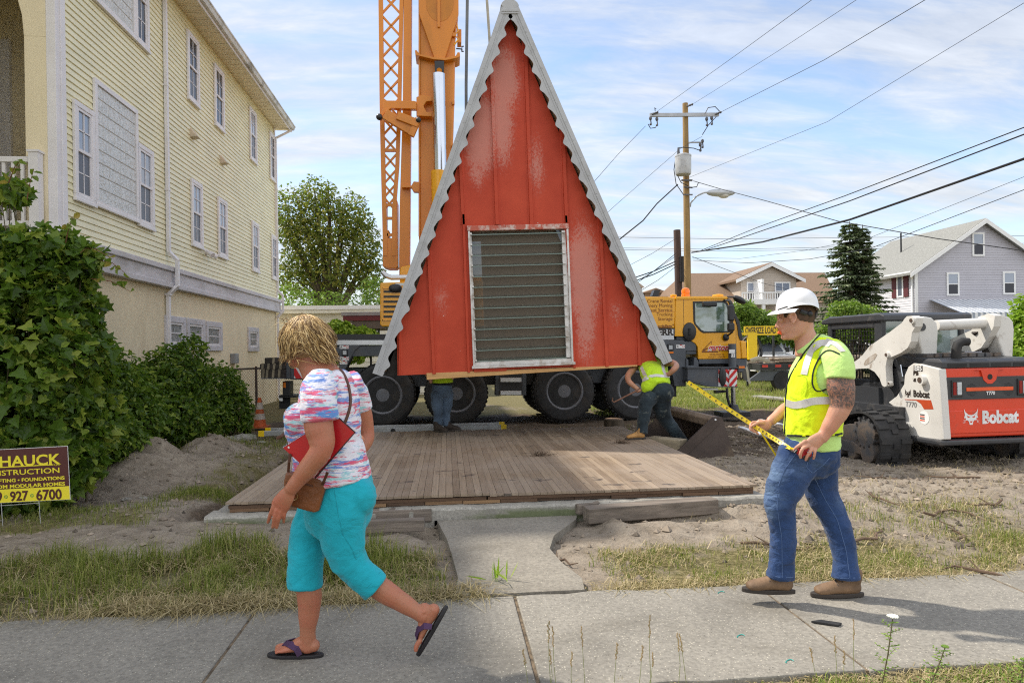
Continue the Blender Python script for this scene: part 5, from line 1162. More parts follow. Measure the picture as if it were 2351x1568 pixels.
def foot(mb, M, s=1, toes=True):
 """bare foot: x forward, y to the little toe (times s), z up; heel back at 0"""
 q = lambda x, y, z: M @ Vector((x, y*s, z))
 hint = (M.to_3x3() @ Vector((0, 1, 0)))
 limb(mb, [q(.025, 0, .034), q(.06, 0, .034), q(.11, .003, .034), q(.155, .004, .026), q(.185, .006, .02)], [(.029, .03), (.03, .033), (.034, .028), (.043, .02), (.043, .014)], hint=hint)
 limb(mb, [q(.055, 0, .082), q(.06, 0, .065), q(.10, 0, .05), q(.15, 0, .03)], [(.030, .032), (.033, .034), (.033, .028), (.036, .018)], hint=hint)
 mb.ball(q(.055, .030, .07), .009); mb.ball(q(.055, -.030, .072), .009)
 for i, (y, L, r) in enumerate(((-.030, .052, .0125), (-.008, .048, .0085), (.009, .043, .008), (.024, .037, .0075), (.037, .030, .007))):
  limb(mb, [q(.18, y, .018), q(.18+L*.6, y*1.05, .019), q(.18+L, y*1.05, .012)], [r*1.05, r, r*.9], 10, hint=hint)
def basis(o, f, u):
 f = Vector(f).normalized(); u = (Vector(u)-f*Vector(u).dot(f)).normalized(); y = u.cross(f)
 M = Matrix.Identity(4)
 for i in range(3): M[i][0] = f[i]; M[i][1] = y[i]; M[i][2] = u[i]; M[i][3] = o[i]
 return M
# -- the woman walking past
wz = Zm(950, 1150, 1.081)
WD = 3.33
def W(x, y, d=WD): return atd(*wz(x, y), d)
wk = 1/(1.081*1.6589*FPX/WD)
woman = empty('person', W(380, 1480)*1.0); woman.location.z = 0; bpy.context.view_layer.update()
tag(woman, 'woman in turquoise capri trousers and streaked shirt walking with a red notebook', 'person')
sk = skin_mat('tanned_skin', (0.40, 0.165, 0.09), (0.47, 0.145, 0.085))
mb = MB()
# head, neck
Mh = Matrix.Rotation(R(12), 3, CD)
mb.ball(W(232, 165), .082, .085, .108, 20, 14, Mh)
limb(mb, [W(205, 205), W(196, 232, WD+.02), W(190, 250, WD+.05)], [.062, .052, .03])
limb(mb, [W(232, 190), W(252, 240), W(285, 285), W(310, 330)], [(.058, .062), (.062, .07), (.09, .085), (.13, .10)])
mb.ball(W(176, 222, WD-.075), .012, .008, .03, 10, 8)
# near arm
limb(mb, [W(290, 345, 3.16), W(283, 430, 3.11), W(285, 510, 3.08), W(298, 570, 3.07), W(290, 620, 3.06), W(240, 685, 3.06), W(195, 740, 3.06), W(168, 775, 3.06)],
     [.068, .068, (.06, .066), (.053, .060), (.047, .051), (.043, .045), (.033, .034), (.026, .030)])
mb.ball(W(322, 590, 3.07), .03)
# hand: palm and five fingers
limb(mb, [W(165, 778, 3.06), W(148, 805, 3.06), W(132, 830, 3.065), W(122, 848, 3.07)], [(.018, .030), (.018, .040), (.017, .044), (.014, .042)], cap=.5)
dn = (W(0, 100)-W(0, 0)).normalized(); lf = -CR
for (bx, by, tx, ty, L, r, dd) in ((100, 838, 76, 908, .028, .0095, .0), (114, 852, 96, 928, .031, .0098, -.004), (131, 858, 112, 930, .030, .0095, -.002), (149, 852, 141, 908, .025, .0086, .004)):
 b0, t0 = W(bx, by, 3.065+dd), W(tx, ty, 3.085+dd); D = (t0-b0); D3 = D.length
 limb(mb, [b0, b0+D*.42-CD*.006, b0+D*.75-CD*.002, t0], [r*1.02, r, r*.92, r*.8], 10)
limb(mb, [W(138, 800, 3.085), W(118, 826, 3.10), W(112, 858, 3.11), W(114, 878, 3.105)], [.013, .0115, .0105, .009], 10)
# far arm
limb(mb, [W(425, 370, 3.45), W(462, 450, 3.5), W(478, 530, 3.52), W(474, 575, 3.5), W(420, 640, 3.42)], [.055, .05, .044, .042, .035])
# legs
limb(mb, [W(232, 1060, 3.38), W(238, 1150, 3.37), W(247, 1210, 3.37), W(245, 1280, 3.37), W(240, 1350, 3.37), W(240, 1400, 3.37), W(240, 1425, 3.37)], [.062, (.055, .058), (.055, .061), (.048, .052), (.036, .039), (.033, .037), (.032, .037)])
F1 = basis(W(293, 1462, 3.37)-Vector((0, 0, W(293, 1462, 3.37).z-.022)), -CR+CD*.05, CU)
foot(mb, F1, 1)
limb(mb, [W(420, 1070, 3.29), W(490, 1140, 3.29), W(560, 1192, 3.29), W(630, 1236, 3.29), W(690, 1275, 3.28), W(722, 1296, 3.28)], [.065, (.056, .058), (.053, .055), (.044, .046), (.034, .036), (.032, .036)])
f2 = (W(702, 1478, 3.29)-W(826, 1268, 3.28)).normalized(); u2 = (W(690, 1258, 3.28)-W(780, 1310, 3.28)).normalized()
F2 = basis(W(806, 1262, 3.285)+u2*.012, f2, u2)
foot(mb, F2, -1)
soft('body', mb, sk, woman, .0045, 3)
# toe nails are too small to show; flip-flops
fl_sole = mat('sandal_sole', (.012, .010, .012), .6, var=.2); fl_strap = mat('purple_strap', (.06, .022, .075), .7, var=.2, vscale=30)
def sandal(M, s):
 out_ = []
 for t in np.linspace(0, 2*math.pi, 33)[:-1]:
  c, sn = math.cos(t), math.sin(t); x = .125+.142*c; w = (.036+.012*max(0, c))*(1-.0*c); out_.append(M @ Vector((x, s*(w*sn+.002), -.022)))
 mb = MB(); mb.prism(out_, M.to_3x3() @ Vector((0, 0, .021))); so_ = mb.build('flip_flop', fl_sole, woman, bevel=.006)
 mb = MB(); q = lambda x, y, z: M @ Vector((x, y*s, z)); up_ = M.to_3x3() @ Vector((0, 0, 1))
 for sd in (-1, 1):
  P = [q(.195, -.014, .026), q(.175, -.014+sd*.012, .043), q(.14, sd*.03, .052), q(.105, sd*.042, .036), q(.09, sd*.043, .004)]
  Wd = [.012, .028, .034, .03, .026]; vs = []; fs = []
  for i, p in enumerate(P):
   t = (P[min(i+1, 4)]-P[max(i-1, 0)]).normalized(); nr = (p-q(.13, 0, .0)).normalized(); sdv = t.cross(nr).normalized()
   for a, b_ in ((-.5, 0), (-.5, .004), (.5, .004), (.5, 0)): vs.append(p+sdv*Wd[i]*a+nr*b_)
  for i in range(4):
   for k in range(4): fs.append((i*4+k, i*4+(k+1) % 4, (i+1)*4+(k+1) % 4, (i+1)*4+k))
  mb.add(vs, fs)
 mb.cyl(q(.195, -.014, -.002), q(.195, -.014, .03), .004, n=8); mb.build('sandal_strap', fl_strap, so_, smooth=True)
sandal(F1, 1); sandal(F2, -1)
# trousers
turq = cloth('turquoise_twill', (0.014, 0.40, 0.50), .8, .55, 7, 300, .06, sc=(1, 1, 1.4))
mb = MB()
limb(mb, [W(410, 742, 3.33), W(392, 790, 3.33), W(368, 850, 3.33), W(345, 900, 3.33)], [(.165, .128), (.175, .152), (.175, .165), (.15, .15)], 24)
mb.ball(W(455, 800, 3.27), .085, .09, .095); mb.ball(W(445, 800, 3.40), .085, .09, .095)
limb(mb, [W(388, 820, 3.26), W(382, 900, 3.25), W(386, 980, 3.25), W(405, 1050, 3.26), W(450, 1110, 3.27), W(522, 1174, 3.28)], [(.10, .118), (.10, .112), (.09, .105), (.084, .092), (.076, .077), (.072, .075)], 24, cap=0.12)
limb(mb, [W(290, 840, 3.4), W(252, 920, 3.4), W(236, 1010, 3.39), W(230, 1090, 3.38), W(229, 1172, 3.375)], [(.10, .108), (.095, .092), (.09, .09), (.085, .085), (.082, .086)], 24, cap=0.12)
pants = soft('trousers', mb, turq, woman, .008, 3, .014, .10)
# shirt
def streaks(nt, c):
 t = nn(nt, 'ShaderNodeTexCoord')
 def layer(seed, thr, colr, base, sx=1.3, sz=17):
  n = noise(nt, 1.0, 5, .72, .25, sc=(sx*4.2, sx*4.2, sz*3.0), loc=(seed, seed*2, seed*3)); return mixc(nt, ramp(nt, n, [(thr, 0), (thr+.035, .88)]), base, colr)
 c = layer(3, .53, (.30, .62, .66), c, 1.2, 8); c = layer(11, .515, (.09, .22, .60), c, 1.1, 11); c = layer(23, .53, (.70, .07, .14), c, 1.5, 14)
 return mixc(nt, ramp(nt, noise(nt, 1, 5, .8, 0, sc=(6, 6, 60), loc=(9, 9, 9)), [(.55, 0), (.6, .9)]), c, (.82, .80, .86))
shirt_m = cloth('streaked_knit', (0.78, 0.76, 0.84), .85, .55, 8, 260, .03, streaks)
mb = MB()
limb(mb, [W(318, 292, 3.33), W(322, 315, 3.33), W(325, 355, 3.33), W(328, 420, 3.33), W(325, 490, 3.33), W(322, 560, 3.33), W(330, 630, 3.33), W(338, 690, 3.33), W(345, 738, 3.33)],
     [(.085, .082), (.14, .115), (.17, .132), (.175, .146), (.17, .157), (.165, .160), (.17, .175), (.18, .187), (.185, .190)], 28, cap=.1)
mb.ball(W(208, 490, 3.25), .078, .08, .078); mb.ball(W(202, 478, 3.42), .078, .08, .078); mb.ball(W(218, 520, 3.33), .09, .12, .09); mb.ball(W(250, 560, 3.3), .11, .1, .12)
limb(mb, [W(300, 322, 3.2), W(288, 370, 3.13), W(286, 430, 3.09), W(291, 488, 3.08)], [(.07, .08), (.078, .085), (.077, .084), (.075, .084)], 22, cap=.12)
limb(mb, [W(400, 325, 3.42), W(436, 385, 3.48), W(458, 448, 3.5)], [(.075, .075), (.07, .068), (.062, .062)], 20, cap=.12)
shirt = soft('shirt', mb, shirt_m, woman, .007, 3, .014, .11)
# hair: a cap plus many tapering locks swept from the crown
hm, nt, b = new_mat('blond_hair'); g = nn(nt, 'ShaderNodeNewGeometry')
nt.links.new(ramp(nt, g.outputs['Random Per Island'], [(0, (.10, .055, .025)), (.4, (.30, .175, .07)), (.7, (.68, .46, .19)), (1, (.80, .60, .32))]), b.inputs['Base Color']); b.inputs['Roughness'].default_value = .38; b.inputs['Specular IOR Level'].default_value = .35
bump(nt, b, noise(nt, 1, 5, .8, .2, sc=(260, 60, 60)), .5, .003)
hc = W(234, 158); mb = MB(); mb.ball(hc+CU*.004, .100, .104, .112, 20, 14)
mb.ball(W(300, 215, WD-.01), .055, .07, .05); mb.ball(W(185, 195, WD), .055, .08, .04)
hb = soft('hair', mb, mat('hair_base', (.34, .215, .095), .7, var=.35, vscale=30), woman, .008, 3)
mb = MB(); rh = random.Random(11)
crown = hc + CR*(-.005) + CU*.108 + CD*.01
for i in range(1900):
 th = rh.uniform(0, 2*math.pi); ph0 = rh.uniform(0.0, .9)**1.2; L = rh.uniform(1.1, 2.15); sw = rh.gauss(.15, .22)
 if rh.random() < .45: th = rh.gauss(math.pi*1.5, .9)
 pts = []; n = 9; side = math.cos(th)
 for k in range(n+1):
  t = k/n; ph = ph0 + t*L*(1.0 if ph0 < .6 else .7); aa = th + sw*t + .12*math.sin(2.5*t+i)*t
  rr_ = 1.04+.05*rh.random()+.05*t*math.sin(6*t+i*.7)
  ph_c = min(ph, 1.95)
  p = hc + (CR*math.sin(ph_c)*math.cos(aa)*.103*rr_ + CD*math.sin(ph_c)*math.sin(aa)*.106*rr_ + CU*math.cos(ph_c)*.116*rr_)
  if ph > 1.95: p = p - CU*(ph-1.95)*.10 + CR*(.05 if math.cos(aa) > 0 else -.01)*(ph-1.95)
  if t > .5: p = p + CR*(.035*(t-.5)*2*(1 if math.cos(aa) > .0 else -.55)) + CR*rh.uniform(-.004, .004)
  lim = hc.z-.118+.02*math.sin(i*1.7)
  if p.z < lim: p.z = lim+(p.z-lim)*.35
  pts.append(p)
 w = rh.uniform(.0007, .0026); mb.tube(pts, [(w*(1-.82*(k/n)**1.5)*(.6 if k == 0 else 1), .0016) for k in range(n+1)], 5)
for i in range(120):
 a = W(290+rh.uniform(-35, 30), 165+rh.uniform(-35, 45), WD-.09+rh.uniform(-.015, .05)); c = W(362+rh.uniform(-48, 10), 250+rh.uniform(-30, 14), WD-.07+rh.uniform(-.02, .05)); m_ = (a+c)/2+CR*rh.uniform(-.0, .02)+CU*rh.uniform(-.012, .015)
 w = rh.uniform(.001, .003); mb.tube([a, (a+m_)/2+CU*.004, m_, (m_+c)/2, c], [(w, .0016), (w, .0016), (w*.9, .0015), (w*.6, .001), (.0004, .0004)], 5)
for i in range(40):
 a = hc + CR*rh.uniform(-.09, .05)+CU*rh.uniform(.05, .11)-CD*.06; dirv = CR*rh.uniform(-.09, .02)+CU*rh.uniform(-.02, .045); mb.tube([a, a+dirv*.5+CU*.01, a+dirv-CU*.01], [.0012, .0009, .0003], 4)
mb.build('hair_locks', hm, hb, smooth=True, angle=180)
# earring
e0 = W(182, 253, WD-.085); mb = MB(); mb.tube([e0+(CR*math.cos(t)+CU*math.sin(t))*.0225 for t in np.linspace(0, 2*math.pi, 25)], .0016, 6); mb.build('earring', mat('gold', (.8, .6, .3), .2, 1), woman, smooth=True)
# notebook
nb = empty('notebook', W(290, 720, 3.15)); tag(nb, 'red spiral notebook held under the arm of the woman', 'notebook'); bpy.context.view_layer.update()
nbc = [(352, 466), (434, 536), (272, 722), (138, 600)]
redc = mat('notebook_red', (.50, .012, .022), .22, var=.05, coat=.4)
def npl(name, pts, d0, th, m, par, bev=0):
 mb = MB(); mb.prism([W(x, y, d0) for x, y in pts], CD*th); return mb.build(name, m, par, bevel=bev)
cov = npl('cover', nbc, 3.128, .002, redc, nb, .0); npl('pages', [(355, 470), (430, 537), (269, 719), (143, 601)], 3.131, .012, mat('paper', (.85, .85, .86), .8, var=.02), nb); npl('back_cover', nbc, 3.144, .002, mat('cover_edge', (.05, .02, .025), .5), nb)
npl('corner_edge', [(352, 466), (356, 463), (438, 536), (272, 728), (268, 722), (432, 537)], 3.1265, .001, mat('cover_edge', (.05, .02, .025), .5), cov)
lb = npl('label', [(312, 622), (334, 640), (268, 718), (262, 700)], 3.1262, .0005, white, cov)
def nwrite(s, x, y, capw, dx, dy, m, bold=0):
 a = W(x, y, 3.1255); ux = (W(x+dx, y+dy, 3.1255)-a).normalized(); uy = ux.cross(CD)*-1; vs, fs = text_pts(s, 1.0, bold=bold); w = max(v.x for v in vs)-min(v.x for v in vs); k = capw*wk/w
 if uy.z < 0: uy = -uy
 mb = MB(); mb.add([a+ux*v.x*k+uy*v.y*k for v in vs], fs); mb.build('lettering', m, cov)
nwrite('SUBJECT', 309, 644, 34, 12, -15, ink, .02); nwrite('COLLEGE', 300, 672, 62, 12, -15, ink, .05)
mb = MB()
for i in range(30):
 a = W(138+(352-138)*(i+.7)/30*1.0, 600+(466-600)*(i+.7)/30, 3.136); ex = (W(138, 600)-W(352, 466)).normalized(); pr_ = ex.cross(CD).normalized(); pr_ = pr_ if pr_.z > 0 else -pr_
 mb.tube([a+pr_*(.006*math.cos(t)+.001)+CD*(.011*math.sin(t)) for t in np.linspace(0, 2*math.pi, 11)], .0011, 5)
mb.build('spiral', chrome, nb, smooth=True); MB().cyl(W(162, 598, 3.127), W(162, 598, 3.129), .005, n=12).build('punch_hole', white, cov)
# handbag
bag = empty('handbag', W(225, 865, 3.2)); tag(bag, 'small brown leather handbag with a long strap hanging at the hip of the woman', 'handbag'); bpy.context.view_layer.update()
lea = mat('brown_leather', (.20, .065, .020), .38, var=.2, vscale=9, bmp=.35, bscale=45, coat=.15); stl = mat('dark_leather', (.10, .035, .018), .5, var=.2)
mb = MB(); bp = [(150, 700), (172, 704), (316, 736), (308, 775), (284, 862), (262, 868), (168, 842), (152, 800), (138, 745)]
mb.prism([W(x, y, 3.145) for x, y in bp], CD*.055); bgm = soft('bag_body', mb, lea, bag, .006, 5)
ribbon('zip', [bgm], wz, [(152, 745), (190, 742), (250, 752), (262, 758)], .008, stl, bgm, .001, .001)
mb = MB(); hh = hit([bgm], *wz(184, 800), freeze()); q = (hh[1] if hh else W(184, 800, 3.14))-CD*.004
mb.tube([q+(CR*math.cos(t)+CU*math.sin(t))*.017 for t in np.linspace(0, 2*math.pi, 21)], .0022, 6); mb.build('brass_ring', mat('brass', (.6, .42, .2), .3, 1), bgm, smooth=True)
dg = freeze()
ribbon('strap', [shirt], wz, [(362, 268), (385, 292), (402, 330), (414, 385), (414, 425), (402, 470), (388, 505)], .013, stl, bag, .004, .003, dg=dg)
MB().tube([W(168, 625, 3.12), W(163, 660, 3.12), W(160, 700, 3.14)], [(.0065, .002)]*3, 6, hint=CR).tube([W(322, 700, 3.12), W(305, 742, 3.13), W(300, 752, 3.14)], [(.0065, .002)]*3, 6, hint=CR).tube([W(112, 562, 3.3), W(132, 552, 3.28), W(150, 535, 3.28)], [(.008, .002)]*3, 6, hint=CU).build('strap', stl, bag)
# trouser hems and seams
dg = freeze(); ts = cloth('turquoise_seam', (0.012, 0.32, 0.39), .8, .2, 9, 300)
ribbon('hem_stitch', [pants], wz, [(158, 1137), (200, 1143), (255, 1143), (302, 1138)], .0022, ts, pants, .0008, .0006, dg=dg)
ribbon('side_seam', [pants], wz, [(345, 745), (365, 870), (385, 960), (420, 1010), (440, 1060)], .0025, ts, pants, .0008, .0006, dg=dg)
ribbon('hem_stitch', [pants], wz, [(545, 1100), (510, 1150), (455, 1200)], .0022, ts, pants, .0008, .0006, dg=dg)
# -- the man with the tape measure
mz_, hz_, tz_ = Zm(2700, 1050, 1.2057), Zm(2750, 1080, 4.238), Zm(2830, 1600, 5.598)
MD = 4.05
def M_(x, y, d=MD): return atd(*mz_(x, y), d)
def H_(x, y, d=MD): return atd(*hz_(x, y), d)
def T_(x, y, d=MD): return atd(*tz_(x, y), d)
man = empty('person', M_(430, 1470)); man.location.z = 0; bpy.context.view_layer.update()
tag(man, 'man in white hard hat, yellow vest and blue jeans paying out a tape measure', 'person')
def bake(o, cut=None, thick=0):
 dg = freeze(); me = bpy.data.meshes.new_from_object(o.evaluated_get(dg)); o.modifiers.clear(); mt = list(o.data.materials); o.data = me
 if cut:
  bm = bmesh.new(); bm.from_mesh(me); MW = o.matrix_world
  kill = [f for f in bm.faces if cut(MW @ f.calc_center_median())]; bmesh.ops.delete(bm, geom=kill, context='FACES'); bm.to_mesh(me); bm.free()
 for p in me.polygons: p.use_smooth = True
 if thick: s = o.modifiers.new('solid', 'SOLIDIFY'); s.thickness = thick; s.offset = -1
 return o
def scr(p):
 q = p-CAM; d = q.dot(FWD); return CX+q.dot(RT)/d*FPX, CYP-q.dot(UP)/d*FPX, d
def tomz(p): x, y, d = scr(p); return (x*1.65887-2700)*1.2057, (y*1.65887-1050)*1.2057, d
tat_c = M_(605, 530, 3.80)
def tattoo(nt, c):
 g = nn(nt, 'ShaderNodeNewGeometry'); l = nn(nt, 'ShaderNodeVectorMath', operation='DISTANCE'); nt.links.new(g.outputs['Position'], l.inputs[0]); l.inputs[1].default_value = tuple(tat_c)
 n = noise(nt, 16, 4, .6, 1.5); m_ = nn(nt, 'ShaderNodeMath', operation='MULTIPLY_ADD'); nt.links.new(n, m_.inputs[0]); m_.inputs[1].default_value = .06; nt.links.new(l.outputs['Value'], m_.inputs[2])
 mask = ramp(nt, m_.outputs[0], [(.128, .9), (.145, 0)])
 pat = ramp(nt, noise(nt, 30, 5, .7, 2.5), [(.38, (.03, .028, .03)), (.5, (.10, .075, .065)), (.56, (.40, .16, .09)), (.64, (.05, .045, .045))])
 return mixc(nt, mask, c, pat)
ms_ = skin_mat('light_skin', (0.56, 0.30, 0.20), (0.60, 0.27, 0.18), tattoo, .15)
mb = MB()
u = lambda x, y, d=MD: cxz(H_(x, y, d))
def lv(y, xf, xb, hd): a, c = H_(xf, y), H_(xb, y); z = (a.z+c.z)/2; return (z, (a-CAM).dot(CR), (c-CAM).dot(CR), hd, MD)
sk_levels = [lv(150, 1120, 1300, .03), lv(190, 1040, 1390, .055), lv(250, 960, 1440, .068), lv(330, 915, 1475, .075), lv(400, 902, 1492, .078), lv(470, 895, 1500, .079), lv(530, 896, 1494, .078), lv(575, 905, 1480, .077), lv(612, 922, 1462, .075), lv(690, 925, 1440, .073), lv(750, 934, 1420, .070), lv(800, 962, 1400, .066), lv(850, 972, 1320, .058), lv(885, 990, 1220, .048), lv(908, 1025, 1160, .03)]
sk_levels = sk_levels[::-1]
stack(mb, sk_levels, 30, .32)
# nose, brow, lips, chin
limb(mb, [H_(918, 590), H_(902, 640), H_(885, 680)], [.009, .011, .012], 10); mb.ball(H_(888, 690), .0125, .013, .012, 10, 8); mb.ball(H_(918, 706, MD-.012), .010, .008, .008); mb.ball(H_(918, 706, MD+.012), .010, .008, .008); limb(mb, [H_(905, 690), H_(925, 730), H_(945, 765)], [.010, .009, .008], 8)
limb(mb, [H_(912, 548, MD-.045), H_(900, 545, MD-.02), H_(898, 548), H_(900, 545, MD+.02), H_(912, 548, MD+.045)], [.008]*5, 8)
limb(mb, [H_(985, 775, MD-.022), H_(958, 770), H_(985, 775, MD+.022)], [.006, .008, .006], 8); limb(mb, [H_(990, 800, MD-.02), H_(966, 802), H_(990, 800, MD+.02)], [.006, .008, .006], 8); mb.ball(H_(1000, 868), .018, .022, .016); mb.ball(H_(955, 600, MD-.045), .014, .012, .012)
# ear
for e in (-1,):
 E = lambda x, y: H_(x, y, MD-.088)
 limb(mb, [E(1100, 560), E(1095, 500), E(1125, 474), E(1170, 490), E(1186, 550), E(1165, 610), E(1140, 640)], [(.011, .007)]*7, 10); mb.ball(E(1140, 550)+CD*.008, .016, .008, .028, 10, 8)
# neck
limb(mb, [H_(1290, 620), H_(1310, 760), H_(1345, 880), H_(1390, 1000), H_(1420, 1100)], [(.058, .062), (.058, .060), (.062, .064), (.078, .075), (.10, .085)], 22)
# near arm: the tattooed upper arm, elbow, forearm, wrist
limb(mb, [M_(585, 370, 3.86), M_(602, 450, 3.82), M_(606, 515, 3.80), M_(612, 570, 3.79), M_(597, 620, 3.79), M_(562, 680, 3.80), M_(532, 725, 3.81), M_(515, 748, 3.81)],
     [.07, (.062, .070), (.060, .076), (.052, .066), (.05, .056), (.042, .045), (.031, .035), (.028, .034)])
hd = 3.805
limb(mb, [T_(1690, 330, hd), T_(1600, 410, hd), T_(1510, 480, hd), T_(1430, 560, hd+.003)], [(.019, .030), (.019, .038), (.018, .042), (.014, .040)], cap=.5)
for pts, r in (([(1330, 440, 0), (1220, 520, -.004), (1130, 590, .008), (1085, 650, .020)], .0102), ([(1395, 545, -.006), (1280, 600, -.022), (1222, 720, -.018), (1225, 800, .0)], .0102), ([(1475, 590, -.006), (1425, 680, -.022), (1365, 770, -.018), (1335, 850, .0)], .0100), ([(1555, 590, -.002), (1535, 660, -.016), (1520, 745, -.014), (1498, 825, .0)], .0088)):
 limb(mb, [T_(x, y, hd+dd) for x, y, dd in pts], [r*1.08, r, r*.94, r*.82], 10)
limb(mb, [T_(1560, 460, hd+.02), T_(1440, 560, hd+.035), T_(1330, 600, hd+.04), T_(1250, 590, hd+.04)], [.016, .013, .011, .009], 10)
# far arm and hand on the blade
limb(mb, [M_(500, 420, 4.22), M_(470, 520, 4.25), M_(420, 575, 4.22), M_(350, 615, 4.18), M_(300, 655, 4.15), M_(282, 668, 4.14)], [.06, .05, .044, .040, .030, .028])
fd = 4.13
limb(mb, [T_(560, 90, fd), T_(470, 110, fd), T_(380, 110, fd), T_(300, 90, fd)], [(.018, .028), (.018, .034), (.018, .036), (.014, .034)], cap=.5)
for pts, r in (([(290, 50, .01), (210, 50, .0), (160, 100, -.012), (175, 150, -.022)], .0098), ([(290, 90, .008), (200, 110, -.004), (150, 170, -.016), (180, 215, -.024)], .0098), ([(310, 130, .006), (240, 170, -.006), (210, 220, -.018), (250, 255, -.024)], .0094), ([(340, 150, .006), (290, 210, -.006), (285, 260, -.016), (325, 295, -.020)], .0085), ([(430, 70, -.01), (330, 60, -.028), (250, 90, -.038), (200, 120, -.036)], .0105)):
 limb(mb, [T_(x, y, fd+dd) for x, y, dd in pts], [r*1.08, r, r*.94, r*.8], 10)
mbody = soft('body', mb, ms_, man, .0045, 2)
# buzz cut: a thin shell over the skull with its hairline cut
mb = MB(); stack(mb, [(z, xf-.0035, xb+.004, hd_+.0035, d) for z, xf, xb, hd_, d in sk_levels], 30, .32)
hr = soft('hair', mb, mat('buzz_hair', (.085, .045, .025), .8, var=.35, vscale=40), man, .005, 1)
def toh(p): x, y, d = scr(p); return (x*1.65887-2750)*4.238, (y*1.65887-1080)*4.238, d
HL = [(880, 400), (915, 430), (960, 450), (985, 480), (1005, 545), (1040, 552), (1062, 500), (1100, 465), (1180, 470), (1215, 540), (1250, 590), (1400, 622), (1520, 625)]
def hair_cut(p):
 x, y, d = toh(p)
 for (a, b_), (c, e) in zip(HL[:-1], HL[1:]):
  if a <= x <= c: return y > b_+(e-b_)*(x-a)/(c-a)
 return x < 880
bake(hr, hair_cut)
fcm = mat('lip_pink', (.45, .16, .13), .5)
mb = MB(); mb.beam(H_(930, 590, MD-.055), H_(975, 600, MD-.064), .0015, .002); mb.build('eyelid', mat('lash', (.12, .06, .04), .7), man); mb = MB(); limb(mb, [H_(905, 560, MD-.03), H_(935, 548, MD-.055), H_(965, 560, MD-.066)], [.002, .0028, .002], 8); mb.build('eyebrow', mat('brow_hair', (.20, .10, .06), .8), man, smooth=True)
# orange ear plugs held between the lips
plug = MB(); plug.prism([H_(x, y, MD-.01) for x, y in ((950, 762), (985, 788), (965, 830), (902, 805), (918, 765))], CD*.016); tag(plug.build('ear_plug', mat('plug_orange', (.9, .12, .02), .6), bevel=.003), 'small orange foam ear plug held between the lips of the man', 'ear plug')
# hard hat
hat = empty('hard_hat', H_(1210, 450)); tag(hat, 'white plastic hard hat with a black ratchet band', 'hard hat'); bpy.context.view_layer.update()
wpl = mat('hat_plastic', (.80, .80, .81), .22, var=.02, coat=.3)
def hl(y, xf, xb, hd_): return lv(y, xf, xb, hd_)
lev = [hl(470, 868, 1552, .130), hl(462, 884, 1556, .132), hl(455, 884, 1540, .129), hl(400, 884, 1535, .128), hl(345, 890, 1527, .125), hl(335, 894, 1524, .122), hl(260, 908, 1512, .119), hl(190, 945, 1478, .106), hl(130, 1000, 1420, .087), hl(92, 1070, 1350, .06), hl(74, 1140, 1285, .035), hl(68, 1180, 1240, .012)]
def rim(t, L):
 k = max(0.0, 1-(L[0]-lev[0][0])/.045); return k*(.045*max(0, math.sin(t)**2-.15)*(1) + .012*max(0, -math.cos(t)))
mb = MB(); stack(mb, lev, 36, .06, rim); mb.f.pop(-2); mb.m.pop()
o = mb.build('shell', wpl, hat, smooth=True, angle=180); s_ = o.modifiers.new('thick', 'SOLIDIFY'); s_.thickness = .003
sb = o.modifiers.new('sub', 'SUBSURF'); sb.levels = sb.render_levels = 1
mb = MB(); vs = []; fs = []; n = 16
for i in range(n+1):
 t = -1.25+2.5*i/n; c, sn = math.cos(t), math.sin(t)
 a = H_(1210, 440)-CR*(.122*c)+CD*(.122*sn)+CU*(.006*(1-c)+.004); w = .052*c**.6
 b_ = a - CR*(w*.93)+CD*(w*.3*sn) - CU*(.018+.006*c)
 vs += [a, (a+b_)/2+CU*.004, b_, b_-CU*.003, (a+b_)/2+CU*.001, a-CU*.003]
for i in range(n):
 for k in range(6): fs.append((i*6+k, i*6+(k+1) % 6, (i+1)*6+(k+1) % 6, (i+1)*6+k))
mb.add(vs, fs); mb.build('peak', wpl, hat, smooth=True, angle=60)
bnd = mat('black_band', (.02, .022, .03), .45)
mb = MB(); stp = [H_(1265, 440, MD-.088), H_(1330, 468, MD-.088), H_(1400, 490, MD-.07), H_(1470, 505, MD-.045), H_(1512, 510, MD), H_(1490, 500, MD+.05)]; mb.tube(stp, [(.0125, .004)]*6, 8, hint=CU); bo = mb.build('headband', bnd, hat, smooth=True)
mb = MB(); mb.cyl(H_(1505, 500, MD-.03), H_(1530, 505, MD-.035), .022, n=14).ball(H_(1420, 485, MD-.075), .016, .012, .017).cyl(H_(1295, 440, MD-.10), H_(1295, 440, MD-.09), .007, n=10); mb.build('ratchet', bnd, bo, smooth=True)
mb = MB(); mb.tube([H_(900, 425, MD-.06), H_(980, 398, MD-.095), H_(1060, 372, MD-.105)], [(.004, .002)]*3, 6, hint=CU); mb.build('inner_band', bnd, bo, smooth=True)
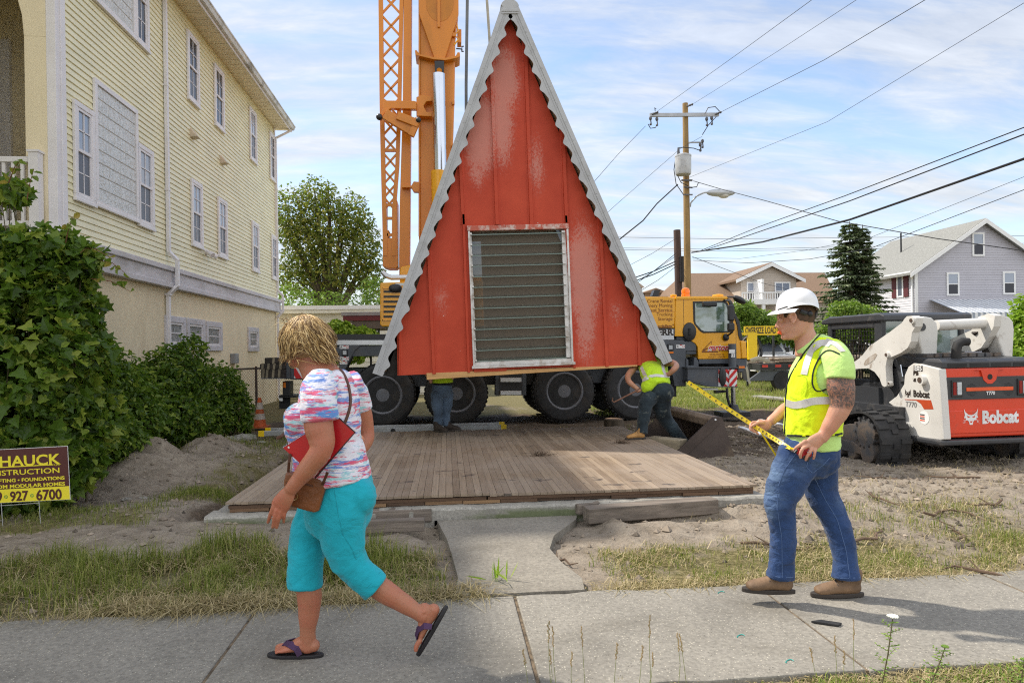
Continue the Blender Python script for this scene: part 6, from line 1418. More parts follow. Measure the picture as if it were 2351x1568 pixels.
# jeans
def wornblue(nt, c):
 g = nn(nt, 'ShaderNodeNewGeometry'); out_ = None
 for p, r, a in ((M_(290, 900, 3.93), .13, .75), (M_(285, 1010, 3.93), .12, .7), (M_(280, 1075, 3.93), .08, .6), (M_(400, 880, 3.9), .10, .35), (M_(600, 1040, 4.05), .07, .2), (M_(500, 860, 3.88), .07, .35)):
  l = nn(nt, 'ShaderNodeVectorMath', operation='DISTANCE'); nt.links.new(g.outputs['Position'], l.inputs[0]); l.inputs[1].default_value = tuple(p)
  mr = nn(nt, 'ShaderNodeMapRange', _From_Min=r, _From_Max=0, _To_Min=0, _To_Max=a, interpolation_type='SMOOTHSTEP'); nt.links.new(l.outputs['Value'], mr.inputs[0])
  if out_ is None: out_ = mr.outputs[0]
  else: mm_ = nn(nt, 'ShaderNodeMath', operation='MAXIMUM'); nt.links.new(out_, mm_.inputs[0]); nt.links.new(mr.outputs[0], mm_.inputs[1]); out_ = mm_.outputs[0]
 w = ramp(nt, noise(nt, 1, 5, .65, .4, sc=(12, 12, 45)), [(.35, .25), (.65, 1)]); q = nn(nt, 'ShaderNodeMath', operation='MULTIPLY'); nt.links.new(out_, q.inputs[0]); nt.links.new(w, q.inputs[1])
 c = mixc(nt, q.outputs[0], c, (.22, .33, .50)); return mixc(nt, .35, c, ramp(nt, noise(nt, 220, 2, .6, sc=(1, 1, .4)), [(.3, .55), (.7, 1)]), 'MULTIPLY')
den = cloth('blue_denim', (0.030, 0.066, 0.175), .8, .75, 9, 400, .2, wornblue, sc=(1, 1, 1.7))
mb = MB()
limb(mb, [M_(478, 770, 4.04), M_(470, 810, 4.04), M_(462, 850, 4.04)], [(.155, .155), (.165, .160), (.16, .150)], 24)
mb.ball(M_(535, 850, 3.98), .082, .08, .088); mb.ball(M_(530, 860, 4.1), .08, .08, .085)
limb(mb, [M_(420, 830, 3.97), M_(382, 900, 3.955), M_(350, 970, 3.95), M_(327, 1040, 3.95), M_(333, 1110, 3.955), M_(341, 1200, 3.965), M_(338, 1290, 3.975), M_(328, 1386, 3.98)], [(.09, .135), (.09, .118), (.085, .106), (.078, .088), (.07, .079), (.067, .074), (.066, .073), (.07, .077)], 24, cap=.1)
limb(mb, [M_(510, 850, 4.11), M_(512, 930, 4.12), M_(522, 1010, 4.12), M_(560, 1080, 4.11), M_(590, 1150, 4.10), M_(610, 1220, 4.09), M_(624, 1300, 4.075), M_(628, 1388, 4.06)], [(.09, .11), (.088, .105), (.085, .095), (.08, .085), (.072, .078), (.068, .074), (.066, .07), (.07, .084)], 24, cap=.1)
jeans = soft('jeans', mb, den, man, .008, 2, .016, .085)
seam_m = cloth('denim_seam', (.09, .15, .30), .8, .2); seam_d = cloth('denim_shadow', (.015, .03, .09), .8, .2)
dg = freeze()
ribbon('side_seam', [jeans], tz_, [(1130, 715), (1020, 860), (880, 1060), (800, 1260), (755, 1399)], .003, seam_m, jeans, .001, .0008, dg=dg)
ribbon('side_seam', [jeans], mz_, [(312, 1000), (318, 1100), (335, 1200), (337, 1385)], .003, seam_m, jeans, .001, .0008, dg=dg)
ribbon('side_seam', [jeans], mz_, [(478, 912), (530, 1020), (590, 1120), (630, 1260), (648, 1388)], .0035, seam_m, jeans, .001, .0008, dg=dg)
ribbon('back_pocket', [jeans], tz_, [(1400, 800), (1350, 1000), (1480, 1125), (1700, 960), (1850, 800)], .004, seam_m, jeans, .001, .001, dg=dg)
for pts in ([(268, 1372), (325, 1384), (386, 1384)], [(563, 1384), (628, 1389), (694, 1384)]): ribbon('hem', [jeans], mz_, pts, .004, seam_m, jeans, .001, .001, dg=dg)
# boots
bl = mat('boot_leather', (.20, .12, .065), .7, var=.25, vscale=12, bmp=.3, bscale=50); bs = mat('boot_sole', (.045, .035, .028), .7, var=.2); lacem = mat('boot_lace', (.03, .03, .035), .8)
def boot(M, parent, leather=bl, s=1, name='boot'):
 q = lambda x, y, z: M @ Vector((x, y*s, z)); hint = M.to_3x3() @ Vector((0, 1, 0)); mb = MB()
 limb(mb, [q(.035, 0, .055), q(.08, 0, .058), q(.15, .0, .055), q(.21, .002, .045), q(.262, .003, .036)], [(.036, .038), (.038, .042), (.042, .040), (.049, .034), (.042, .025)], hint=hint)
 limb(mb, [q(.055, 0, .15), q(.055, 0, .11), q(.075, 0, .08)], [(.042, .052), (.040, .052), (.038, .046)], hint=hint); limb(mb, [q(.07, 0, .13), q(.12, 0, .09), q(.18, 0, .06)], [(.032, .03), (.034, .028), (.038, .022)], hint=hint)
 b_ = soft(name, mb, leather, parent, .006, 3)
 P = []
 for t in np.linspace(0, 2*math.pi, 33)[:-1]:
  c, sn = math.cos(t), math.sin(t); P.append(q(.148+.158*c*(1), (.040+.012*c)*sn*(1-.15*abs(c)), .0))
 mb = MB(); mb.prism(P, M.to_3x3() @ Vector((0, 0, .026))); mb.build('sole', bs, b_, bevel=.005)
 mb = MB()
 for k in range(4): x, z = .105+.026*k, .128-.020*k; mb.tube([q(x, -.036, z-.012), q(x+.006, -.012, z+.008), q(x-.006, .012, z+.008), q(x, .036, z-.012)], .003, 5)
 mb.tube([q(.105, -.01, .135), q(.10, -.035, .13), q(.12, -.03, .115)], .002, 5); mb.build('lace', lacem, b_)
 return b_
Mb1 = basis(M_(390, 1460, 3.985), (M_(142, 1448, 3.985)-M_(390, 1460, 3.985)).normalized(), CU); boot(Mb1, man)
pb = M_(706, 1470, 4.06); pb.z = .002; boot(basis(pb, -CR+CD*.04, CU), man, s=-1)
# t-shirt
lime = cloth('lime_tshirt', (.58, .84, .26), .85, .6, 9, 350, .03); neon = cloth('neon_vest', (.70, .90, .012), .7, .7, 8, 160, .03)
def torso(k, y0, y1):
 P = [(470, 318, .10, .085), (505, 345, .165, .115), (508, 400, .19, .145), (492, 470, .195, .165), (484, 550, .185, .170), (480, 630, .175, .165), (478, 700, .17, .165), (478, 745, .172, .165), (478, 790, .175, .162)]
 P = [p for p in P if y0 <= p[1] <= y1]; return [M_(x, y, 4.04) for x, y, *_ in P], [(a*.96+k, b_*.90+k) for *_, a, b_ in P]
mb = MB(); pts, rr = torso(0, 0, 800); limb(mb, pts, rr, 28, cap=.12)
limb(mb, [M_(560, 350, 3.90), M_(590, 385, 3.84), M_(602, 430, 3.81), M_(604, 472, 3.80)], [(.078, .078), (.076, .080), (.074, .078), (.073, .075)], 22, cap=.1)
limb(mb, [M_(500, 360, 4.18), M_(495, 420, 4.22), M_(480, 480, 4.24)], [(.08, .08), (.078, .075), (.072, .068)], 20, cap=.1)
limb(mb, [M_(446, 304, 4.04), M_(458, 318, 4.04), M_(474, 338, 4.04)], [(.070, .072), (.08, .086), (.12, .10)], 20, cap=.1)
tee = soft('tshirt', mb, lime, man, .007, 3, .012, .10)
mb = MB(); pts, rr = torso(.011, 330, 750); pts = pts[:-1]+[M_(479, 733, 4.04)]; limb(mb, pts, rr, 28, cap=.05)
limb(mb, [M_(500, 320, 3.98), M_(560, 345, 3.93), M_(592, 365, 3.88)], [(.085, .055), (.08, .075), (.072, .07)], 18, cap=.3)
vest = soft('vest', mb, neon, man, .007, 3, .014, .09)
def vest_cut(p):
 x, y, d = tomz(p)
 V_ = [(300, 560), (352, 560), (358, 490), (372, 462), (440, 350), (512, 268), (530, 240)]
 if y < 560 and x < 520:
  for (a, b_), (c, e) in zip(V_[1:-1], V_[2:]):
   if e <= y <= b_ and x < a+(c-a)*(y-b_)/(e-b_) and True: return True
 if y > 736: return True
 if d < 3.97 and ((x-570)/78)**2+((y-462)/90)**2 < 1: return True
 return False
bake(vest, vest_cut, .002)
dg = freeze(); blkt = cloth('black_trim', (.015, .017, .022), .8, .1); refl = mat('reflective_tape', (.62, .60, .58), .35, .15, var=.1, vscale=12)
ribbon('binding', [vest, tee], mz_, [(512, 270), (478, 305), (440, 352), (405, 408), (372, 464), (360, 500), (354, 560), (353, 640), (350, 700), (347, 738)], .007, blkt, vest, .004, .002, dg=dg)
ribbon('binding', [vest, tee], mz_, [(600, 362), (560, 342), (535, 345), (505, 380), (482, 430), (473, 480), (478, 515), (495, 534), (525, 528), (553, 512)], .007, blkt, vest, .004, .002, dg=dg)
ribbon('binding', [vest], mz_, [(348, 733), (400, 734), (480, 739), (550, 738), (610, 724)], .011, blkt, vest, .003, .002, dg=dg)
ribbon('reflective_band', [vest], mz_, [(356, 583), (390, 596), (420, 592), (455, 580)], .042, refl, vest, .003, .001, dg=dg)
ribbon('reflective_band', [vest], mz_, [(430, 592), (470, 576), (520, 573), (580, 572)], .042, refl, vest, .0035, .001, dg=dg)
ribbon('reflective_band', [vest, tee], mz_, [(560, 318), (520, 305), (488, 322), (470, 345), (452, 395), (437, 455)], .040, refl, vest, .0035, .001, dg=dg)
ribbon('reflective_band', [vest, tee], mz_, [(533, 297), (560, 305), (590, 322), (615, 350)], .030, refl, vest, .004, .001, dg=dg)
ribbon('pocket_seam', [vest], mz_, [(372, 462), (410, 458), (450, 462), (452, 520), (440, 555)], .004, cloth('neon_seam', (.5, .66, .01), .8, .1), vest, .002, .001, dg=dg)
# ring
mb = MB(); a = T_(1395, 685, hd-.022); ax = (T_(1335, 850, hd)-T_(1475, 590, hd)).normalized(); e1, e2 = frame_of(ax); mb.tube([a+(e1*math.cos(t)+e2*math.sin(t))*.0112 for t in np.linspace(0, 2*math.pi, 17)], .0014, 6); mb.build('ring', chrome, man, smooth=True)
# the tape measure
tm = empty('tape_measure', T_(1290, 740, hd+.015)); tag(tm, 'yellow steel tape pulled from a red case in the hand of the man', 'tape measure'); bpy.context.view_layer.update()
mb = MB(); P = [T_(x, y, hd-.004) for x, y in ((1085, 690), (1150, 610), (1260, 575), (1400, 640), (1480, 680), (1470, 770), (1390, 880), (1300, 830), (1180, 720))]; mb.prism(P, CD*.045); tc_ = mb.build('case', mat('case_red', (.42, .015, .02), .4, var=.05), tm, bevel=.007)
for pts in ([(1085, 690), (1150, 615), (1185, 650), (1130, 715)], [(1270, 790), (1310, 745), (1470, 790), (1395, 885), (1300, 835)], [(1215, 590), (1250, 575), (1235, 640), (1200, 640)]):
 mb = MB(); mb.prism([T_(x, y, hd-.0065) for x, y in pts], CD*.048); mb.build('rubber_grip', blk2, tc_, bevel=.003)
tip, endp = atd(*c2_(512, 1133), 4.22), T_(1075, 640, hd+.02)
mid_ = T_(380, 215, 4.09)
ty = mat('tape_yellow', (.86, .62, .01), .35, var=.03)
def bez(a, m_, c, n=16):
 return [a*(1-t)**2 + (m_*2-(a+c)/2)*2*t*(1-t) + c*t*t for t in [i/n for i in range(n+1)]]
path = bez(tip, mid_, endp, 24)
wd_ = .0125; vs = []; fs = []
for i, p in enumerate(path):
 t = (path[min(i+1, len(path)-1)]-path[max(i-1, 0)]).normalized(); s_ = t.cross(CD).normalized(); s_ = s_ if s_.z > 0 else -s_
 vs += [p-s_*wd_-CD*.0, p+CD*.003, p+s_*wd_, p+s_*wd_+CD*.0006, p+CD*.0036, p-s_*wd_+CD*.0006]
for i in range(len(path)-1):
 for k in range(6): fs.append((i*6+k, i*6+(k+1) % 6, (i+1)*6+(k+1) % 6, (i+1)*6+k))
mb = MB(); mb.add(vs, fs); bld = mb.build('blade', ty, tm, smooth=True)
mb = MB(); total = (endp-tip).length; nmark = int(total/.0254)
tdir = (endp-tip).normalized(); sdir = tdir.cross(CD).normalized(); sdir = sdir if sdir.z > 0 else -sdir
def on(t):
 x = t*24; i = min(23, int(x)); return path[i]*(1-(x-i))+path[i+1]*(x-i)
for k in range(nmark):
 p = on((k+.5)/nmark)-CD*.0012
 vs_, fs_ = text_pts(str(49+k), .013, bold=.0006); mb.add([p+sdir*v.x*-1+tdir*v.y for v in vs_], fs_)
 for j in range(4):
  pp = on(min(1, (k+j/4)/nmark))-CD*.0012; mb.beam(pp-sdir*.0118, pp-sdir*(.0118-(.008 if j == 0 else .004)), .0010, .0004, hint=CD)
mb.build('tape_figures', ink, bld)
p2 = [T_(380, 250, 4.09), T_(540, 500, 4.10), T_(720, 780, 4.10), M_(345, 905, 4.10), M_(405, 985, 4.13), M_(425, 1016, 4.14)]
mb = MB(); mb.tube(p2, [(.005, .0012)]*6, 6, hint=CR); mb.build('blade_loop', ty, tm, smooth=True)
# -- worker under the cottage (upper body behind the gable)
kz = Zm(2350, 1330, 3.6457)
jn = cloth('faded_jeans', (.10, .145, .21), .85, .7, 7, 300, .25, sc=(1, 1, 1.6)); dkj = cloth('dirty_dark_jeans', (.028, .042, .052), .85, .8, 8, 300, .35, lambda nt, c: mixc(nt, ramp(nt, noise(nt, 9, 5, .7, .5), [(.57, 0), (.7, .55)]), c, (.22, .23, .19)))
vg = cloth('neon_green_vest', (.48, .72, .02), .75, .7, 7, 160, .06)
wa = empty('person', atd(*z5(648, 1405), 11.0)); wa.location.z = .2; bpy.context.view_layer.update(); tag(wa, 'worker in faded jeans standing half hidden behind the red gable', 'person')
def A_(x, y, d=11.0): return atd(*z5(x, y), d)
mb = MB(); limb(mb, [A_(645, 900), A_(645, 850), A_(645, 810)], [.06, .06, .055]); mb.ball(A_(645, 752), .085, .10, .12); limb(mb, [A_(560, 900), A_(535, 1010, 10.9), A_(570, 1085, 10.85)], [.055, .045, .035]); limb(mb, [A_(725, 900), A_(745, 1010, 11.1), A_(715, 1060, 11.0)], [.055, .045, .035])
for cx_, s in ((572, 1), (712, -1)): mb.ball(A_(cx_, 1092 if s > 0 else 1066, 10.85), .03, .03, .045)
soft('body', mb, ms_, wa, .009, 2)
mb = MB(); limb(mb, [A_(645, 1120), A_(645, 1165)], [(.13, .165), (.14, .17)], 20)
limb(mb, [A_(612, 1170, 10.93), A_(610, 1240, 10.93), A_(618, 1300, 10.93), A_(616, 1375, 10.93)], [(.10, .105), (.09, .088), (.075, .072), (.07, .078)], 18, cap=.1); limb(mb, [A_(680, 1165, 11.05), A_(676, 1240, 11.05), A_(670, 1300, 11.05), A_(664, 1378, 11.05)], [(.10, .10), (.09, .088), (.075, .074), (.07, .072)], 18, cap=.1)
soft('jeans', mb, jn, wa, .012, 2, .02, .1)
mb = MB(); limb(mb, [A_(645, 885), A_(645, 930), A_(645, 1010), A_(648, 1104)], [(.10, .14), (.13, .20), (.14, .185), (.14, .17)], 20, cap=.1); soft('vest', mb, vg, wa, .012, 2, .015, .1)
mb = MB(); limb(mb, [A_(646, 1106), A_(646, 1118)], [(.135, .165), (.135, .165)], 20, cap=.1); soft('shirt_hem', mb, blkt, wa, .012, 1)
brb = mat('brown_boot', (.045, .032, .024), .8, var=.2)
for x, y, d, f in ((590, 1402, 10.93, CR*.8-CD*.5), (655, 1400, 11.05, CR*.9-CD*.2)):
 p = A_(x, y, d); p.z = .21; boot(basis(p, f, CU), wa, brb)
# -- worker pushing at the right-hand corner
wb = empty('person', atd(*kz(300, 1250), 9.75)); wb.location.z = .2; bpy.context.view_layer.update(); tag(wb, 'worker in green vest and dirty dark jeans striding under the right corner of the cottage', 'person')
def B_(x, y, d=9.95): return atd(*kz(x, y), d)
tan2 = skin_mat('worker_skin', (.42, .22, .13), (.46, .20, .12), None, .3)
mb = MB()
limb(mb, [B_(290, 200, 10.50), B_(215, 285, 10.34), B_(165, 350, 10.18), B_(150, 405, 10.05), B_(175, 460, 9.9), B_(245, 520, 9.88), B_(290, 555, 9.86)], [(.06, .06), (.056, .056), (.05, .05), (.045, .045), (.042, .042), (.034, .034), (.03, .03)])
limb(mb, [B_(690, 190, 10.38), B_(765, 190, 10.2), B_(822, 225, 10.05), B_(800, 270, 9.88), B_(745, 325, 9.9), B_(715, 345, 9.95)], [(.06, .055), (.058, .052), (.045, .045), (.044, .044), (.038, .036), (.03, .03)])
mb.ball(B_(300, 568, 9.86), .045, .03, .035)
for k in range(4): limb(mb, [B_(280+14*k, 575-4*k, 9.83), B_(272+14*k, 592-4*k, 9.83), B_(284+14*k, 600-4*k, 9.87)], [.011, .010, .009], 8)
mb.ball(B_(700, 355, 9.98), .04, .03, .04); limb(mb, [B_(480, 180, 10.55), B_(460, 110, 10.7)], [.06, .058]); mb.ball(B_(450, 40, 10.78), .085, .10, .11)
soft('body', mb, tan2, wb, .009, 2)
mb = MB(); limb(mb, [B_(470, 130, 10.62), B_(485, 200, 10.52), B_(495, 250, 10.42), B_(515, 330, 10.22), B_(545, 430, 10.04), B_(575, 530, 9.93)], [(.12, .20), (.13, .235), (.14, .235), (.15, .22), (.15, .20), (.14, .175)], 24, cap=.1); limb(mb, [B_(470, 420, 9.9), B_(420, 520, 9.88), B_(390, 600, 9.88)], [(.10, .12), (.09, .09), (.05, .055)], 16, cap=.1)
vb = soft('vest', mb, vg, wb, .010, 2, .02, .09); dg = freeze()
ribbon('reflective_band', [vb], kz, [(320, 445), (370, 430), (440, 385), (540, 365), (640, 375), (725, 378)], .05, refl, vb, .006, .002, dg=dg); ribbon('reflective_band', [vb], kz, [(338, 250), (370, 320), (405, 400)], .05, refl, vb, .006, .002, dg=dg); ribbon('reflective_band', [vb], kz, [(632, 215), (645, 300), (680, 380)], .05, refl, vb, .006, .002, dg=dg)
mb = MB(); limb(mb, [B_(600, 545, 9.93), B_(620, 600, 9.92), B_(610, 660, 9.92)], [(.13, .165), (.15, .18), (.14, .16)], 24)
limb(mb, [B_(480, 650, 9.88), B_(415, 730, 9.82), B_(388, 830, 9.78), B_(370, 950, 9.75), B_(358, 1060, 9.73), B_(350, 1165, 9.71)], [(.10, .12), (.10, .11), (.09, .095), (.08, .088), (.075, .08), (.07, .072)], 20, cap=.1)
limb(mb, [B_(620, 640, 9.93), B_(620, 760, 9.95), B_(635, 880, 9.97), B_(690, 990, 10.0), B_(790, 1120, 10.02), B_(870, 1220, 10.05), B_(935, 1300, 10.06)], [(.12, .15), (.11, .14), (.10, .12), (.09, .10), (.085, .092), (.08, .085), (.078, .078)], 20, cap=.1)
soft('jeans', mb, dkj, wb, .010, 2, .022, .09)
tb = mat('tan_boot', (.42, .22, .07), .75, var=.2, vscale=10); rb_ = mat('red_brown_boot', (.20, .075, .03), .75, var=.25, vscale=10)
p = B_(395, 1250, 9.71); p.z = .202; boot(basis(p, -CR*.95-CD*.15, CU), wb, tb);
p = B_(1010, 1320, 10.08); boot(basis(p, Vector(B_(960, 1440, 10.0)-B_(1010, 1320, 10.08)).normalized()-CR*.25, -CR*.6-CD*.2+CU*.3), wb, rb_)
cb_ = MB(); cb_.tube([B_(318, 545, 9.84), B_(265, 580, 9.82), B_(20, 705, 9.75), B_(-45, 735, 9.74), B_(-65, 715, 9.74), B_(-60, 670, 9.74)], [.013, .013, .012, .011, .010, .007], 8); tag(cb_.build('crowbar', mat('rusty_bar', (.18, .085, .05), .55, .3, var=.3, vscale=20), smooth=True), 'rusty crowbar held low by the worker at the corner of the cottage', 'crowbar')
# -- tracked loader
z3 = Zm(3000, 1100, 2.091)
SK0 = atd(*z3(738, 1440), 8.6); SK0.z = -0.075
skl = empty('track_loader', SK0, R(2.6)); bpy.context.view_layer.update()
tag(skl, 'white and red compact track loader with a black caged cab on rubber tracks', 'track loader')
SKM = wmat(skl); SKI = SKM.inverted()
def _pl(x, y, ax, val):
 o = SKI @ CAM; d = (SKI.to_3x3() @ ray(*z3(x, y))); t = (val-o[ax])/d[ax]; return o+d*t
def sr(x, y, ly): return _pl(x, y, 1, ly)
def sd(x, y, lx): return _pl(x, y, 0, lx)
def scratched(name, col, rough, dirtc, amt=(.55, .72), ds=7):
 m = mat(name, col, rough, var=.05, vscale=2, coat=.2, dirt=dirtc, dscale=ds, damt=amt); return m
bw_ = scratched('loader_white', (.66, .64, .60), .4, (.24, .18, .13), (.58, .75), 5); brd = scratched('loader_red', (.70, .055, .018), .35, (.30, .07, .04), (.62, .78), 6); bdk = scratched('loader_black', (.035, .037, .042), .5, (.10, .09, .08), (.55, .75), 4); bgy = mat('track_frame_grey', (.09, .09, .095), .7, var=.2, dirt=(.17, .13, .10), dscale=5, damt=(.45, .6))
def rpoly(name, pts, ly, th, m, par=skl, bevel=0, lab=None):
 P = [sr(x, y, ly) for x, y in pts]; mb = MB(); mb.prism(P, (0, th, 0)); return mb.build(name, m, par, local=True, bevel=bevel)
def spoly(name, pts, lx, th, m, par=skl, bevel=0):
 P = [sd(x, y, lx) for x, y in pts]; mb = MB(); mb.prism(P, (th, 0, 0)); return mb.build(name, m, par, local=True, bevel=bevel)
LY = -.38; cxr = sr(1603, 900, LY).x
def mir(pts):
 P = [sr(x, y, LY) for x, y in pts]; return P + [Vector((2*cxr-p.x, p.y, p.z)) for p in reversed(P)]
Lx = sr(1215, 900, LY).x; zt, zb_r = sr(1300, 632, LY).z, sr(1300, 1187, LY).z
def rr_box(mb, x0, x1, z0, z1, y0, th, r=.06):
 P = []
 for cx_, cz_, a0 in ((x1-r, z0+r, -90), (x1-r, z1-r, 0), (x0+r, z1-r, 90), (x0+r, z0+r, 180)):
  for k in range(5): a = R(a0+22.5*k); P.append((cx_+r*math.cos(a), y0, cz_+r*math.sin(a)))
 mb.prism(P, (0, th, 0)); return mb
Rx = 2*cxr-Lx
door = rr_box(MB(), Lx, Rx, zb_r, zt, LY, .14, .07).build('rear_door', brd, skl, local=True, bevel=.02)
rr_box(MB(), Lx+.05, Rx-.05, zb_r+.05, zb_r+.33, LY-.012, .02, .04).build('door_panel', brd, door, local=True, bevel=.008)
zi0, zi1 = sr(1500, 878, LY).z, sr(1500, 700, LY).z
ins = rr_box(MB(), Lx+.07, Rx-.07, zi0, zi1, LY-.014, .02, .025).build('door_insert', bdk, door, local=True, bevel=.004)
for s in (-1, 1):
 xx = cxr + s*(cxr - sr(1338, 800, LY).x); lb_ = MB().box(xx-.075, xx+.075, LY-.03, LY, zi0+.035, zi1-.035).build('tail_light', blk2, door, local=True, bevel=.008)
 MB().box(xx-.005, xx+.055, LY-.036, LY-.029, zi0+.06, zi1-.06).build('lens', mat('clear_lens', (.55, .58, .6), .15), lb_, local=True, bevel=.004); MB().box(xx-.06, xx-.02, LY-.036, LY-.029, zi0+.06, zi1-.06).build('red_lens', mat('dark_red_lens', (.25, .01, .01), .2), lb_, local=True)
 gx_ = cxr + s*(cxr-sr(1455, 805, LY).x); gz_ = sr(1455, 805, LY).z; gmb = MB()
 for i in range(-5, 6):
  for j in range(-5, 6):
   if i*i+j*j <= 26: gmb.ball((gx_+i*.0145+(j % 2)*.007, LY-.014, gz_+j*.0145), .0045, .003, .0045, 6, 4)
 gmb.build('grille', mat('grille_black', (.008, .008, .008), .9), ins, local=True)
mb = MB(); mb.box(sr(1402, 0, LY).x, 2*cxr-sr(1402, 0, LY).x, LY-.02, LY-.012, sr(1500, 812, LY).z, sr(1500, 784, LY).z); mb.build('stripe', mat('loader_orange', (.75, .10, .02), .45), ins, local=True)
mb = MB(); cz = sr(1600, 700, LY).z; mb.plate([(cxr-.20, zt-.03), (cxr-.12, zt-.035), (cxr-.085, cz-.04), (cxr-.03, cz-.085), (cxr+.03, cz-.085), (cxr+.085, cz-.04), (cxr+.12, zt-.035), (cxr+.20, zt-.03)], LY-.02, LY); o = mb.build('latch_boss', brd, door, local=True, bevel=.01); MB().cyl((cxr, LY-.022, cz), (cxr, LY-.01, cz), .035).build('latch_hole', blk, o, local=True)
def ltext(s, c, width, ux, m, par, name='lettering', bold=0, xs=1, shear=0):
 vs, fs = text_pts(s, 1.0, bold=bold, xs=xs, shear=shear); w = max(v.x for v in vs)-min(v.x for v in vs); k = width/w; ux = Vector(ux)
 mb = MB(); mb.add([Vector(c)+ux*v.x*k+Vector((0, 0, v.y*k)) for v in vs], fs); return mb.build(name, m, par, local=True)
wht2 = mat('decal_white', (.80, .80, .80), .5, dirt=(.5, .06, .03), dscale=16, damt=(.66, .69))
a_, c_ = sr(1538, 1020, LY), sr(1828, 1015, LY); dy_ = LY-.016
ltext('Bobcat', ((a_.x+c_.x)/2, dy_, sr(1680, 1022, LY).z), c_.x-a_.x, (1, 0, 0), wht2, door, bold=.05, xs=.85)
ltext('T770', (sr(1605, 830, LY).x, LY-.019, sr(1605, 830, LY).z), .12, (1, 0, 0), wht2, ins, bold=.03, shear=.1)
CAT = [(-.5, .5), (-.40, .28), (-.2, .12), (0, .08), (.2, .12), (.40, .28), (.5, .5), (.44, .08), (.50, -.08), (.36, -.10), (.40, -.22), (.22, -.22), (.14, -.34), (.10, -.5), (-.10, -.5), (-.14, -.34), (-.22, -.22), (-.40, -.22), (-.36, -.10), (-.50, -.08), (-.44, .08)]
EYE = [(.06, -.04), (.28, .06), (.24, -.08)]
def catlogo(c, w, ux, nrm, m, m2, par):
 ux = Vector(ux); q = lambda x, z, e=0: Vector(c)+ux*x*w+Vector((0, 0, z*w*1.05))+Vector(nrm)*e
 mb = MB(); mb.prism([q(x, z) for x, z in CAT], Vector(nrm)*.0005)
 for s in (-1, 1):
  for k in range(3): mb.prism([q(s*.42, -.20-.06*k), q(s*.62, -.22-.10*k), q(s*.40, -.225-.06*k)], Vector(nrm)*.0005)
 o = mb.build('emblem', m, par, local=True); mb = MB()
 for s in (-1, 1): mb.prism([q(s*x, z, .0012) for x, z in EYE], Vector(nrm)*.0006)
 mb.prism([q(-.10, -.28, .0012), q(.10, -.28, .0012), q(.04, -.38, .0012), q(-.04, -.38, .0012)], Vector(nrm)*.0006); mb.build('emblem_eyes', m2, o, local=True)
catlogo((sr(1452, 1020, LY).x, dy_, sr(1452, 1015, LY).z), sr(1508, 0, LY).x-sr(1396, 0, LY).x, (1, 0, 0), (0, -1, 0), wht2, brd, door)
# rear bumper, engine body, hood and exhaust
mb = MB(); z0_, z1_ = sr(1500, 1235, LY).z, sr(1500, 1188, LY).z; mb.box(Lx-.06, Rx+.06, LY-.07, LY+.5, z0_, z1_-.005); mb.build('bumper', bdk, skl, local=True, bevel=.02)
mb = MB(); mb.box(Lx+.02, Rx-.02, LY+.14, .95, zb_r, zt-.02); mb.box(.42, Rx+.03, .2, 2.4, .30, .75); mb.build('engine_body', bdk, skl, local=True)
hz0 = sr(1300, 632, LY).z; hd_ = MB(); hd_.prism([(Lx+.02, LY-.01, hz0), (Lx+.02, LY-.01, hz0+.075), (Lx+.04, LY+.05, hz0+.11), (Lx+.04, .95, hz0+.17), (Lx+.02, .95, hz0)], (Rx-Lx-.04, 0, 0)); hood = hd_.build('hood', bdk, skl, local=True, bevel=.01)
mb = MB()
for k in range(4): mb.box(Lx+.10+k*.30, Lx+.36+k*.30, LY-.014, LY-.008, hz0+.012, hz0+.055)
mb.build('hood_vent', blk, hood, local=True)
mb = MB()
for k in range(9): mb.box(Lx+.12+k*.12, Lx+.21+k*.12, LY+.35, .85, hz0+.13, hz0+.175)
mb.build('screen_slats', bgy, hood, local=True)
e_ = sr(1345, 585, LY+.12); mb = MB(); mb.box(e_.x-.09, e_.x+.09, LY+.05, LY+.22, e_.z-.02, e_.z+.03); mb.tube([e_+Vector((0, 0, 0)), e_+Vector((0, 0, .16)), e_+Vector((.02, 0, .22)), e_+Vector((.08, -.01, .255)), e_+Vector((.15, -.02, .25))], [.058, .055, .055, .052, .05], 14); mb.build('exhaust', blk, hood, local=True, smooth=True)
# white side panel with lettering
side = [(1205, 640), (1190, 632), (1060, 600), (1000, 592), (960, 620), (930, 690), (925, 760), (870, 850), (800, 905), (860, 950), (905, 1010), (935, 1090), (950, 1165), (1010, 1180), (1215, 1205), (1245, 1200)]
SX = Lx-.015
sp_ = spoly('side_panel', [(x, y) for x, y in side], SX, .10, bw_, bevel=.012)
def stext(s, x, y, wpx, m, bold=0, xs=1, shear=0, name='lettering'):
 a, c = sd(x-wpx/2, y, SX), sd(x+wpx/2, y, SX); ctr = sd(x, y, SX-.004); w = abs(a.y-c.y); ltext(s, ctr, w, (0, -1, 0), m, sp_, name, bold, xs, shear)
def srect(name, x0, y0, x1, y1, m, off=.003, par=None): return spoly(name, rect(x0, y0, x1, y1), SX-off, .002, m, par or sp_)
pl = srect('unit_plate', 1003, 612, 1073, 657, ink)
a, c = sd(1010, 635, SX), sd(1066, 635, SX); ltext('E05', sd(1038, 635, SX-.007), abs(a.y-c.y), (0, -1, 0), white, pl, bold=.03)
stext('2', 1022, 698, 46, ink, .06); b3 = srect('speed_band', 990, 692, 1050, 712, bw_, .005); stext('SPEED', 1021, 702, 54, ink, .02, shear=.2)
for o_ in []: pass
stext('Bobcat', 1062, 840, 128, ink, .04, .85); catlogo(sd(956, 828, SX-.004), abs(sd(934, 828, SX).y-sd(980, 828, SX).y), (0, -1, 0), (-1, 0, 0), ink, bw_, sp_)
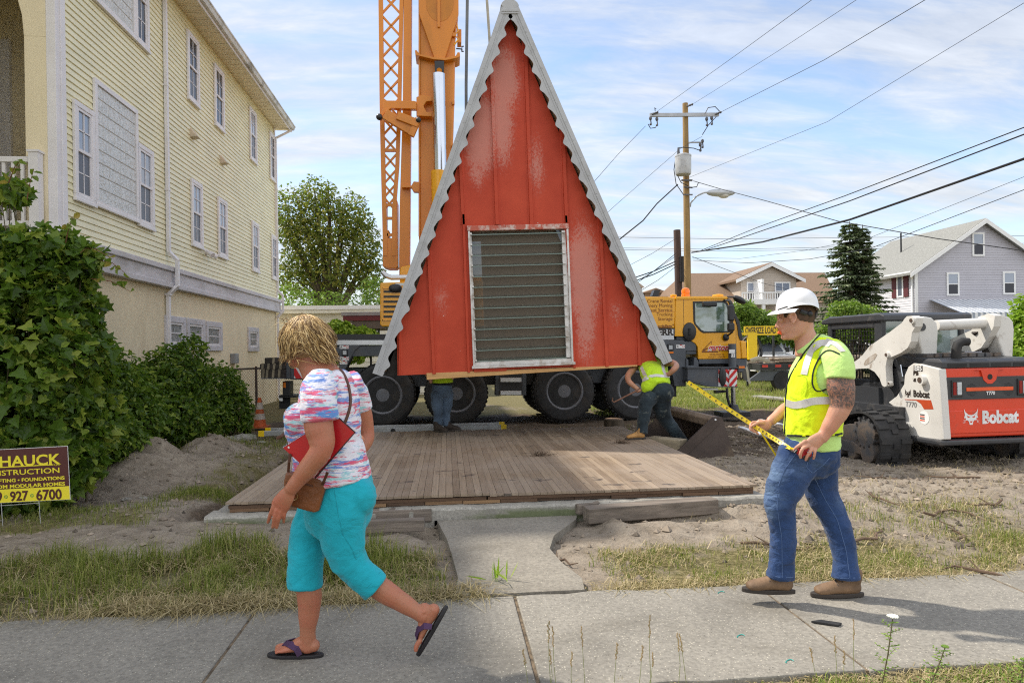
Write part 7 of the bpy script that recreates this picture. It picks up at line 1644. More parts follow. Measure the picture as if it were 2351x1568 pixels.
spoly('stripe', [(932, 878), (1140, 886), (1160, 958), (1085, 958), (1060, 915), (1020, 888), (932, 883)], SX-.003, .002, mat('stripe_red', (.50, .07, .02), .45), sp_); stext('T770', 980, 922, 88, mat('decal_grey', (.25, .25, .25), .5), .01, shear=.1)
mb = MB(); c0 = sd(1086, 1025, SX-.003); r0 = .085
mb.add([c0]+[c0+Vector((0, r0*math.cos(t), r0*math.sin(t))) for t in np.linspace(0, 2*math.pi, 25)[:-1]], [(0, (i+1) % 24+1, i+1) for i in range(24)]); dc = mb.build('round_decal', white, sp_, local=True)
for k, (z_, m_) in enumerate(((.035, ink), (.012, mat('loader_orange', (.75, .10, .02), .45)), (-.012, ink), (-.036, mat('loader_orange', (.75, .10, .02), .45)))): MB().box(c0.x-.002, c0.x-.001, c0.y-.01, c0.y+.068, c0.z+z_-.008, c0.z+z_+.006).build('decal_bar', m_, dc, local=True)
def boss(x, y, r, lx=SX, par=None, depth=.06):
 p = sd(x, y, lx); o = MB().cyl((p.x-depth, p.y, p.z), (p.x+.02, p.y, p.z), r, n=18).build('pivot_pin', bw_, par or sp_, local=True, smooth=True); MB().cyl((p.x-depth-.008, p.y, p.z), (p.x-depth+.001, p.y, p.z), r*.55, n=10).build('pin_bolt', mat('rusty_bolt', (.08, .05, .035), .8), o, local=True); return o
boss(1085, 725, .062); boss(958, 1085, .045)
# towers, arms and cross tube
TX = Lx+.0
tw = [(1040, 262), (1055, 235), (1090, 220), (1150, 230), (1190, 270), (1200, 340), (1186, 640), (1092, 640), (1075, 520), (1050, 430), (1040, 370)]
TYL = .06; P = [sr(x, y, TYL) for x, y in tw]; mb = MB(); mb.prism(P, (0, .26, 0)); twl = mb.build('tower', bw_, skl, local=True, bevel=.02)
p = sr(1068, 305, TYL); MB().cyl((p.x, TYL-.012, p.z), (p.x, TYL+.01, p.z), .05, n=24).build('tower_eye', bdk, twl, local=True, smooth=True)
tr2 = [(1632, 290), (1640, 212), (1700, 203), (1768, 225), (1798, 262), (1806, 330), (1792, 590), (1744, 590), (1715, 520), (1655, 350)]
mb = MB(); mb.prism([sr(x, y, TYL) for x, y in tr2], (0, .26, 0)); mb.build('tower', bw_, skl, local=True, bevel=.02)
arm = [(980, 240), (1000, 218), (1040, 215), (1075, 232), (1068, 300), (1040, 350), (1032, 420), (1005, 470), (950, 510), (880, 540), (838, 562), (828, 620), (838, 770), (820, 780), (800, 768), (780, 712), (740, 660), (690, 632), (620, 634), (560, 640), (500, 690), (430, 730), (430, 640), (640, 530), (700, 455), (860, 345), (960, 270)]
P = [sd(x, y, TX-.02) for x, y in arm]
def armbuild(P, dx, nm='lift_arm'):
 bm = bmesh.new(); vs = [bm.verts.new(q) for q in P]; f = bm.faces.new(vs); r_ = bmesh.ops.extrude_face_region(bm, geom=[f]); bmesh.ops.translate(bm, verts=[v for v in r_['geom'] if isinstance(v, bmesh.types.BMVert)], vec=(dx, 0, 0)); bmesh.ops.recalc_face_normals(bm, faces=bm.faces); bmesh.ops.triangulate(bm, faces=[q for q in bm.faces if len(q.verts) > 4], ngon_method='EAR_CLIP'); bm.verts.index_update()
 V = [v.co.copy() for v in bm.verts]; F = [[v.index for v in q.verts] for q in bm.faces]; bm.free(); return link_mesh(nm, V, F, bw_, None, skl, local=True)
la = armbuild([q-Vector((.09, 0, 0)) for q in P], .10); boss(1000, 252, .045, TX-.11, la, .03); boss(800, 525, .04, TX-.11, la, .03); boss(816, 752, .028, TX-.11, la, .02)
spoly('arm_recess', [(605, 600), (618, 570), (650, 540), (700, 512), (712, 525), (690, 565), (640, 600), (612, 612)], TX-.113, .003, mat('white_shadowed_dirt', (.50, .46, .41), .6, dirt=(.25, .18, .12), dscale=6, damt=(.45, .7)), la)  # flat plate, the shade of the recess is put into its duller, dirty white
spoly('arm_decal', [(470, 595), (575, 540), (572, 548), (520, 585), (472, 612)], TX-.113, .003, ink, la)
armbuild([sd(x, y, cxr+.44) for x, y in ((1215, 455), (1300, 400), (1460, 330), (1545, 215), (1600, 196), (1650, 215), (1640, 300), (1600, 380), (1540, 470), (1480, 500), (1260, 490))], .10)
qa, qb = sr(1180, 292, TYL+.1), sr(1720, 266, TYL+.1); mb = MB(); mb.cyl(qa, qb, .07, n=20); mb.build('cross_tube', bw_, skl, local=True, smooth=True)
spoly('lower_link', [(528, 775), (800, 738), (812, 770), (530, 812)], TX+.02, .05, bdk); MB().cyl(sd(900, 640, TX+.04), sd(850, 560, TX+.04), .04).cyl(sd(930, 740, TX+.04), sd(898, 630, TX+.04), .05).build('lift_cylinder', bdk, skl, local=True, smooth=True); MB().cyl(sd(915, 700, TX+.0), sd(900, 605, TX+.0), .012).build('cylinder_line', chrome, skl, local=True, smooth=True)
MB().tube([sd(1000, 540, TX+.15), sd(960, 580, TX+.2), sd(985, 520, TX+.2), sd(1040, 480, TX+.25), sd(1050, 560, TX+.2)], .016, 6).tube([sd(970, 520, TX+.2), sd(1000, 590, TX+.2), sd(1050, 530, TX+.2)], .016, 6).build('hoses', blk, skl, local=True, smooth=True)
spoly('front_panel', [(430, 890), (650, 888), (700, 640), (830, 650), (800, 900), (700, 955), (480, 965), (430, 950)], TX+.06, .06, bw_); spoly('side_vent', [(712, 800), (720, 742), (885, 785), (880, 830), (800, 885), (720, 905)], TX+.055, .004, bdk)
# cab
CX0 = Lx+.02; cy0 = sd(745, 500, CX0).y; cy1 = sd(318, 500, CX0).y; cz1 = sd(740, 200, CX0).z; cz0 = sd(740, 640, CX0).z-.25; cxe = 2*cxr-CX0
cabm = MB(); t = .085
for x0 in (CX0, cxe-t):
 for y0, y1 in ((cy0, cy0+.15), (cy1-.09, cy1)): cabm.box(x0, x0+t, y0, y1, cz0, cz1-.08)
 cabm.box(x0, x0+t, cy0+.15, cy1-.09, cz1-.19, cz1-.08); cabm.box(x0, x0+t, cy0+.15, cy1-.09, cz0, cz0+.10)
cabo = cabm.build('cab_frame', bdk, skl, local=True, bevel=.02)
P = [(cy0-.10, cz1-.10), (cy0-.10, cz1-.02), (cy0-.02, cz1+.01), (cy1-.1, cz1+.01), (cy1+.10, cz1-.03), (cy1+.12, cz1-.10)]
MB().prism([(CX0-.03, y, z) for y, z in P], (cxe-CX0+.06, 0, 0)).build('cab_roof', bdk, skl, local=True, bevel=.02)
for k in range(4): MB().box(CX0+.05, cxe-.05, cy0+.15+k*.35, cy0+.22+k*.35, cz1+.0, cz1+.022).build('roof_rib', bdk, cabo, local=True, bevel=.008)
mb = MB(); y = cy0+.15
while y < cy1-.09: mb.box(CX0+.03, CX0+.04, y-.004, y+.004, cz0+.1, cz1-.19); y += .062
z = cz0+.1
while z < cz1-.19: mb.box(CX0+.02, CX0+.03, cy0+.15, cy1-.09, z-.004, z+.004); z += .062
mb.build('window_guard', blk2, cabo, local=True)
mb = MB(); mb.box(CX0+t, cxe-t, cy0+.02, cy0+.05, cz0, cz0+.35); mb.build('cab_back', bdk, cabo, local=True); MB().box(CX0+t, cxe-t, cy0+.03, cy0+.04, cz0+.35, cz1-.1).build('rear_window', cg, cabo, local=True)
mb = MB(); mb.box(cxr-.25, cxr+.25, cy0+.35, cy0+.5, cz0-.1, cz0+.55); mb.box(cxr-.25, cxr+.25, cy0+.35, cy0+.85, cz0-.1, cz0+.05); mb.build('seat', blk2, skl, local=True, bevel=.03)
MB().box(CX0-.05, cxe+.05, cy0, cy1, .45, cz0).build('cab_floor', bdk, skl, local=True)
MB().tube([(CX0-.02, cy1+.05, cz1-.25), (CX0-.08, cy1+.12, cz1-.28), (CX0-.08, cy1+.12, cz1-.55), (CX0-.02, cy1+.05, cz1-.6)], .012, 6).build('grab_handle', blk2, cabo, local=True)
h_ = sd(445, 430, CX0-.1); mb = MB(); mb.tube([h_+Vector((0, 0, -.32)), h_+Vector((0, 0, -.05)), h_+Vector((0, .09, .02)), h_+Vector((0, .06, .12)), h_+Vector((0, -.06, .13)), h_+Vector((0, -.10, .05)), h_+Vector((0, -.07, -.03))], [.05, .035, .035, .032, .03, .022, .012], 10); hk = mb.build('crane_hook_in_cab', mat('rusty_hook', (.10, .04, .025), .7), None); bpy.data.objects.remove(hk)
# tracks
loop_ = [(.22, 0.0), (1.95, 0.0), (2.12, .06), (2.20, .20), (2.14, .34), (2.0, .40), (1.2, .52), (.62, .655), (.45, .69), (.28, .69), (.12, .62), (.02, .48), (-.02, .34), (.0, .18), (.08, .05)]
def dense(P, step=.042):
 out_ = []; P = P+[P[0]]
 sm_ = []
 for i in range(len(P)-1):
  p0, p1, p2, p3 = [Vector((*P[j % (len(P)-1)], 0)) for j in (i-1, i, i+1, i+2)]
  L = (p2-p1).length; n = max(1, int(L/.02))
  for k in range(n):
   t = k/n
   if L > .5: sm_.append(p1.lerp(p2, t))
   else: sm_.append(((p1*2)+(p2-p0)*t+(p0*2-p1*5+p2*4-p3)*t*t+(p1*3-p0-p2*3+p3)*t**3)/2)
 acc_ = 0; out_ = [sm_[0]]
 for a, c in zip(sm_, sm_[1:]+sm_[:1]):
  acc_ += (c-a).length
  if acc_ >= step: out_.append(c); acc_ = 0
 return out_
def track(x0, w, outer):
 P = dense(loop_); n = len(P); mb = MB(); vs = []; fs = []
 for i, p in enumerate(P):
  t = (P[(i+1) % n]-P[i-1]).normalized(); nr = Vector((t.y, -t.x, 0)); q = p-nr*.028
  for yy, zz, xx in ((p.x, p.y, x0), (p.x, p.y, x0+w), (q.x, q.y, x0+w), (q.x, q.y, x0)): vs.append((xx, yy, zz))
 for i in range(n):
  for k in range(4): j = (i+1) % n; fs.append((i*4+k, i*4+(k+1) % 4, j*4+(k+1) % 4, j*4+k))
 mb.add(vs, fs)
 for i in range(0, n, 3):
  p = P[i]; t = (P[(i+1) % n]-P[i-1]).normalized(); nr = Vector((t.y, -t.x, 0))
  for a, c, sh in ((.0, .34, 0), (.40, .60, 1), (.66, 1.0, 0)):
   pp = P[(i+sh) % n]; tt = (P[(i+sh+1) % n]-P[(i+sh)-1]).normalized(); nn_ = Vector((tt.y, -tt.x, 0)); e0 = Vector((x0+w*a, pp.x, pp.y)); e1 = Vector((x0+w*c, pp.x, pp.y)); tv = Vector((0, tt.x, tt.y)); nv = Vector((0, nn_.x, nn_.y))
   mb.prism([e0-tv*.03-nv*.004, e0+tv*.03-nv*.004, e1+tv*.03-nv*.004, e1-tv*.03-nv*.004], nv*.026)
 tr = mb.build('track', tread, skl, local=True)
 mb = MB(); xo = x0+w*.08; xi = w*.84
 for yy, r_ in ((.62, .085), (.92, .085), (1.22, .085), (1.52, .085)): mb.cyl((xo, yy, .03+r_), (xo+xi, yy, .03+r_), r_, n=20)
 for yy, zz, r_ in ((.30, .17, .14), (1.93, .22, .165)): mb.cyl((xo, yy, zz), (xo+xi, yy, zz), r_, n=26);
 mb.build('rollers', bgy, tr, local=True, smooth=True)
 mb = MB(); mb.cyl((xo+.02, .36, .42), (xo+xi, .36, .42), .19, n=28)
 for k in range(12): a = 2*math.pi*k/12; mb.cyl((xo, .36+.2*math.cos(a), .42+.2*math.sin(a)), (xo+xi, .36+.2*math.cos(a), .42+.2*math.sin(a)), .022, n=8)
 mb.build('sprocket', bgy, tr, local=True, smooth=True)
 mb = MB(); mb.prism([(xo+.03, y, z) for y, z in ((.30, .14), (1.75, .14), (1.9, .24), (1.8, .36), (1.1, .40), (.7, .50), (.5, .50), (.42, .35))], (xi-.06, 0, 0)); mb.prism([(xo-.004, y, z) for y, z in ((.40, .12), (1.70, .12), (1.72, .20), (1.2, .27), (.60, .27), (.42, .20))], (.03, 0, 0)); mb.build('track_frame', bgy, tr, local=True, bevel=.01)
track(0, .42, -1); track(2*cxr-.42, .42, 1)
# dirt-caked block hanging from the far arm, loose slats on the hood
mb = MB(); mb.tube([sr(1500, 335, .3), sr(1530, 380, .3), sr(1560, 450, .3), sr(1590, 520, .3)], [.06, .045, .04, .05], 8); mb.build('chain_bundle', mat('chain_dark', (.04, .03, .025), .8, var=.4, bmp=1, bscale=40), skl, local=True, smooth=True)
# -- bucket on the ground
zb = Zm(2450, 1500, 5.6); bkm = mat('worn_bucket_steel', (.085, .062, .052), .55, .25, var=.2, vscale=3, dirt=(.22, .16, .10), dscale=2.2, damt=(.5, .75), bmp=.15, bscale=40)
def Bk(x, y, d=9.4): return atd(*zb(x, y), d)
bk = empty('loader_bucket', Bk(1400, 1320)); tag(bk, 'brown steel loader bucket lying on the dirt beside the plank floor', 'bucket'); bpy.context.view_layer.update()
off = -CR*.20 + CD*1.78
prof_ = [(650, 1110), (1075, 1320), (1915, 1320), (1945, 1290), (1700, 500), (1660, 440), (1490, 440)]
PB = [Bk(x, y) for x, y in prof_]; dz_ = min(p.z for p in PB)+.04
for p in PB: p.z -= dz_
PB[0].z = max(PB[0].z-.08, -.02)
side_n = off.normalized()
for s, o_ in ((0, Vector()), (1, off)):
 mb = MB(); mb.prism([p+o_ for p in PB], side_n*.02); pl_ = mb.build('side_plate', bkm, bk)
 if s == 0:
  e = (PB[6]-PB[0]).normalized(); nrm_ = e.cross(side_n).normalized(); nrm_ = nrm_ if nrm_.dot(PB[3]-PB[0]) > 0 else -nrm_
  mb = MB(); a, c = PB[0]+nrm_*.0, PB[6]; mb.prism([a-side_n*.012, c-side_n*.012, c+nrm_*.13-side_n*.012, a+nrm_*.13-side_n*.012+e*.1], -side_n*.008); mb.build('edge_plate', bkm, pl_, bevel=.003)
  MB().cyl(PB[6]+(PB[5]-PB[6])*.2-Vector((0, 0, .035))-side_n*.026, PB[6]+(PB[5]-PB[6])*.2-Vector((0, 0, .035))-side_n*.018, .014, n=10).build('bolt_hole', white, pl_)
mb = MB()
for a, c in ((0, 1), (1, 2), (2, 3), (3, 4), (4, 5)):
 A0, C0 = PB[a], PB[c]; d = (C0-A0).normalized(); nn_ = d.cross(side_n).normalized(); nn_ = nn_ if nn_.z > 0 or (a >= 3 and nn_.dot(CR) < 0) else -nn_
 mb.prism([A0+side_n*.021, C0+side_n*.021, C0+nn_*.012+side_n*.021, A0+nn_*.012+side_n*.021], off-side_n*.03)
mb.build('bucket_shell', bkm, bk)
mb = MB(); T0, T1 = PB[5]+Vector((0, 0, -.01)), PB[6]; ed = (T1-T0).normalized()
mb.prism([q+side_n*.022 for q in (T0+Vector((0, 0, .0)), T0+ed*.10+Vector((0, 0, .015)), T0+ed*.14-Vector((0, 0, .05)), T0+ed*.12-Vector((0, 0, .15)), T0+ed*.02-Vector((0, 0, .15)))], off-side_n*.04); mb.build('top_lip', mat('lip_steel', (.30, .22, .16), .6, .1, var=.2, dirt=(.12, .08, .06), dscale=4), bk, bevel=.015)
blkp = [Bk(x, y, 9.9) for x, y in ((415, 830), (560, 830), (730, 1110), (425, 1030))]
mb = MB(); w_ = mat('weathered_block', (.34, .28, .19), .8, var=.25, vscale=6, sc=(1, 1, 3)); q = Bk(570, 1090, 9.7); q.z = 0; Mx = Matrix.Translation(q) @ Matrix.Rotation(R(-52), 4, 'Z'); mb.box(-.33, .22, -.10, .10, .0, .21, Mx.to_4x4()); tag(mb.build('timber_block', w_, bevel=.012), 'short pale timber block beside the mouth of the bucket', 'timber block')
# -- street beyond the lot
z7, z8, zC = Zm(2350, 300, 1.8447), Zm(2400, 800, 1.5673), Zm(950, 1150, 2.851)
def siding_y(mb, x0, x1, z0, z1, y, course=.14):
 z = z0
 while z < z1-.02:
  c = min(z1, z+course); mb.add([(x0, y-.018, z+.002), (x1, y-.018, z+.002), (x1, y-.002, c), (x0, y-.002, c), (x0, y+.01, z), (x1, y+.01, z)], [(0, 1, 2, 3), (4, 5, 1, 0)]); z += course
def gable_siding(mb, pts, y, course=.14):
 xl, xr, z0, ze, xp, zp = pts; z = z0
 while z < zp-.05:
  c = z+course; t = max(0, (c-ze)/(zp-ze)); a, b_ = xl+(xp-xl)*t, xr+(xp-xr)*t
  mb.add([(a, y-.018, z+.002), (b_, y-.018, z+.002), (b_, y-.002, c), (a, y-.002, c), (a, y+.01, z), (b_, y+.01, z)], [(0, 1, 2, 3), (4, 5, 1, 0)]); z = c
def far_window(parent, x0, x1, z0, z1, y, fr_m, pm=None, grid=True, n=1):
 w = .10; mb = MB(); mb.box(x0, x1, y-.05, y, z1-w, z1); mb.box(x0, x1, y-.05, y, z0, z0+w); mb.box(x0, x0+w, y-.05, y, z0+w, z1-w); mb.box(x1-w, x1, y-.05, y, z0+w, z1-w); mb.box(x0+w, x1-w, y-.04, y, (z0+z1)/2-.025, (z0+z1)/2+.025)
 for i in range(1, n): xx = x0+(x1-x0)*i/n; mb.box(xx-.03, xx+.03, y-.045, y, z0+w, z1-w)
 o = mb.build('window', fr_m, parent); MB().box(x0+w, x1-w, y-.03, y-.02, (z0+z1)/2, z1-w).build('pane', pane_blue, o); MB().box(x0+w, x1-w, y-.028, y-.02, z0+w, (z0+z1)/2).build('pane', pm or pane_dark, o); return o
def shingle_mat(name, c):
 m = mat(name, c, .9, var=.2, vscale=9, bmp=.6, bscale=16, dirt=tuple(x*.7 for x in c), dscale=14, damt=(.45, .6), sc=(1, 1, 2.5)); return m
# grey house
GY = 36.0; gsid = mat('grey_vinyl', (.46, .45, .50), .5, var=.04, vscale=1); gsid_lit = mat('grey_vinyl_sunlit', (.62, .61, .64), .5, var=.04); wtr = mat('white_trim', (.80, .80, .80), .5, var=.02)
P8 = lambda x, y, Y=GY: at(*z8(x, y), Y)
gh = empty('grey_house', (P8(2000, 640).x, GY+3, 0)); tag(gh, 'two storey pale grey clapboard house with a striped porch awning', 'house')
ce, pk = P8(1700, 357), P8(2097, 72); xl, xp, zE, zP = ce.x, pk.x, ce.z, pk.z; xr = 2*xp-xl; LN = 7.6
mb = MB(); gable_siding(mb, (xl, xr, 0, zE, xp, zP), GY); mb.add([(xl, GY+.02, -.3), (xr, GY+.02, -.3), (xr, GY+.02, zE), (xp, GY+.02, zP), (xl, GY+.02, zE)], [(0, 1, 2, 3, 4)]); mb.build('front_wall', gsid, gh)
mb = MB(); z = 0
while z < zE: mb.add([(xl-.018, GY, z), (xl-.018, GY+LN, z), (xl-.002, GY+LN, z+.14), (xl-.002, GY, z+.14)], [(3, 2, 1, 0)]); z += .14
mb.box(xl, xr, GY+.03, GY+LN, -.3, zE-.05); mb.build('side_wall', gsid_lit, gh)  # side face lighter than the front: sunlight put into its siding colour
ov = .45; mb = MB()
for s in (-1, 1):
 e = Vector((xp+s*(xp-xl)*(1+ov/3.5), 0, zE-(zP-zE)*ov/3.5)); a = Vector((xp, 0, zP)); mb.prism([(a.x, GY-.35, a.z+.02), (a.x, GY-.35, a.z+.16), (e.x, GY-.35, e.z+.16), (e.x, GY-.35, e.z+.02)], (0, LN+.7, 0))
rf = mb.build('roof', shingle_mat('grey_shingles', (.27, .27, .25)), gh)
mb = MB()
for s in (-1, 1):
 e = Vector((xp+s*(xp-xl)*(1+ov/3.5), 0, zE-(zP-zE)*ov/3.5)); a = Vector((xp, 0, zP)); mb.prism([(a.x, GY-.39, a.z-.12), (a.x, GY-.39, a.z+.13), (e.x, GY-.39, e.z+.13), (e.x, GY-.39, e.z-.12)], (0, .036, 0))
mb.box(xl-.5, xl-.40, GY-.3, GY+LN, zE-.28, zE-.10); mb.build('rake_trim', wtr, rf); MB().cyl((xp-1.9, GY+4.2, zE+1.2), (xp-1.9, GY+4.2, zP+.1), .05, n=8).build('vent_pipe', blk2, rf)
mb = MB(); mb.box(xl-.04, xl+.14, GY-.03, GY-.0201, 0, zE); mb.build('corner_board', wtr, gh); MB().beam((xl-.22, GY-.1, zE-.25), (xl-.08, GY+.15, zE-.5), .09, .07).beam((xl-.08, GY+.15, zE-.5), (xl-.08, GY+.15, 0), .09, .07).build('downspout', wtr, gh)
for x0, y0, x1, y1 in ((1885, 373, 1962, 512), (2220, 367, 2297, 505), (2037, 135, 2112, 276)):
 a, c = P8(x0, y0), P8(x1, y1); far_window(gh, a.x, c.x, c.z, a.z, GY-.02, wtr)
for px, w in ((1603, 0),):
 a = atx(*z8(1592, 395), xl-.02); c = atx(*z8(1632, 395), xl-.02); b_ = atx(*z8(1592, 525), xl-.02)
 mb = MB(); mb.box(xl-.06, xl-.02, c.y, a.y, b_.z, a.z); o = mb.build('window', wtr, gh); MB().box(xl-.066, xl-.06, c.y+.12, a.y-.12, b_.z+.1, a.z-.1).build('pane', pane_scr, o)
 for y0 in (c.y-.42, a.y+.04): MB().box(xl-.07, xl-.02, y0, y0+.38, b_.z, a.z).build('shutter', mat('maroon_shutter', (.10, .015, .02), .6), gh)
aw = [P8(1785, 540, GY-.05), P8(1785, 632, GY-2.4)]; za, zb0 = P8(1785, 536).z, P8(1790, 615, GY-2.4).z; ax0 = P8(1785, 540).x; mb = MB(); m1 = MB(); nst = 60
for i in range(nst):
 x0 = ax0+i*.155; tgt = mb if i % 2 else m1; tgt.add([(x0, GY-.04, za), (x0+.155, GY-.04, za), (x0+.155, GY-2.4, zb0), (x0, GY-2.4, zb0), (x0+.155, GY-2.42, zb0-.42), (x0, GY-2.42, zb0-.42)], [(0, 3, 2, 1), (3, 5, 4, 2)])
o = mb.build('awning', mat('awning_white', (.72, .73, .75), .4), gh); m1.build('awning_stripe', mat('awning_grey', (.30, .34, .40), .4), o)
mb = MB(); mb.box(ax0, ax0+9, GY-2.3, GY, -.2, .9); mb.build('porch_base', gsid, gh)
for i in range(4): MB().box(ax0+.1+i*2.4, ax0+.2+i*2.4, GY-2.35, GY-2.25, .9, zb0-.1).build('porch_post', wtr, gh)
far_window(gh, ax0+.8, ax0+2.6, 1.6, zb0-.7, GY-.02, wtr, n=2); far_window(gh, ax0+4.5, ax0+6.3, 1.6, zb0-.7, GY-.02, wtr, n=2)
# tan house with balcony
TY = 52.0; tsid = mat('tan_vinyl', (.50, .43, .36), .55, var=.04); brs = shingle_mat('brown_shingles', (.24, .155, .10))
P9 = lambda x, y, Y=TY: at(*z8(x, y), Y)
th = empty('tan_house', (P9(800, 700).x, TY+4, 0)); tag(th, 'tan house with a long brown shingle roof and white balcony', 'house')
a, c, e = P9(318, 378, TY+5), P9(1160, 372, TY+5), P9(300, 560, TY-.4); x2 = P9(1250, 560, TY-.4).x
mb = MB(); mb.add([(a.x, TY+5, a.z), (c.x, TY+5, a.z), (x2, TY-.4, e.z), (e.x, TY-.4, e.z), (x2, TY+10.4, e.z), (e.x, TY+10.4, e.z)], [(3, 2, 1, 0), (1, 4, 5, 0), (2, 4, 1), (3, 0, 5)]); trf = mb.build('roof', brs, th)
mb = MB(); mb.box(e.x+.5, x2-.5, TY, TY+10, -.3, e.z+.05); siding_y(mb, e.x+.5, x2-.5, 0, e.z, TY-.01, .2); mb.build('wall', tsid, th)
dL, dR, dp = P9(648, 430), P9(978, 415), P9(818, 335); zd = P9(800, 415).z; zf = P9(800, 545).z
mb = MB(); gable_siding(mb, (dL.x, dR.x, zf, zd, dp.x, dp.z), TY-.35, .2); mb.add([(dL.x, TY-.33, zf), (dR.x, TY-.33, zf), (dR.x, TY-.33, zd), (dp.x, TY-.33, dp.z), (dL.x, TY-.33, zd)], [(0, 1, 2, 3, 4)]); mb.box(dL.x, dR.x, TY-.32, TY+4.5, zf, zd); dm = mb.build('dormer', tsid, th)
mb = MB()
for s, q in ((-1, dL), (1, dR)):
 ex = dp.x+(q.x-dp.x)*1.22; ez = zd-(dp.z-zd)*.22; mb.prism([(dp.x, TY-.8, dp.z+.05), (dp.x, TY-.8, dp.z+.22), (ex, TY-.8, ez+.22), (ex, TY-.8, ez+.05)], (0, 7, 0))
mb.build('dormer_roof', brs, dm); mb = MB()
for s, q in ((-1, dL), (1, dR)):
 ex = dp.x+(q.x-dp.x)*1.24; ez = zd-(dp.z-zd)*.24; mb.prism([(dp.x, TY-.84, dp.z-.1), (dp.x, TY-.84, dp.z+.18), (ex, TY-.84, ez+.18), (ex, TY-.84, ez-.1)], (0, .035, 0))
mb.build('dormer_trim', wtr, dm)
for x0, x1 in ((682, 775), (848, 942)): p, q = P9(x0, 433), P9(x1, 488); far_window(dm, p.x, q.x, zf+.05, p.z, TY-.37, wtr, n=2)
p, q = P9(668, 490, TY-2), P9(930, 538, TY-2); mb = MB(); mb.box(p.x, q.x, TY-2, TY-1.92, p.z-.1, p.z); mb.box(p.x, q.x, TY-2, TY-1.92, q.z, q.z+.1); mb.box(p.x, q.x, TY-2.0, TY-.4, q.z-.3, q.z-.01); x = p.x
while x < q.x: mb.box(x, x+.07, TY-1.98, TY-1.94, q.z, p.z); x += .2
mb.build('balcony', wtr, th); MB().box((p.x+q.x)/2-.1, (p.x+q.x)/2+.05, TY-1.9, TY-.4, q.z, p.z+1.0).build('balcony_divider', wtr, th)
for xx in (p.x+.2, (p.x+q.x)/2, q.x-.2): MB().box(xx-.12, xx+.12, TY-1.95, TY-1.7, 0, q.z-.3).build('porch_post', wtr, th)
mb = MB(); mb.box(p.x, q.x+4, TY-2.0, TY-1.95, 1.2, 1.3); x = p.x
while x < q.x+4: mb.box(x, x+.07, TY-1.99, TY-1.95, .3, 1.2); x += .22
mb.build('porch_railing', wtr, th); far_window(th, p.x+1, p.x+3, .8, q.z-.8, TY-.03, wtr, n=2); far_window(th, q.x-3, q.x-1, .8, q.z-.8, TY-.03, wtr, n=2)
# low white building, canopy, small roofs on the skyline
LY_ = 25.0; Pc = lambda x, y, Y=LY_: at(*zC(x, y), Y)
lw = empty('white_building', (Pc(800, 400).x, LY_+3, 0)); tag(lw, 'long low white clapboard building behind the crane', 'building')
x0, x1, zt_, zf_ = Pc(-900, 100).x, Pc(1900, 100).x, Pc(700, 48).z, Pc(700, 128).z; wsd = mat('cream_vinyl', (.82, .80, .70), .5, var=.04)
mb = MB(); siding_y(mb, x0, x1, 0, zf_, LY_, .19); mb.box(x0, x1, LY_+.01, LY_+7, -.3, zf_); mb.build('wall', wsd, lw); MB().box(x0-.3, x1+.3, LY_-.35, LY_+7.3, zf_, zt_).build('fascia', wsd, lw); MB().box(x0-.3, x1+.3, LY_-.40, LY_-.36, zt_-.14, zt_).build('gutter', wtr, lw)
CY_ = 20.0; can = empty('porch_canopy', (Pc(1200, 300, CY_).x, CY_+1, 0)); tag(can, 'dark red metal porch canopy on thin black posts', 'canopy'); a, c = Pc(995, 112, CY_), Pc(1700, 190, CY_)
MB().box(a.x, c.x, CY_, CY_+2.4, a.z-.10, a.z).build('canopy_top', mat('canopy_grey', (.30, .28, .28), .6), can); MB().box(a.x+.05, c.x, CY_+.02, CY_+2.3, c.z-.02, a.z-.102).build('canopy_valance', mat('canopy_red', (.14, .012, .015), .5), can); MB().box(a.x+.3, c.x, CY_+.05, CY_+2.3, c.z-.25, c.z-.022).build('canopy_soffit', mat('canopy_brown', (.13, .10, .08), .7), can)
for x in (1300, 1390): q = Pc(x, 240, CY_); MB().box(q.x-.03, q.x+.03, CY_+.3, CY_+.36, 0, c.z-.2).build('canopy_post', blk2, can)
for (xa, ya, xb, yb_), mcol, lab in (((1455, 655, 1474, 700), (.40, .33, .26), 'far chimney block just right of the cottage roof'), ((1480, 668, 1530, 720), (.30, .2, .13), 'small far gable roof between the cottage and the engine cover')):
 Y = 60; p, q = at(xa, ya, Y), at(xb, yb_, Y); mb = MB(); mb.box(p.x, q.x, Y, Y+3, -.2, p.z-.2); mb.prism([(p.x-.2, Y-.2, p.z-.2), (q.x+.2, Y-.2, p.z-.2), ((p.x+q.x)/2, Y-.2, p.z+.25)], (0, 3.4, 0)); tag(mb.build('far_house', mat('far_%d' % xa, mcol, .8)), lab, 'house')
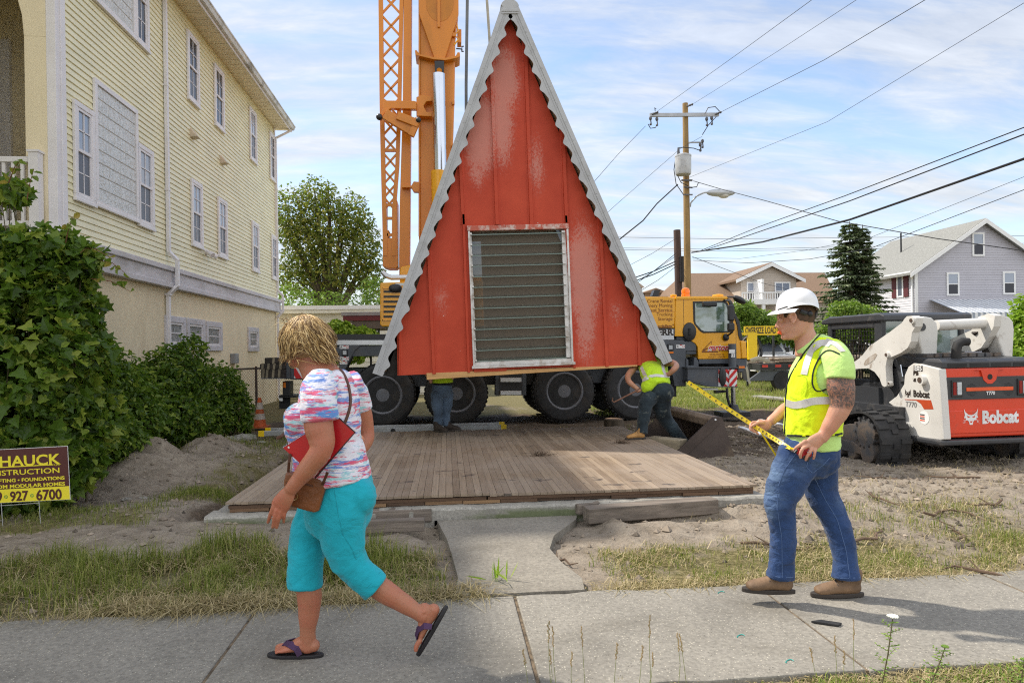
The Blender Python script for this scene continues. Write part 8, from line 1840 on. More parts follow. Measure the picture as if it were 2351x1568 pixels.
# -- poles and wires
PY = 28.0; P7 = lambda x, y, Y=PY: at(*z7(x, y), Y)
wp = mat('treated_pole', (.30, .19, .075), .85, var=.25, vscale=3, sc=(1, 1, .25), bmp=.3, bscale=14); wp2 = mat('old_dark_pole', (.09, .055, .045), .9, var=.3, vscale=4, sc=(1, 1, .25)); stl_ = mat('galvanised', (.42, .43, .45), .5, .4); wire = mat('wire_black', (.015, .015, .018), .6); por = mat('porcelain', (.10, .10, .11), .3)
t_, b_ = P7(479, 175), P7(497, 1530); d_ = (b_-t_).normalized(); up_ = empty('utility_pole', (b_.x, PY, 0)); tag(up_, 'tall wooden utility pole with steel crossarm, transformer and street lamp', 'utility pole')
g_ = b_+d_*(b_.z/abs(d_.z)); MB().cyl(g_, t_, .16, .115, n=16).build('pole', wp, up_, smooth=True, angle=60)
ca_ = MB().beam(P7(230, 257, PY-.17), P7(714, 254, PY-.17), .10, .14, hint=(0, 0, 1)).build('crossarm', stl_, up_)
for x, y in ((268, 243), (512, 188), (712, 243)): q = P7(x, y, PY-.25); mb = MB(); [mb.ball(q+CR*(.09*k)+CU*(.03*k), .055, .055, .05, 8, 6) for k in range(-1, 2)]; mb.build('insulator', por, up_, smooth=True)
for x, y in ((235, 280), (280, 285), (630, 285), (665, 278), (600, 440), (585, 465)): q = P7(x, y, PY-.2); MB().ball(q, .07, .07, .09, 8, 6).cyl(q, q-CU*.28+CR*.03, .028, n=6).ball(q-CU*.25, .05).build('cutout_fuse', por, up_, smooth=True)
MB().tube([P7(505, 450, PY-.2), P7(600, 448, PY-.2)], .035, 6).build('bracket', stl_, up_)
a, c = P7(458, 556, PY-.35), P7(458, 680, PY-.35); mb = MB(); mb.lathe([(.30, 0), (.32, .04), (.33, .5), (.33, (a.z-c.z)), (.34, (a.z-c.z)), (.34, (a.z-c.z)+.06), (.2, (a.z-c.z)+.12), (0, (a.z-c.z)+.13)], (a.x, PY-.45, c.z)); tr_ = mb.build('transformer', mat('transformer_grey', (.50, .51, .52), .45, dirt=(.3, .28, .26), dscale=3), up_, smooth=True); q = P7(432, 545, PY-.5); MB().cyl(q, q+CU*.35, .07, .04).build('bushing', por, tr_, smooth=True)
MB().tube([P7(514, 900, PY-.2), P7(518, 872, PY-.3), P7(560, 825, PY-.4), P7(610, 802, PY-.5), P7(672, 797, PY-.5)], .035, 8).build('lamp_arm', stl_, up_, smooth=True)
q = P7(728, 803, PY-.5); lh = MB().ball(q, .62, .2, .16, 18, 10).build('lamp_head', mat('lamp_grey', (.52, .54, .56), .4, .2), up_, smooth=True); MB().ball(P7(750, 818, PY-.5), .24, .16, .14, 14, 8).build('lamp_lens', mat('lamp_lens', (.62, .60, .55), .15), lh, smooth=True)
for pts in ([(412, 560), (400, 640), (415, 740), (470, 820)], [(430, 515), (440, 485), (480, 484), (540, 490), (575, 503), (590, 490)], [(600, 395), (640, 330), (700, 265)], [(218, 320), (235, 350), (270, 345), (280, 325)], [(620, 245), (640, 205), (690, 198), (722, 232)], [(425, 680), (450, 730), (500, 755)], [(572, 730), (560, 760), (500, 768)], [(268, 228), (265, 205), (275, 215)]):
 MB().tube([P7(x, y, PY-.35) for x, y in pts], .018, 5).build('jumper_wire', wire, up_)
MB().beam(P7(452, 715, PY-.2), P7(528, 715, PY-.2), .08, .06).beam(P7(470, 762, PY-.2), P7(530, 766, PY-.2), .05, .05).beam(P7(470, 815, PY-.2), P7(530, 816, PY-.2), .05, .05).build('secondary_rack', por, up_)
t2, b2 = P7(421, 1064, PY+.8), P7(434, 1530, PY+.8); d2 = (b2-t2).normalized(); op = empty('old_pole', (b2.x, PY+.8, 0)); tag(op, 'short dark cut off pole standing beside the tall utility pole', 'utility pole'); MB().cyl(b2+d2*(b2.z/abs(d2.z)), t2, .17, .15, n=14).build('pole', wp2, op, smooth=True, angle=60); q = P7(460, 1330, PY+.6); MB().box(q.x-.12, q.x+.12, PY+.5, PY+.7, q.z-.6, q.z+.5).build('junction_box', blk2, op)
def wirething(pts, r, lab, grp='overhead wires'):
 W_ = [at(x, y, Y) for x, y, Y in pts]; P = []
 for i in range(len(W_)-1):
  for k in range(6): P.append(W_[i].lerp(W_[i+1], k/6))
 P.append(W_[-1]); tag(MB().tube(P, r, 5).build('wire', wire, smooth=True), lab, 'wire', grp)
wirething([(1508, 257, 28), (1700, 120, 20), (1885, -15, 14)], .007, 'thin wire rising right from the left end of the crossarm')
wirething([(1590, 240, 28), (1780, 122, 20), (1990, -15, 14)], .006, 'thin wire rising right from the pole top')
wirething([(1657, 257, 28), (1893, 138, 20), (2150, -15, 14)], .009, 'wire rising right from the right end of the crossarm')
wirething([(1582, 408, 28), (1900, 280, 20), (2380, -10, 13)], .006, 'very long thin wire climbing to the upper right corner')
wirething([(1482, 290, 28), (1417, 357, 27), (1340, 445, 26)], .009, 'wire dropping left from the crossarm end to the cottage')
wirething([(1612, 314, 28), (1563, 341, 27), (1417, 468, 25), (1360, 520, 24.5)], .007, 'thin wire slanting down left behind the pole')
wirething([(1556, 424, 28), (1508, 468, 27), (1476, 507, 26.5), (1417, 554, 26)], .026, 'thick service cable sagging left of the pole')
wirething([(1592, 416, 28), (1660, 436, 26), (1760, 462, 24), (1923, 508, 20), (2150, 548, 17), (2380, 580, 15)], .013, 'wire sagging right past the street lamp')
wirething([(1588, 580, 28), (1750, 556, 22), (1950, 505, 17), (2380, 355, 12)], .028, 'thickest black cable running to the right edge')
wirething([(1610, 575, 28), (1740, 522, 22), (1940, 450, 17), (2380, 282, 12)], .012, 'upper black cable of the bundle running to the right edge')
wirething([(1612, 577, 28), (1750, 530, 22), (1950, 462, 17), (2380, 298, 12)], .015, 'middle black cable of the bundle running to the right edge')
wirething([(1380, 544, 70), (1660, 549, 70), (2400, 541, 70)], .02, 'topmost of the far level wires crossing behind the poles')
wirething([(1380, 569, 70), (1660, 573, 70), (2400, 558, 70)], .02, 'middle of the far level wires crossing behind the poles')
wirething([(1380, 573, 70), (1660, 577, 70), (2400, 565, 70)], .02, 'lowest of the far level wires crossing behind the poles')
wirething([(1590, 592, 28), (1700, 594, 26), (1850, 575, 23), (2000, 545, 20), (2380, 395, 15)], .006, 'fine wire curving below the cables towards the grey house')
wirething([(1592, 598, 28), (1720, 604, 26), (1860, 595, 24), (2000, 570, 21), (2380, 425, 16)], .010, 'lower fine wire curving towards the grey house')
wirething([(1590, 590, 28), (1750, 650, 35), (1840, 672, 40), (2000, 690, 44)], .012, 'service wire dropping to the roof of the tan house')
for i, (x0, y0, x1, y1, r) in enumerate(((1552, 548, 1440, 612, .008), (1552, 582, 1440, 665, .014), (1552, 588, 1445, 655, .010), (1552, 600, 1450, 640, .022), (1552, 606, 1450, 648, .022), (1552, 612, 1470, 668, .01))):
 wirething([(x0, y0, 28.5), ((x0+x1)/2, (y0+y1)/2+3, 27), (x1, y1, 26)], r, 'one of the wires fanning down left from the old pole', 'wires fanning left from the old pole')
# -- vehicles and trailer beyond
VY = 26.0; Pv = lambda x, y, Y=VY: at(*z8(x, y), Y)
wcar = mat('white_car_paint', (.74, .75, .76), .2, var=.02, coat=.5)
def pickup(px, Y, lab):
 o = Pv(px, 905, Y); rt = empty('pickup_truck', (o.x, Y, 0)); tag(rt, lab, 'pickup truck'); M = Matrix.Translation((o.x, Y, 0)); B = lambda *a, **k: MB().box(*a, M=M)
 def loft(name, secs, m, par, bev=.03):
  vs = []; fs = []
  for y, w0, w1, z0, z1 in secs: vs += [M @ Vector(q) for q in ((-w0, y, z0), (w0, y, z0), (w0, y, (z0+z1)*.55), (w1, y, z1), (-w1, y, z1), (-w0, y, (z0+z1)*.55))]
  for i in range(len(secs)-1):
   for k in range(6): fs.append((i*6+k, i*6+(k+1) % 6, (i+1)*6+(k+1) % 6, (i+1)*6+k))
  fs += [(5, 4, 3, 2, 1, 0), tuple((len(secs)-1)*6+k for k in range(6))]; mb = MB(); mb.add(vs, fs); return mb.build(name, m, par, bevel=bev)
 bd = loft('body', [(0, .92, .80, .5, 1.02), (.12, .98, .86, .42, 1.10), (1.3, 1.0, .90, .42, 1.18), (5.4, 1.0, .92, .45, 1.22), (5.6, .96, .9, .5, 1.2)], wcar, rt)
 cb2 = loft('cabin', [(1.15, .92, .86, 1.15, 1.2), (1.75, .90, .72, 1.15, 1.84), (3.4, .90, .72, 1.15, 1.86), (3.7, .90, .80, 1.15, 1.3)], wcar, rt)
 mb = MB(); mb.add([M @ Vector(q) for q in ((-.82, 1.17, 1.21), (.82, 1.17, 1.21), (.66, 1.70, 1.79), (-.66, 1.70, 1.79))], [(0, 1, 2, 3)]); g_ = mb; g_.v = [(x, y-.03, z+.03) for x, y, z in g_.v]; g_.build('windscreen', pane_scr, cb2)
 gr = B(-.55, .55, -.03, .05, .66, .96).build('grille', blk2, bd, bevel=.01); B(-.55, .55, -.045, -.03, .78, .84).build('grille_bar', chrome, gr)
 for s in (-1, 1):
  hl_ = B(s*.73-.15, s*.73+.15, -.02, .08, .72, .94).build('headlight', mat('clear_lens', (.55, .58, .6), .15), bd, bevel=.02); B(s*.90-.04, s*.90+.05, -.01, .1, .72, .93).build('indicator', orl, hl_); B(s*1.12-.1, s*1.12+.08, 1.35, 1.45, 1.2, 1.42).build('mirror', blk2, cb2, bevel=.02)
  for y in (.95, 4.5):
   c_ = M @ Vector((s*.88, y, .40)); w_ = MB().cyl(c_-Vector((.13*s, 0, 0)), c_+Vector((.13*s, 0, 0)), .40, n=24).build('wheel', blk, rt, smooth=True)
 B(-.95, .95, -.12, .1, .42, .62).build('bumper', chrome, bd, bevel=.03); return rt
pickup(885, 27.5, 'white pickup truck facing the lot behind the oversize load sign'); pickup(985, 33, 'second white truck parked further back behind the man in the hard hat')
sg = empty('oversize_load_sign', Pv(780, 745, 24)); tag(sg, 'yellow sign reading OVERSIZE LOAD beside the crane cab', 'sign'); sy = mat('sign_yellow', (.86, .58, .01), .45, var=.03, dirt=(.5, .35, .03), damt=(.62, .8)); sp0, sp1 = Pv(680, 694, 24), Pv(880, 746, 24); MB().box(sp0.x, sp1.x, 24, 24.03, sp1.z, sp0.z).build('board', sy, sg, bevel=.004)
vs, fs = text_pts('OVERSIZE LOAD', 1.0, bold=.02); w_ = max(v.x for v in vs)-min(v.x for v in vs); k = (sp1.x-sp0.x)*.93/w_; hz_k = (sp0.z-sp1.z)*.98; mb = MB(); mb.add([((sp0.x+sp1.x)/2+v.x*k, 23.994, (sp0.z+sp1.z)/2+v.y*hz_k) for v in vs], fs); mb.build('lettering', ink, sg); MB().box(sp0.x+.1, sp0.x+.16, 24.04, 24.1, 0, sp1.z+.1).box(sp1.x-.16, sp1.x-.1, 24.04, 24.1, 0, sp1.z+.1).build('sign_post', blk2, sg)
fy = 22.5; fr_ = empty('cable_rack', (Pv(715, 895, fy).x, fy, .8)); tag(fr_, 'yellow steel rack of coiled black cables at the crane front', 'rack'); a, c = Pv(676, 733, fy), Pv(760, 892, fy); MB().box(a.x-.1, c.x, fy, fy+.12, a.z-.07, a.z).build('top_bar', sy, fr_); MB().box(c.x-.32, c.x, fy, fy+.1, c.z, a.z-.071).build('upright', sy, fr_)
for i in range(26):
 cx_ = a.x+.40+random.uniform(-.08, .08); rr0 = random.uniform(.25, .5); cz_ = random.uniform(c.z+rr0*.8, a.z-.1-rr0); yy = fy+.15+random.random()*.5
 MB().tube([(cx_+rr0*.75*math.cos(t), yy+.05*math.sin(3*t), cz_+rr0*math.sin(t)) for t in np.linspace(0, 2*math.pi, 19)], .02, 5).build('cable_coil', mat('cable_black' if i % 5 else 'cable_yellow', (.02, .02, .02) if i % 5 else (.4, .3, .05), .5), fr_, smooth=True)
ty_ = 21.5; tl_ = empty('flatbed_trailer', (Pv(800, 1000, ty_).x, ty_, 0)); tag(tl_, 'black flatbed trailer loaded with boards and loose straps', 'trailer'); a, c = Pv(690, 905, ty_), Pv(1200, 940, ty_)
MB().box(a.x+.5, c.x, ty_, ty_+2.2, c.z-.05, a.z-.08).build('deck', blk2, tl_, bevel=.01); MB().prism([(a.x+.1, ty_+.1, .35), (a.x+1.5, ty_+.1, .35), (a.x+1.5, ty_+.1, c.z-.06), (a.x+.6, ty_+.1, c.z-.06)], (0, .1, 0)).build('ramp', dgrey, tl_)
mb = MB()
for i in range(9): x0 = a.x+.55+.45*i; mb.box(x0, x0+.2, ty_-.012, ty_-.002, a.z-.20, a.z-.12)
mb.build('reflector_tape', mat('tape_red', (.6, .05, .03), .4), tl_)
for i in range(3): q = a.x+1.3+.9*i; MB().cyl((q, ty_+.05, .33), (q, ty_+.3, .33), .32, n=20).build('wheel', blk, tl_, smooth=True)
brd_ = mat('loose_board', (.34, .27, .20), .8, var=.3, vscale=5)
for i in range(9): z0 = a.z-.075+.045*(i//2); x0 = a.x+.6+random.uniform(-.3, .6); Mx = Matrix.Translation((x0+2, ty_+.3+.45*(i % 3), z0)) @ Matrix.Rotation(random.uniform(-.15, .15), 4, 'Z'); tag(MB().box(-2, 2.2, -.12, .12, 0, .04, M=Mx).build('loose_board', brd_), 'weathered board lying loose in the pile on the trailer', 'board', 'boards piled on the trailer')
st_ = MB(); st_.tube([Pv(700, 905, ty_-.1), Pv(690, 925, ty_-.15), Pv(700, 960, ty_-.15), Pv(705, 1000, ty_-.1), Pv(715, 1035, ty_-.1)], [(.07, .01)]*5, 6).tube([Pv(720, 900, ty_), Pv(760, 885, ty_), Pv(800, 892, ty_), Pv(830, 905, ty_)], [(.07, .02)]*4, 6); tag(st_.build('cargo_strap', sl2), 'pale cargo strap hanging over the front corner of the trailer', 'strap')
# -- plants
def BL(px, py, Y, rx, ry, rz): p = at(px, py, Y); return (p.x, p.y, p.z, rx, ry, rz)
def plant(name, lab, cat, base, group=None): o = empty(name, (base[0], base[1], 0)); tag(o, lab, cat, group); return o
stem_m = mat('green_brown_stem', (.11, .09, .045), .8, var=.3)
def stems(root, blobs, n, r=.012, name='stems', m=stem_m):
 mb = MB(); bx, by = root.location.x, root.location.y
 for i in range(n):
  b = random.choice(blobs); t = Vector((b[0]+random.uniform(-.7, .7)*b[3], b[1]+random.uniform(-.7, .7)*b[4], b[2]+random.uniform(-.2, .85)*b[5])); s = Vector((bx+(t.x-bx)*.5+random.uniform(-.2, .2), by+(t.y-by)*.5, -.1)); mid_ = s.lerp(t, .5)+Vector((random.uniform(-.12, .12), random.uniform(-.12, .12), .1)); mb.tube([s, mid_, t], [r, r*.7, r*.3], 5)
 mb.build(name, m, root)
vb_ = [BL(20, 640, 7.6, .72, .6, .50), BL(120, 600, 7.5, .36, .4, .36), BL(185, 600, 7.4, .17, .2, .20), BL(40, 840, 7.3, .80, .7, .85), BL(165, 720, 7.5, .26, .4, .36), BL(150, 850, 7.7, .42, .5, .50), BL(90, 990, 7.4, .62, .6, .55), BL(190, 960, 7.9, .38, .5, .45), BL(60, 1110, 7.0, .45, .4, .28), BL(-150, 760, 7.4, .8, .8, 1.4), BL(22, 440, 7.6, .13, .2, .13), BL(150, 1050, 7.3, .35, .4, .30)]
v1 = plant('grape_vine', 'tall mass of grape vine and brambles at the left house corner', 'vine', (-4.3, 7.5)); foliage('leaves', vb_, 9500, .12, G_vine, v1, 'lobed', .9, .72, up=.5); foliage('small_leaves', [(a, b, c, d*1.02, e*1.02, f*1.02) for a, b, c, d, e, f in vb_], 7000, .07, G_shrub, v1, 'oval', .62, .8); stems(v1, vb_, 60)
mb = MB(); sh_l = []
for a, c in (((150, 560), (168, 500)), ((190, 570), (252, 592)), ((60, 470), (78, 388)), ((210, 640), (300, 670)), ((230, 600), (285, 625)), ((20, 420), (45, 370)), ((180, 770), (238, 800))):
 p, q = at(*a, 7.35), at(*c, 7.3); m_ = p.lerp(q, .5)+CU*.04; mb.tube([p, m_, q], [.006, .004, .002], 5)
 for k in range(9): t = k/8; w_ = p.lerp(m_, t*2) if t < .5 else m_.lerp(q, t*2-1); sh_l.append(w_)
mb.build('shoots', mat('red_stem', (.16, .06, .03), .7), v1); Pn = np.array([list(p) for p in sh_l]); V, F = leaf_arrays(Pn, rng.normal(size=Pn.shape), rng.normal(size=Pn.shape)+[0, -.6, .6], np.full(len(Pn), .085), np.full(len(Pn), .06), 'oval'); np_mesh('shoot_leaves', V, F, leaf_mat('young_leaf', (.10, .16, .02), (.20, .25, .04), (.40, .28, .06), .4), v1)
for i, (bl, n, lab) in enumerate((([BL(262, 930, 10.3, .62, .7, .62), BL(220, 900, 9.6, .5, .6, .7), BL(300, 970, 10.0, .5, .5, .42), BL(240, 1010, 8.9, .45, .5, .35)], 9500, 'leafy shrub against the stucco wall beside the grape vine'),
 ([BL(335, 905, 11.6, .62, .7, .60), BL(400, 870, 12.0, .52, .6, .62), BL(440, 840, 12.3, .26, .4, .55), BL(380, 960, 11.4, .7, .6, .45)], 9500, 'highest shrub under the row of three basement windows'),
 ([BL(490, 905, 13.4, .55, .6, .60), BL(532, 940, 13.6, .34, .5, .48), BL(560, 970, 13.6, .13, .3, .28), BL(460, 960, 12.8, .55, .5, .42)], 7500, 'low shrub at the end of the row near the chain link fence'))):
 s = plant('shrub', lab, 'shrub', (bl[0][0], bl[0][1]), 'shrubs along the stucco wall'); foliage('leaves', bl, n, .085, G_shrub, s, 'oval', .55, .6); stems(s, bl, 26)
# trees
def tree(name, lab, base, trunk_h, r0, blobs, n, size, m, seedn, shape='diamond', group=None, inner=.35, depth=3):
 t = plant(name, lab, 'tree', base, group); rn = random.Random(seedn); mb = MB(); tips = []; b = Vector((base[0], base[1], -.1))
 grow(mb, b, Vector((0, 0, 1)), trunk_h, r0, 0, tips, rnd=rn)
 for bl in blobs:
  for k in range(3):
   c = Vector(bl[:3])+Vector((rn.uniform(-.6, .6)*bl[3], rn.uniform(-.6, .6)*bl[4], rn.uniform(-.3, .7)*bl[5])); s = b+Vector((0, 0, trunk_h*rn.uniform(.7, 1))); mb.tube([s, s.lerp(c, .5)+Vector((0, 0, .1*trunk_h)), c], [r0*.5, r0*.3, r0*.08], 6)
 mb.build('trunk', bark, t, smooth=True); foliage('crown', blobs, n, size, m, t, shape, .65, inner, up=.4); return t
TYc = 33.0
tb_ = [BL(755, 520, TYc, 1.5, 1.5, 1.6), BL(700, 560, TYc, 1.3, 1.4, 1.7), BL(665, 500, TYc, .9, 1.2, 1.5), BL(730, 450, TYc, .95, 1, .9), BL(810, 500, TYc, 1.0, 1.2, 1.2), BL(840, 570, TYc, .8, 1.2, 1.3), BL(770, 620, TYc, 1.7, 1.4, 1.2), BL(680, 640, TYc, 1.2, 1.2, 1.0), BL(850, 640, TYc, .7, 1, 1.0)]
p = at(755, 700, TYc); tree('broadleaf_tree', 'big round olive green tree between the yellow house and the crane', (p.x, TYc), 3.2, .28, tb_, 15000, .16, G_tree, 3, inner=.3)
for i, (px, py, Y, w_, h_, n) in enumerate(((650, 690, 31, 1.6, .8, 2600), (760, 697, 31, 1.4, .6, 2200), (860, 680, 31, .8, .9, 2000))): b_ = BL(px, py, Y, w_, .9, h_); s = plant('bush', ('dark bush on the left under the round tree', 'middle bush peeping over the low white building', 'right bush over the low white building by the crane')[i], 'bush', (b_[0], Y), 'bushes behind the low white building'); foliage('leaves', [b_, (b_[0], Y, b_[2]-1, b_[3], .9, 1.2)], n, .14, G_mid, s, 'diamond')
lbk = [BL(775, 760, 20, .42, .5, .30), BL(735, 775, 20, .3, .4, .3), BL(830, 772, 20, .42, .5, .26), BL(865, 785, 20, .3, .4, .18), BL(790, 800, 20, .8, .5, .4)]; s = plant('lime_bush', 'bright lime green bush rising behind the crane carrier', 'bush', (lbk[0][0], 20)); foliage('leaves', lbk, 5200, .13, G_lime, s, 'oval', .7)
# spruce with two leaders
SY = 30.0; sb_ = at(*z8(1345, 700), SY); spr = plant('spruce_tree', 'dark blue green spruce with two pointed tips beside the grey house', 'tree', (sb_.x, SY)); mb = MB(); P_, D_, N_, L_ = [], [], [], []
for tx, ty, lo_ in ((1310, 68, 0.5), (1387, 88, 3.6)):
 tp = at(*z8(tx, ty), SY); bs_ = Vector((sb_.x+(tp.x-sb_.x)*.4, SY, -.1)); mb.tube([bs_, Vector((tp.x, SY, tp.z*.6)), tp], [.16, .09, .015], 8); z = lo_
 while z < tp.z-.1:
  f = (tp.z-z)/tp.z; R0 = (.16+2.9*f**.8)*(1 if lo_ < 1 else .55)
  for k in range(9):
   a = random.uniform(0, 6.283); Rk = R0*random.uniform(.65, 1.12); o = Vector((bs_.x+(tp.x-bs_.x)*min(1, z/tp.z*1.3), SY, z)); dr = Vector((math.cos(a), math.sin(a), 0)); e = o+dr*Rk+CU*(-.16*Rk+.05); mid_ = o+dr*Rk*.55+CU*(-.12*Rk); mb.tube([o, mid_, e], [.02, .012, .004], 4)
   nn_ = int(10+34*Rk)
   for j in range(nn_): t = random.uniform(.12, 1); p = (o.lerp(mid_, t/.55) if t < .55 else mid_.lerp(e, (t-.55)/.45)); sd_ = Vector((-dr.y, dr.x, 0))*random.choice((-1, 1)); P_.append(p); D_.append(dr*.6+sd_*random.uniform(.2, 1)-CU*random.uniform(0, .6)); N_.append((random.gauss(0, .4), random.gauss(0, .4), 1)); L_.append(random.uniform(.14, .32)*(1.15-.5*t))
  z += .15+.08*f
mb.build('trunk', bark, spr); V, F = leaf_arrays(np.array([list(p) for p in P_]), np.array([list(p) for p in D_]), np.array(N_), np.array(L_), np.array(L_)*.38, 'oval', .15); np_mesh('needles', V, F, G_spruce, spr)
for i, (bl, n, m, lab) in enumerate((([BL(1700, 712, 29, .6, .7, .45), BL(1730, 735, 29, .8, .7, .5), BL(1690, 760, 29, .7, .7, .6), BL(1770, 760, 29, .8, .7, .55)], 6500, G_mid, 'sunlit street tree behind the oversize load sign'), ([BL(1800, 745, 31, .7, .8, .7), BL(1830, 770, 31, .8, .8, .6), BL(1870, 780, 31, .7, .8, .5)], 4500, G_mid, 'small leafy tree in front of the tan house porch'), ([BL(1945, 715, 27.5, .8, .7, .45), BL(1985, 730, 27.5, .9, .7, .5), BL(1920, 760, 27.5, .8, .7, .6), BL(2010, 760, 27.5, .7, .7, .5)], 6500, G_mid, 'yellow green bush in front of the spruce'), ([BL(2345, 770, 15, .35, .5, .55), BL(2380, 740, 15, .5, .5, .8), BL(2330, 830, 15, .4, .5, .45), BL(2400, 860, 15, .7, .5, .6)], 6500, G_lime, 'bright green bush at the right edge behind the track loader'))): s = plant('street_tree', lab, 'tree', (bl[0][0], bl[0][1])); foliage('crown', bl, n, .15, m, s, 'diamond'); stems(s, bl, 14, .03, 'trunk', bark)
hb_ = leaf_mat('far_hedge', (.05, .075, .03), (.09, .12, .045), (.15, .18, .07), .2)
for i, (x0, x1, Y, h) in enumerate(((-60, -22, 48, 3.5), (-20, 8, 62, 4.0), (8, 30, 66, 3.0), (26, 75, 58, 3.2))):
 bl = [(x, Y+random.uniform(-1, 1), h*.45, 2.2, 1.5, h*random.uniform(.4, .62)) for x in np.arange(x0, x1, 2.6)]; o = foliage('far_trees', bl, 300*len(bl), .55, hb_, None, 'diamond', .8, .3); tag(o, kind='stuff')
# -- grass and straw
def blades(name, n, xr, yr, hfun, dens, m, lean=.5, w=.0024, curl=True):
 x = rng.uniform(*xr, n); y = rng.uniform(*yr, n); k = rng.random(n) < dens(x, y)*np.clip(fbm(x, y, 2.6, 12)*3.4+.62, .06, 1.3); x, y = x[k], y[k]; z = ground_h(x, y)
 h = hfun(x, y)*(.4+.9*rng.random(len(x))); P = np.stack([x, y, z-.005], 1); a = rng.uniform(0, 6.283, len(x)); dh = np.stack([np.cos(a), np.sin(a), 0*a], 1); l = (lean*rng.random((len(x), 1))**.7*1.6); sdv = np.stack([-np.sin(a), np.cos(a), 0*a], 1)*w*(.6+.8*rng.random((len(x), 1)))
 H = h.reshape(-1, 1); m1 = P+np.array([0, 0, 1])*H*.55+dh*H*l*.25; tp = P+np.array([0, 0, 1])*H*(1-.35*l)+dh*H*l
 V = np.stack([P-sdv, P+sdv, m1+sdv*.8, tp, m1-sdv*.8], 1).reshape(-1, 3); b = (np.arange(len(x))*5).reshape(-1, 1); F = [tuple(q) for q in (b+np.array((0, 1, 2, 4))).tolist()]+[tuple(q) for q in (b+np.array((4, 2, 3))).tolist()]
 o = np_mesh(name, V, F, m, None); tag(o, kind='stuff'); return o
nz = lambda x, y: np.clip(fbm(x, y, 1.7, 31)*1.6+.75, .15, 1.3)
blades('grass', 95000, (-4.5, .1), (FYF-.03, 5.6), lambda x, y: .22*nz(x, y)*(1.1-.3*sm(-1, 0, x)), lambda x, y: grassy(x, y), G_grass)
blades('grass', 110000, (.9, 6.5), (FYF-.02, 6.2), lambda x, y: .085*nz(x, y), lambda x, y: grassy(x, y)*.9, G_grass)
blades('grass', 40000, (-4.8, -1.0), (5.7, 8.2), lambda x, y: .12*nz(x, y), grassy, G_grass); blades('grass', 9000, (-5.5, DX0-.1), (7.5, 14.5), lambda x, y: .10+0*x, lambda x, y: grassy(x, y), G_grass, w=.003)
blades('grass', 16000, (-6, 4.5), (DY1+.05, 14.2), lambda x, y: .17*nz(x, y), lambda x, y: (1-sm(12.2, 13.5, y))*.55, G_grass, w=.003)
blades('grass', 95000, (3.5, 17), (14.5, 30), lambda x, y: .20*nz(x, y), lambda x, y: sm(15.3, 17, y+fbm(x, y, .6, 5)*3), leaf_mat('lot_grass', (.17, .20, .045), (.30, .32, .08), (.50, .46, .18), .35), w=.008)
blades('grass', 16000, (.6, 5.0), (2.5, FYN+.03), lambda x, y: .07*nz(x, y), lambda x, y: 1-sm(FYN-.10, FYN+.02, y+fbm(x, y, 2, 3)*.2), leaf_mat('verge_grass', (.12, .19, .03), (.26, .34, .05), (.45, .46, .12), .4)); blades('dry_grass', 26000, (.5, 5.0), (2.5, FYN+.07), lambda x, y: .05+0*x, lambda x, y: 1-sm(FYN-.06, FYN+.06, y+fbm(x, y, 2, 8)*.2), G_straw, lean=1.3)
blades('dry_grass', 110000, (-4.5, .25), (FYF-.07, 5.6), lambda x, y: .12+0*x, lambda x, y: np.maximum(grassy(x, y)*.5, np.exp(-((y-FYF-.07)/.10)**2)*1.2), G_straw, lean=1.5)
blades('dry_grass', 130000, (.85, 6.5), (FYF-.06, 6.4), lambda x, y: .08+0*x, lambda x, y: np.maximum(grassy(x, y)*.55, np.exp(-((y-FYF-.06)/.10)**2)*1.1), G_straw, lean=1.6)
blades('dry_grass', 22000, (2.0, 9.0), (5.6, 12), lambda x, y: .09+0*x, lambda x, y: .3+0*x, G_straw, lean=2.2, w=.0018)
V, F = [], []; n = 14000; x = rng.uniform(-5, 9, n); y = rng.uniform(4.3, 13, n); k = ~((x > DX0-.1) & (x < DX1+.1) & (y > DY0-.1) & (y < DY1+.1)) & (rng.random(n) < .35+.65*(x > 2.5)); x, y = x[k], y[k]; z = ground_h(x, y); s_ = rng.uniform(.006, .03, len(x))*(1+.8*(rng.random(len(x)) > .94)); oct_ = np.array([(1, 0, 0), (0, 1, 0), (-1, 0, 0), (0, -1, 0), (0, 0, .8), (0, 0, -.6)]); V = (np.stack([x, y, z+s_*.15], 1)[:, None, :]+oct_[None]*s_[:, None, None]*(1+.5*rng.normal(size=(len(x), 6, 1)).clip(-.8, .8))).reshape(-1, 3); F = [tuple(q) for f in ((0, 1, 4), (1, 2, 4), (2, 3, 4), (3, 0, 4), (1, 0, 5), (2, 1, 5), (3, 2, 5), (0, 3, 5)) for q in ((np.arange(len(x))*6).reshape(-1, 1)+np.array(f)).tolist()]; tag(np_mesh('clods_and_pebbles', V, F, mat('clod', (.27, .22, .17), .95, var=.5, vscale=3)), kind='stuff')
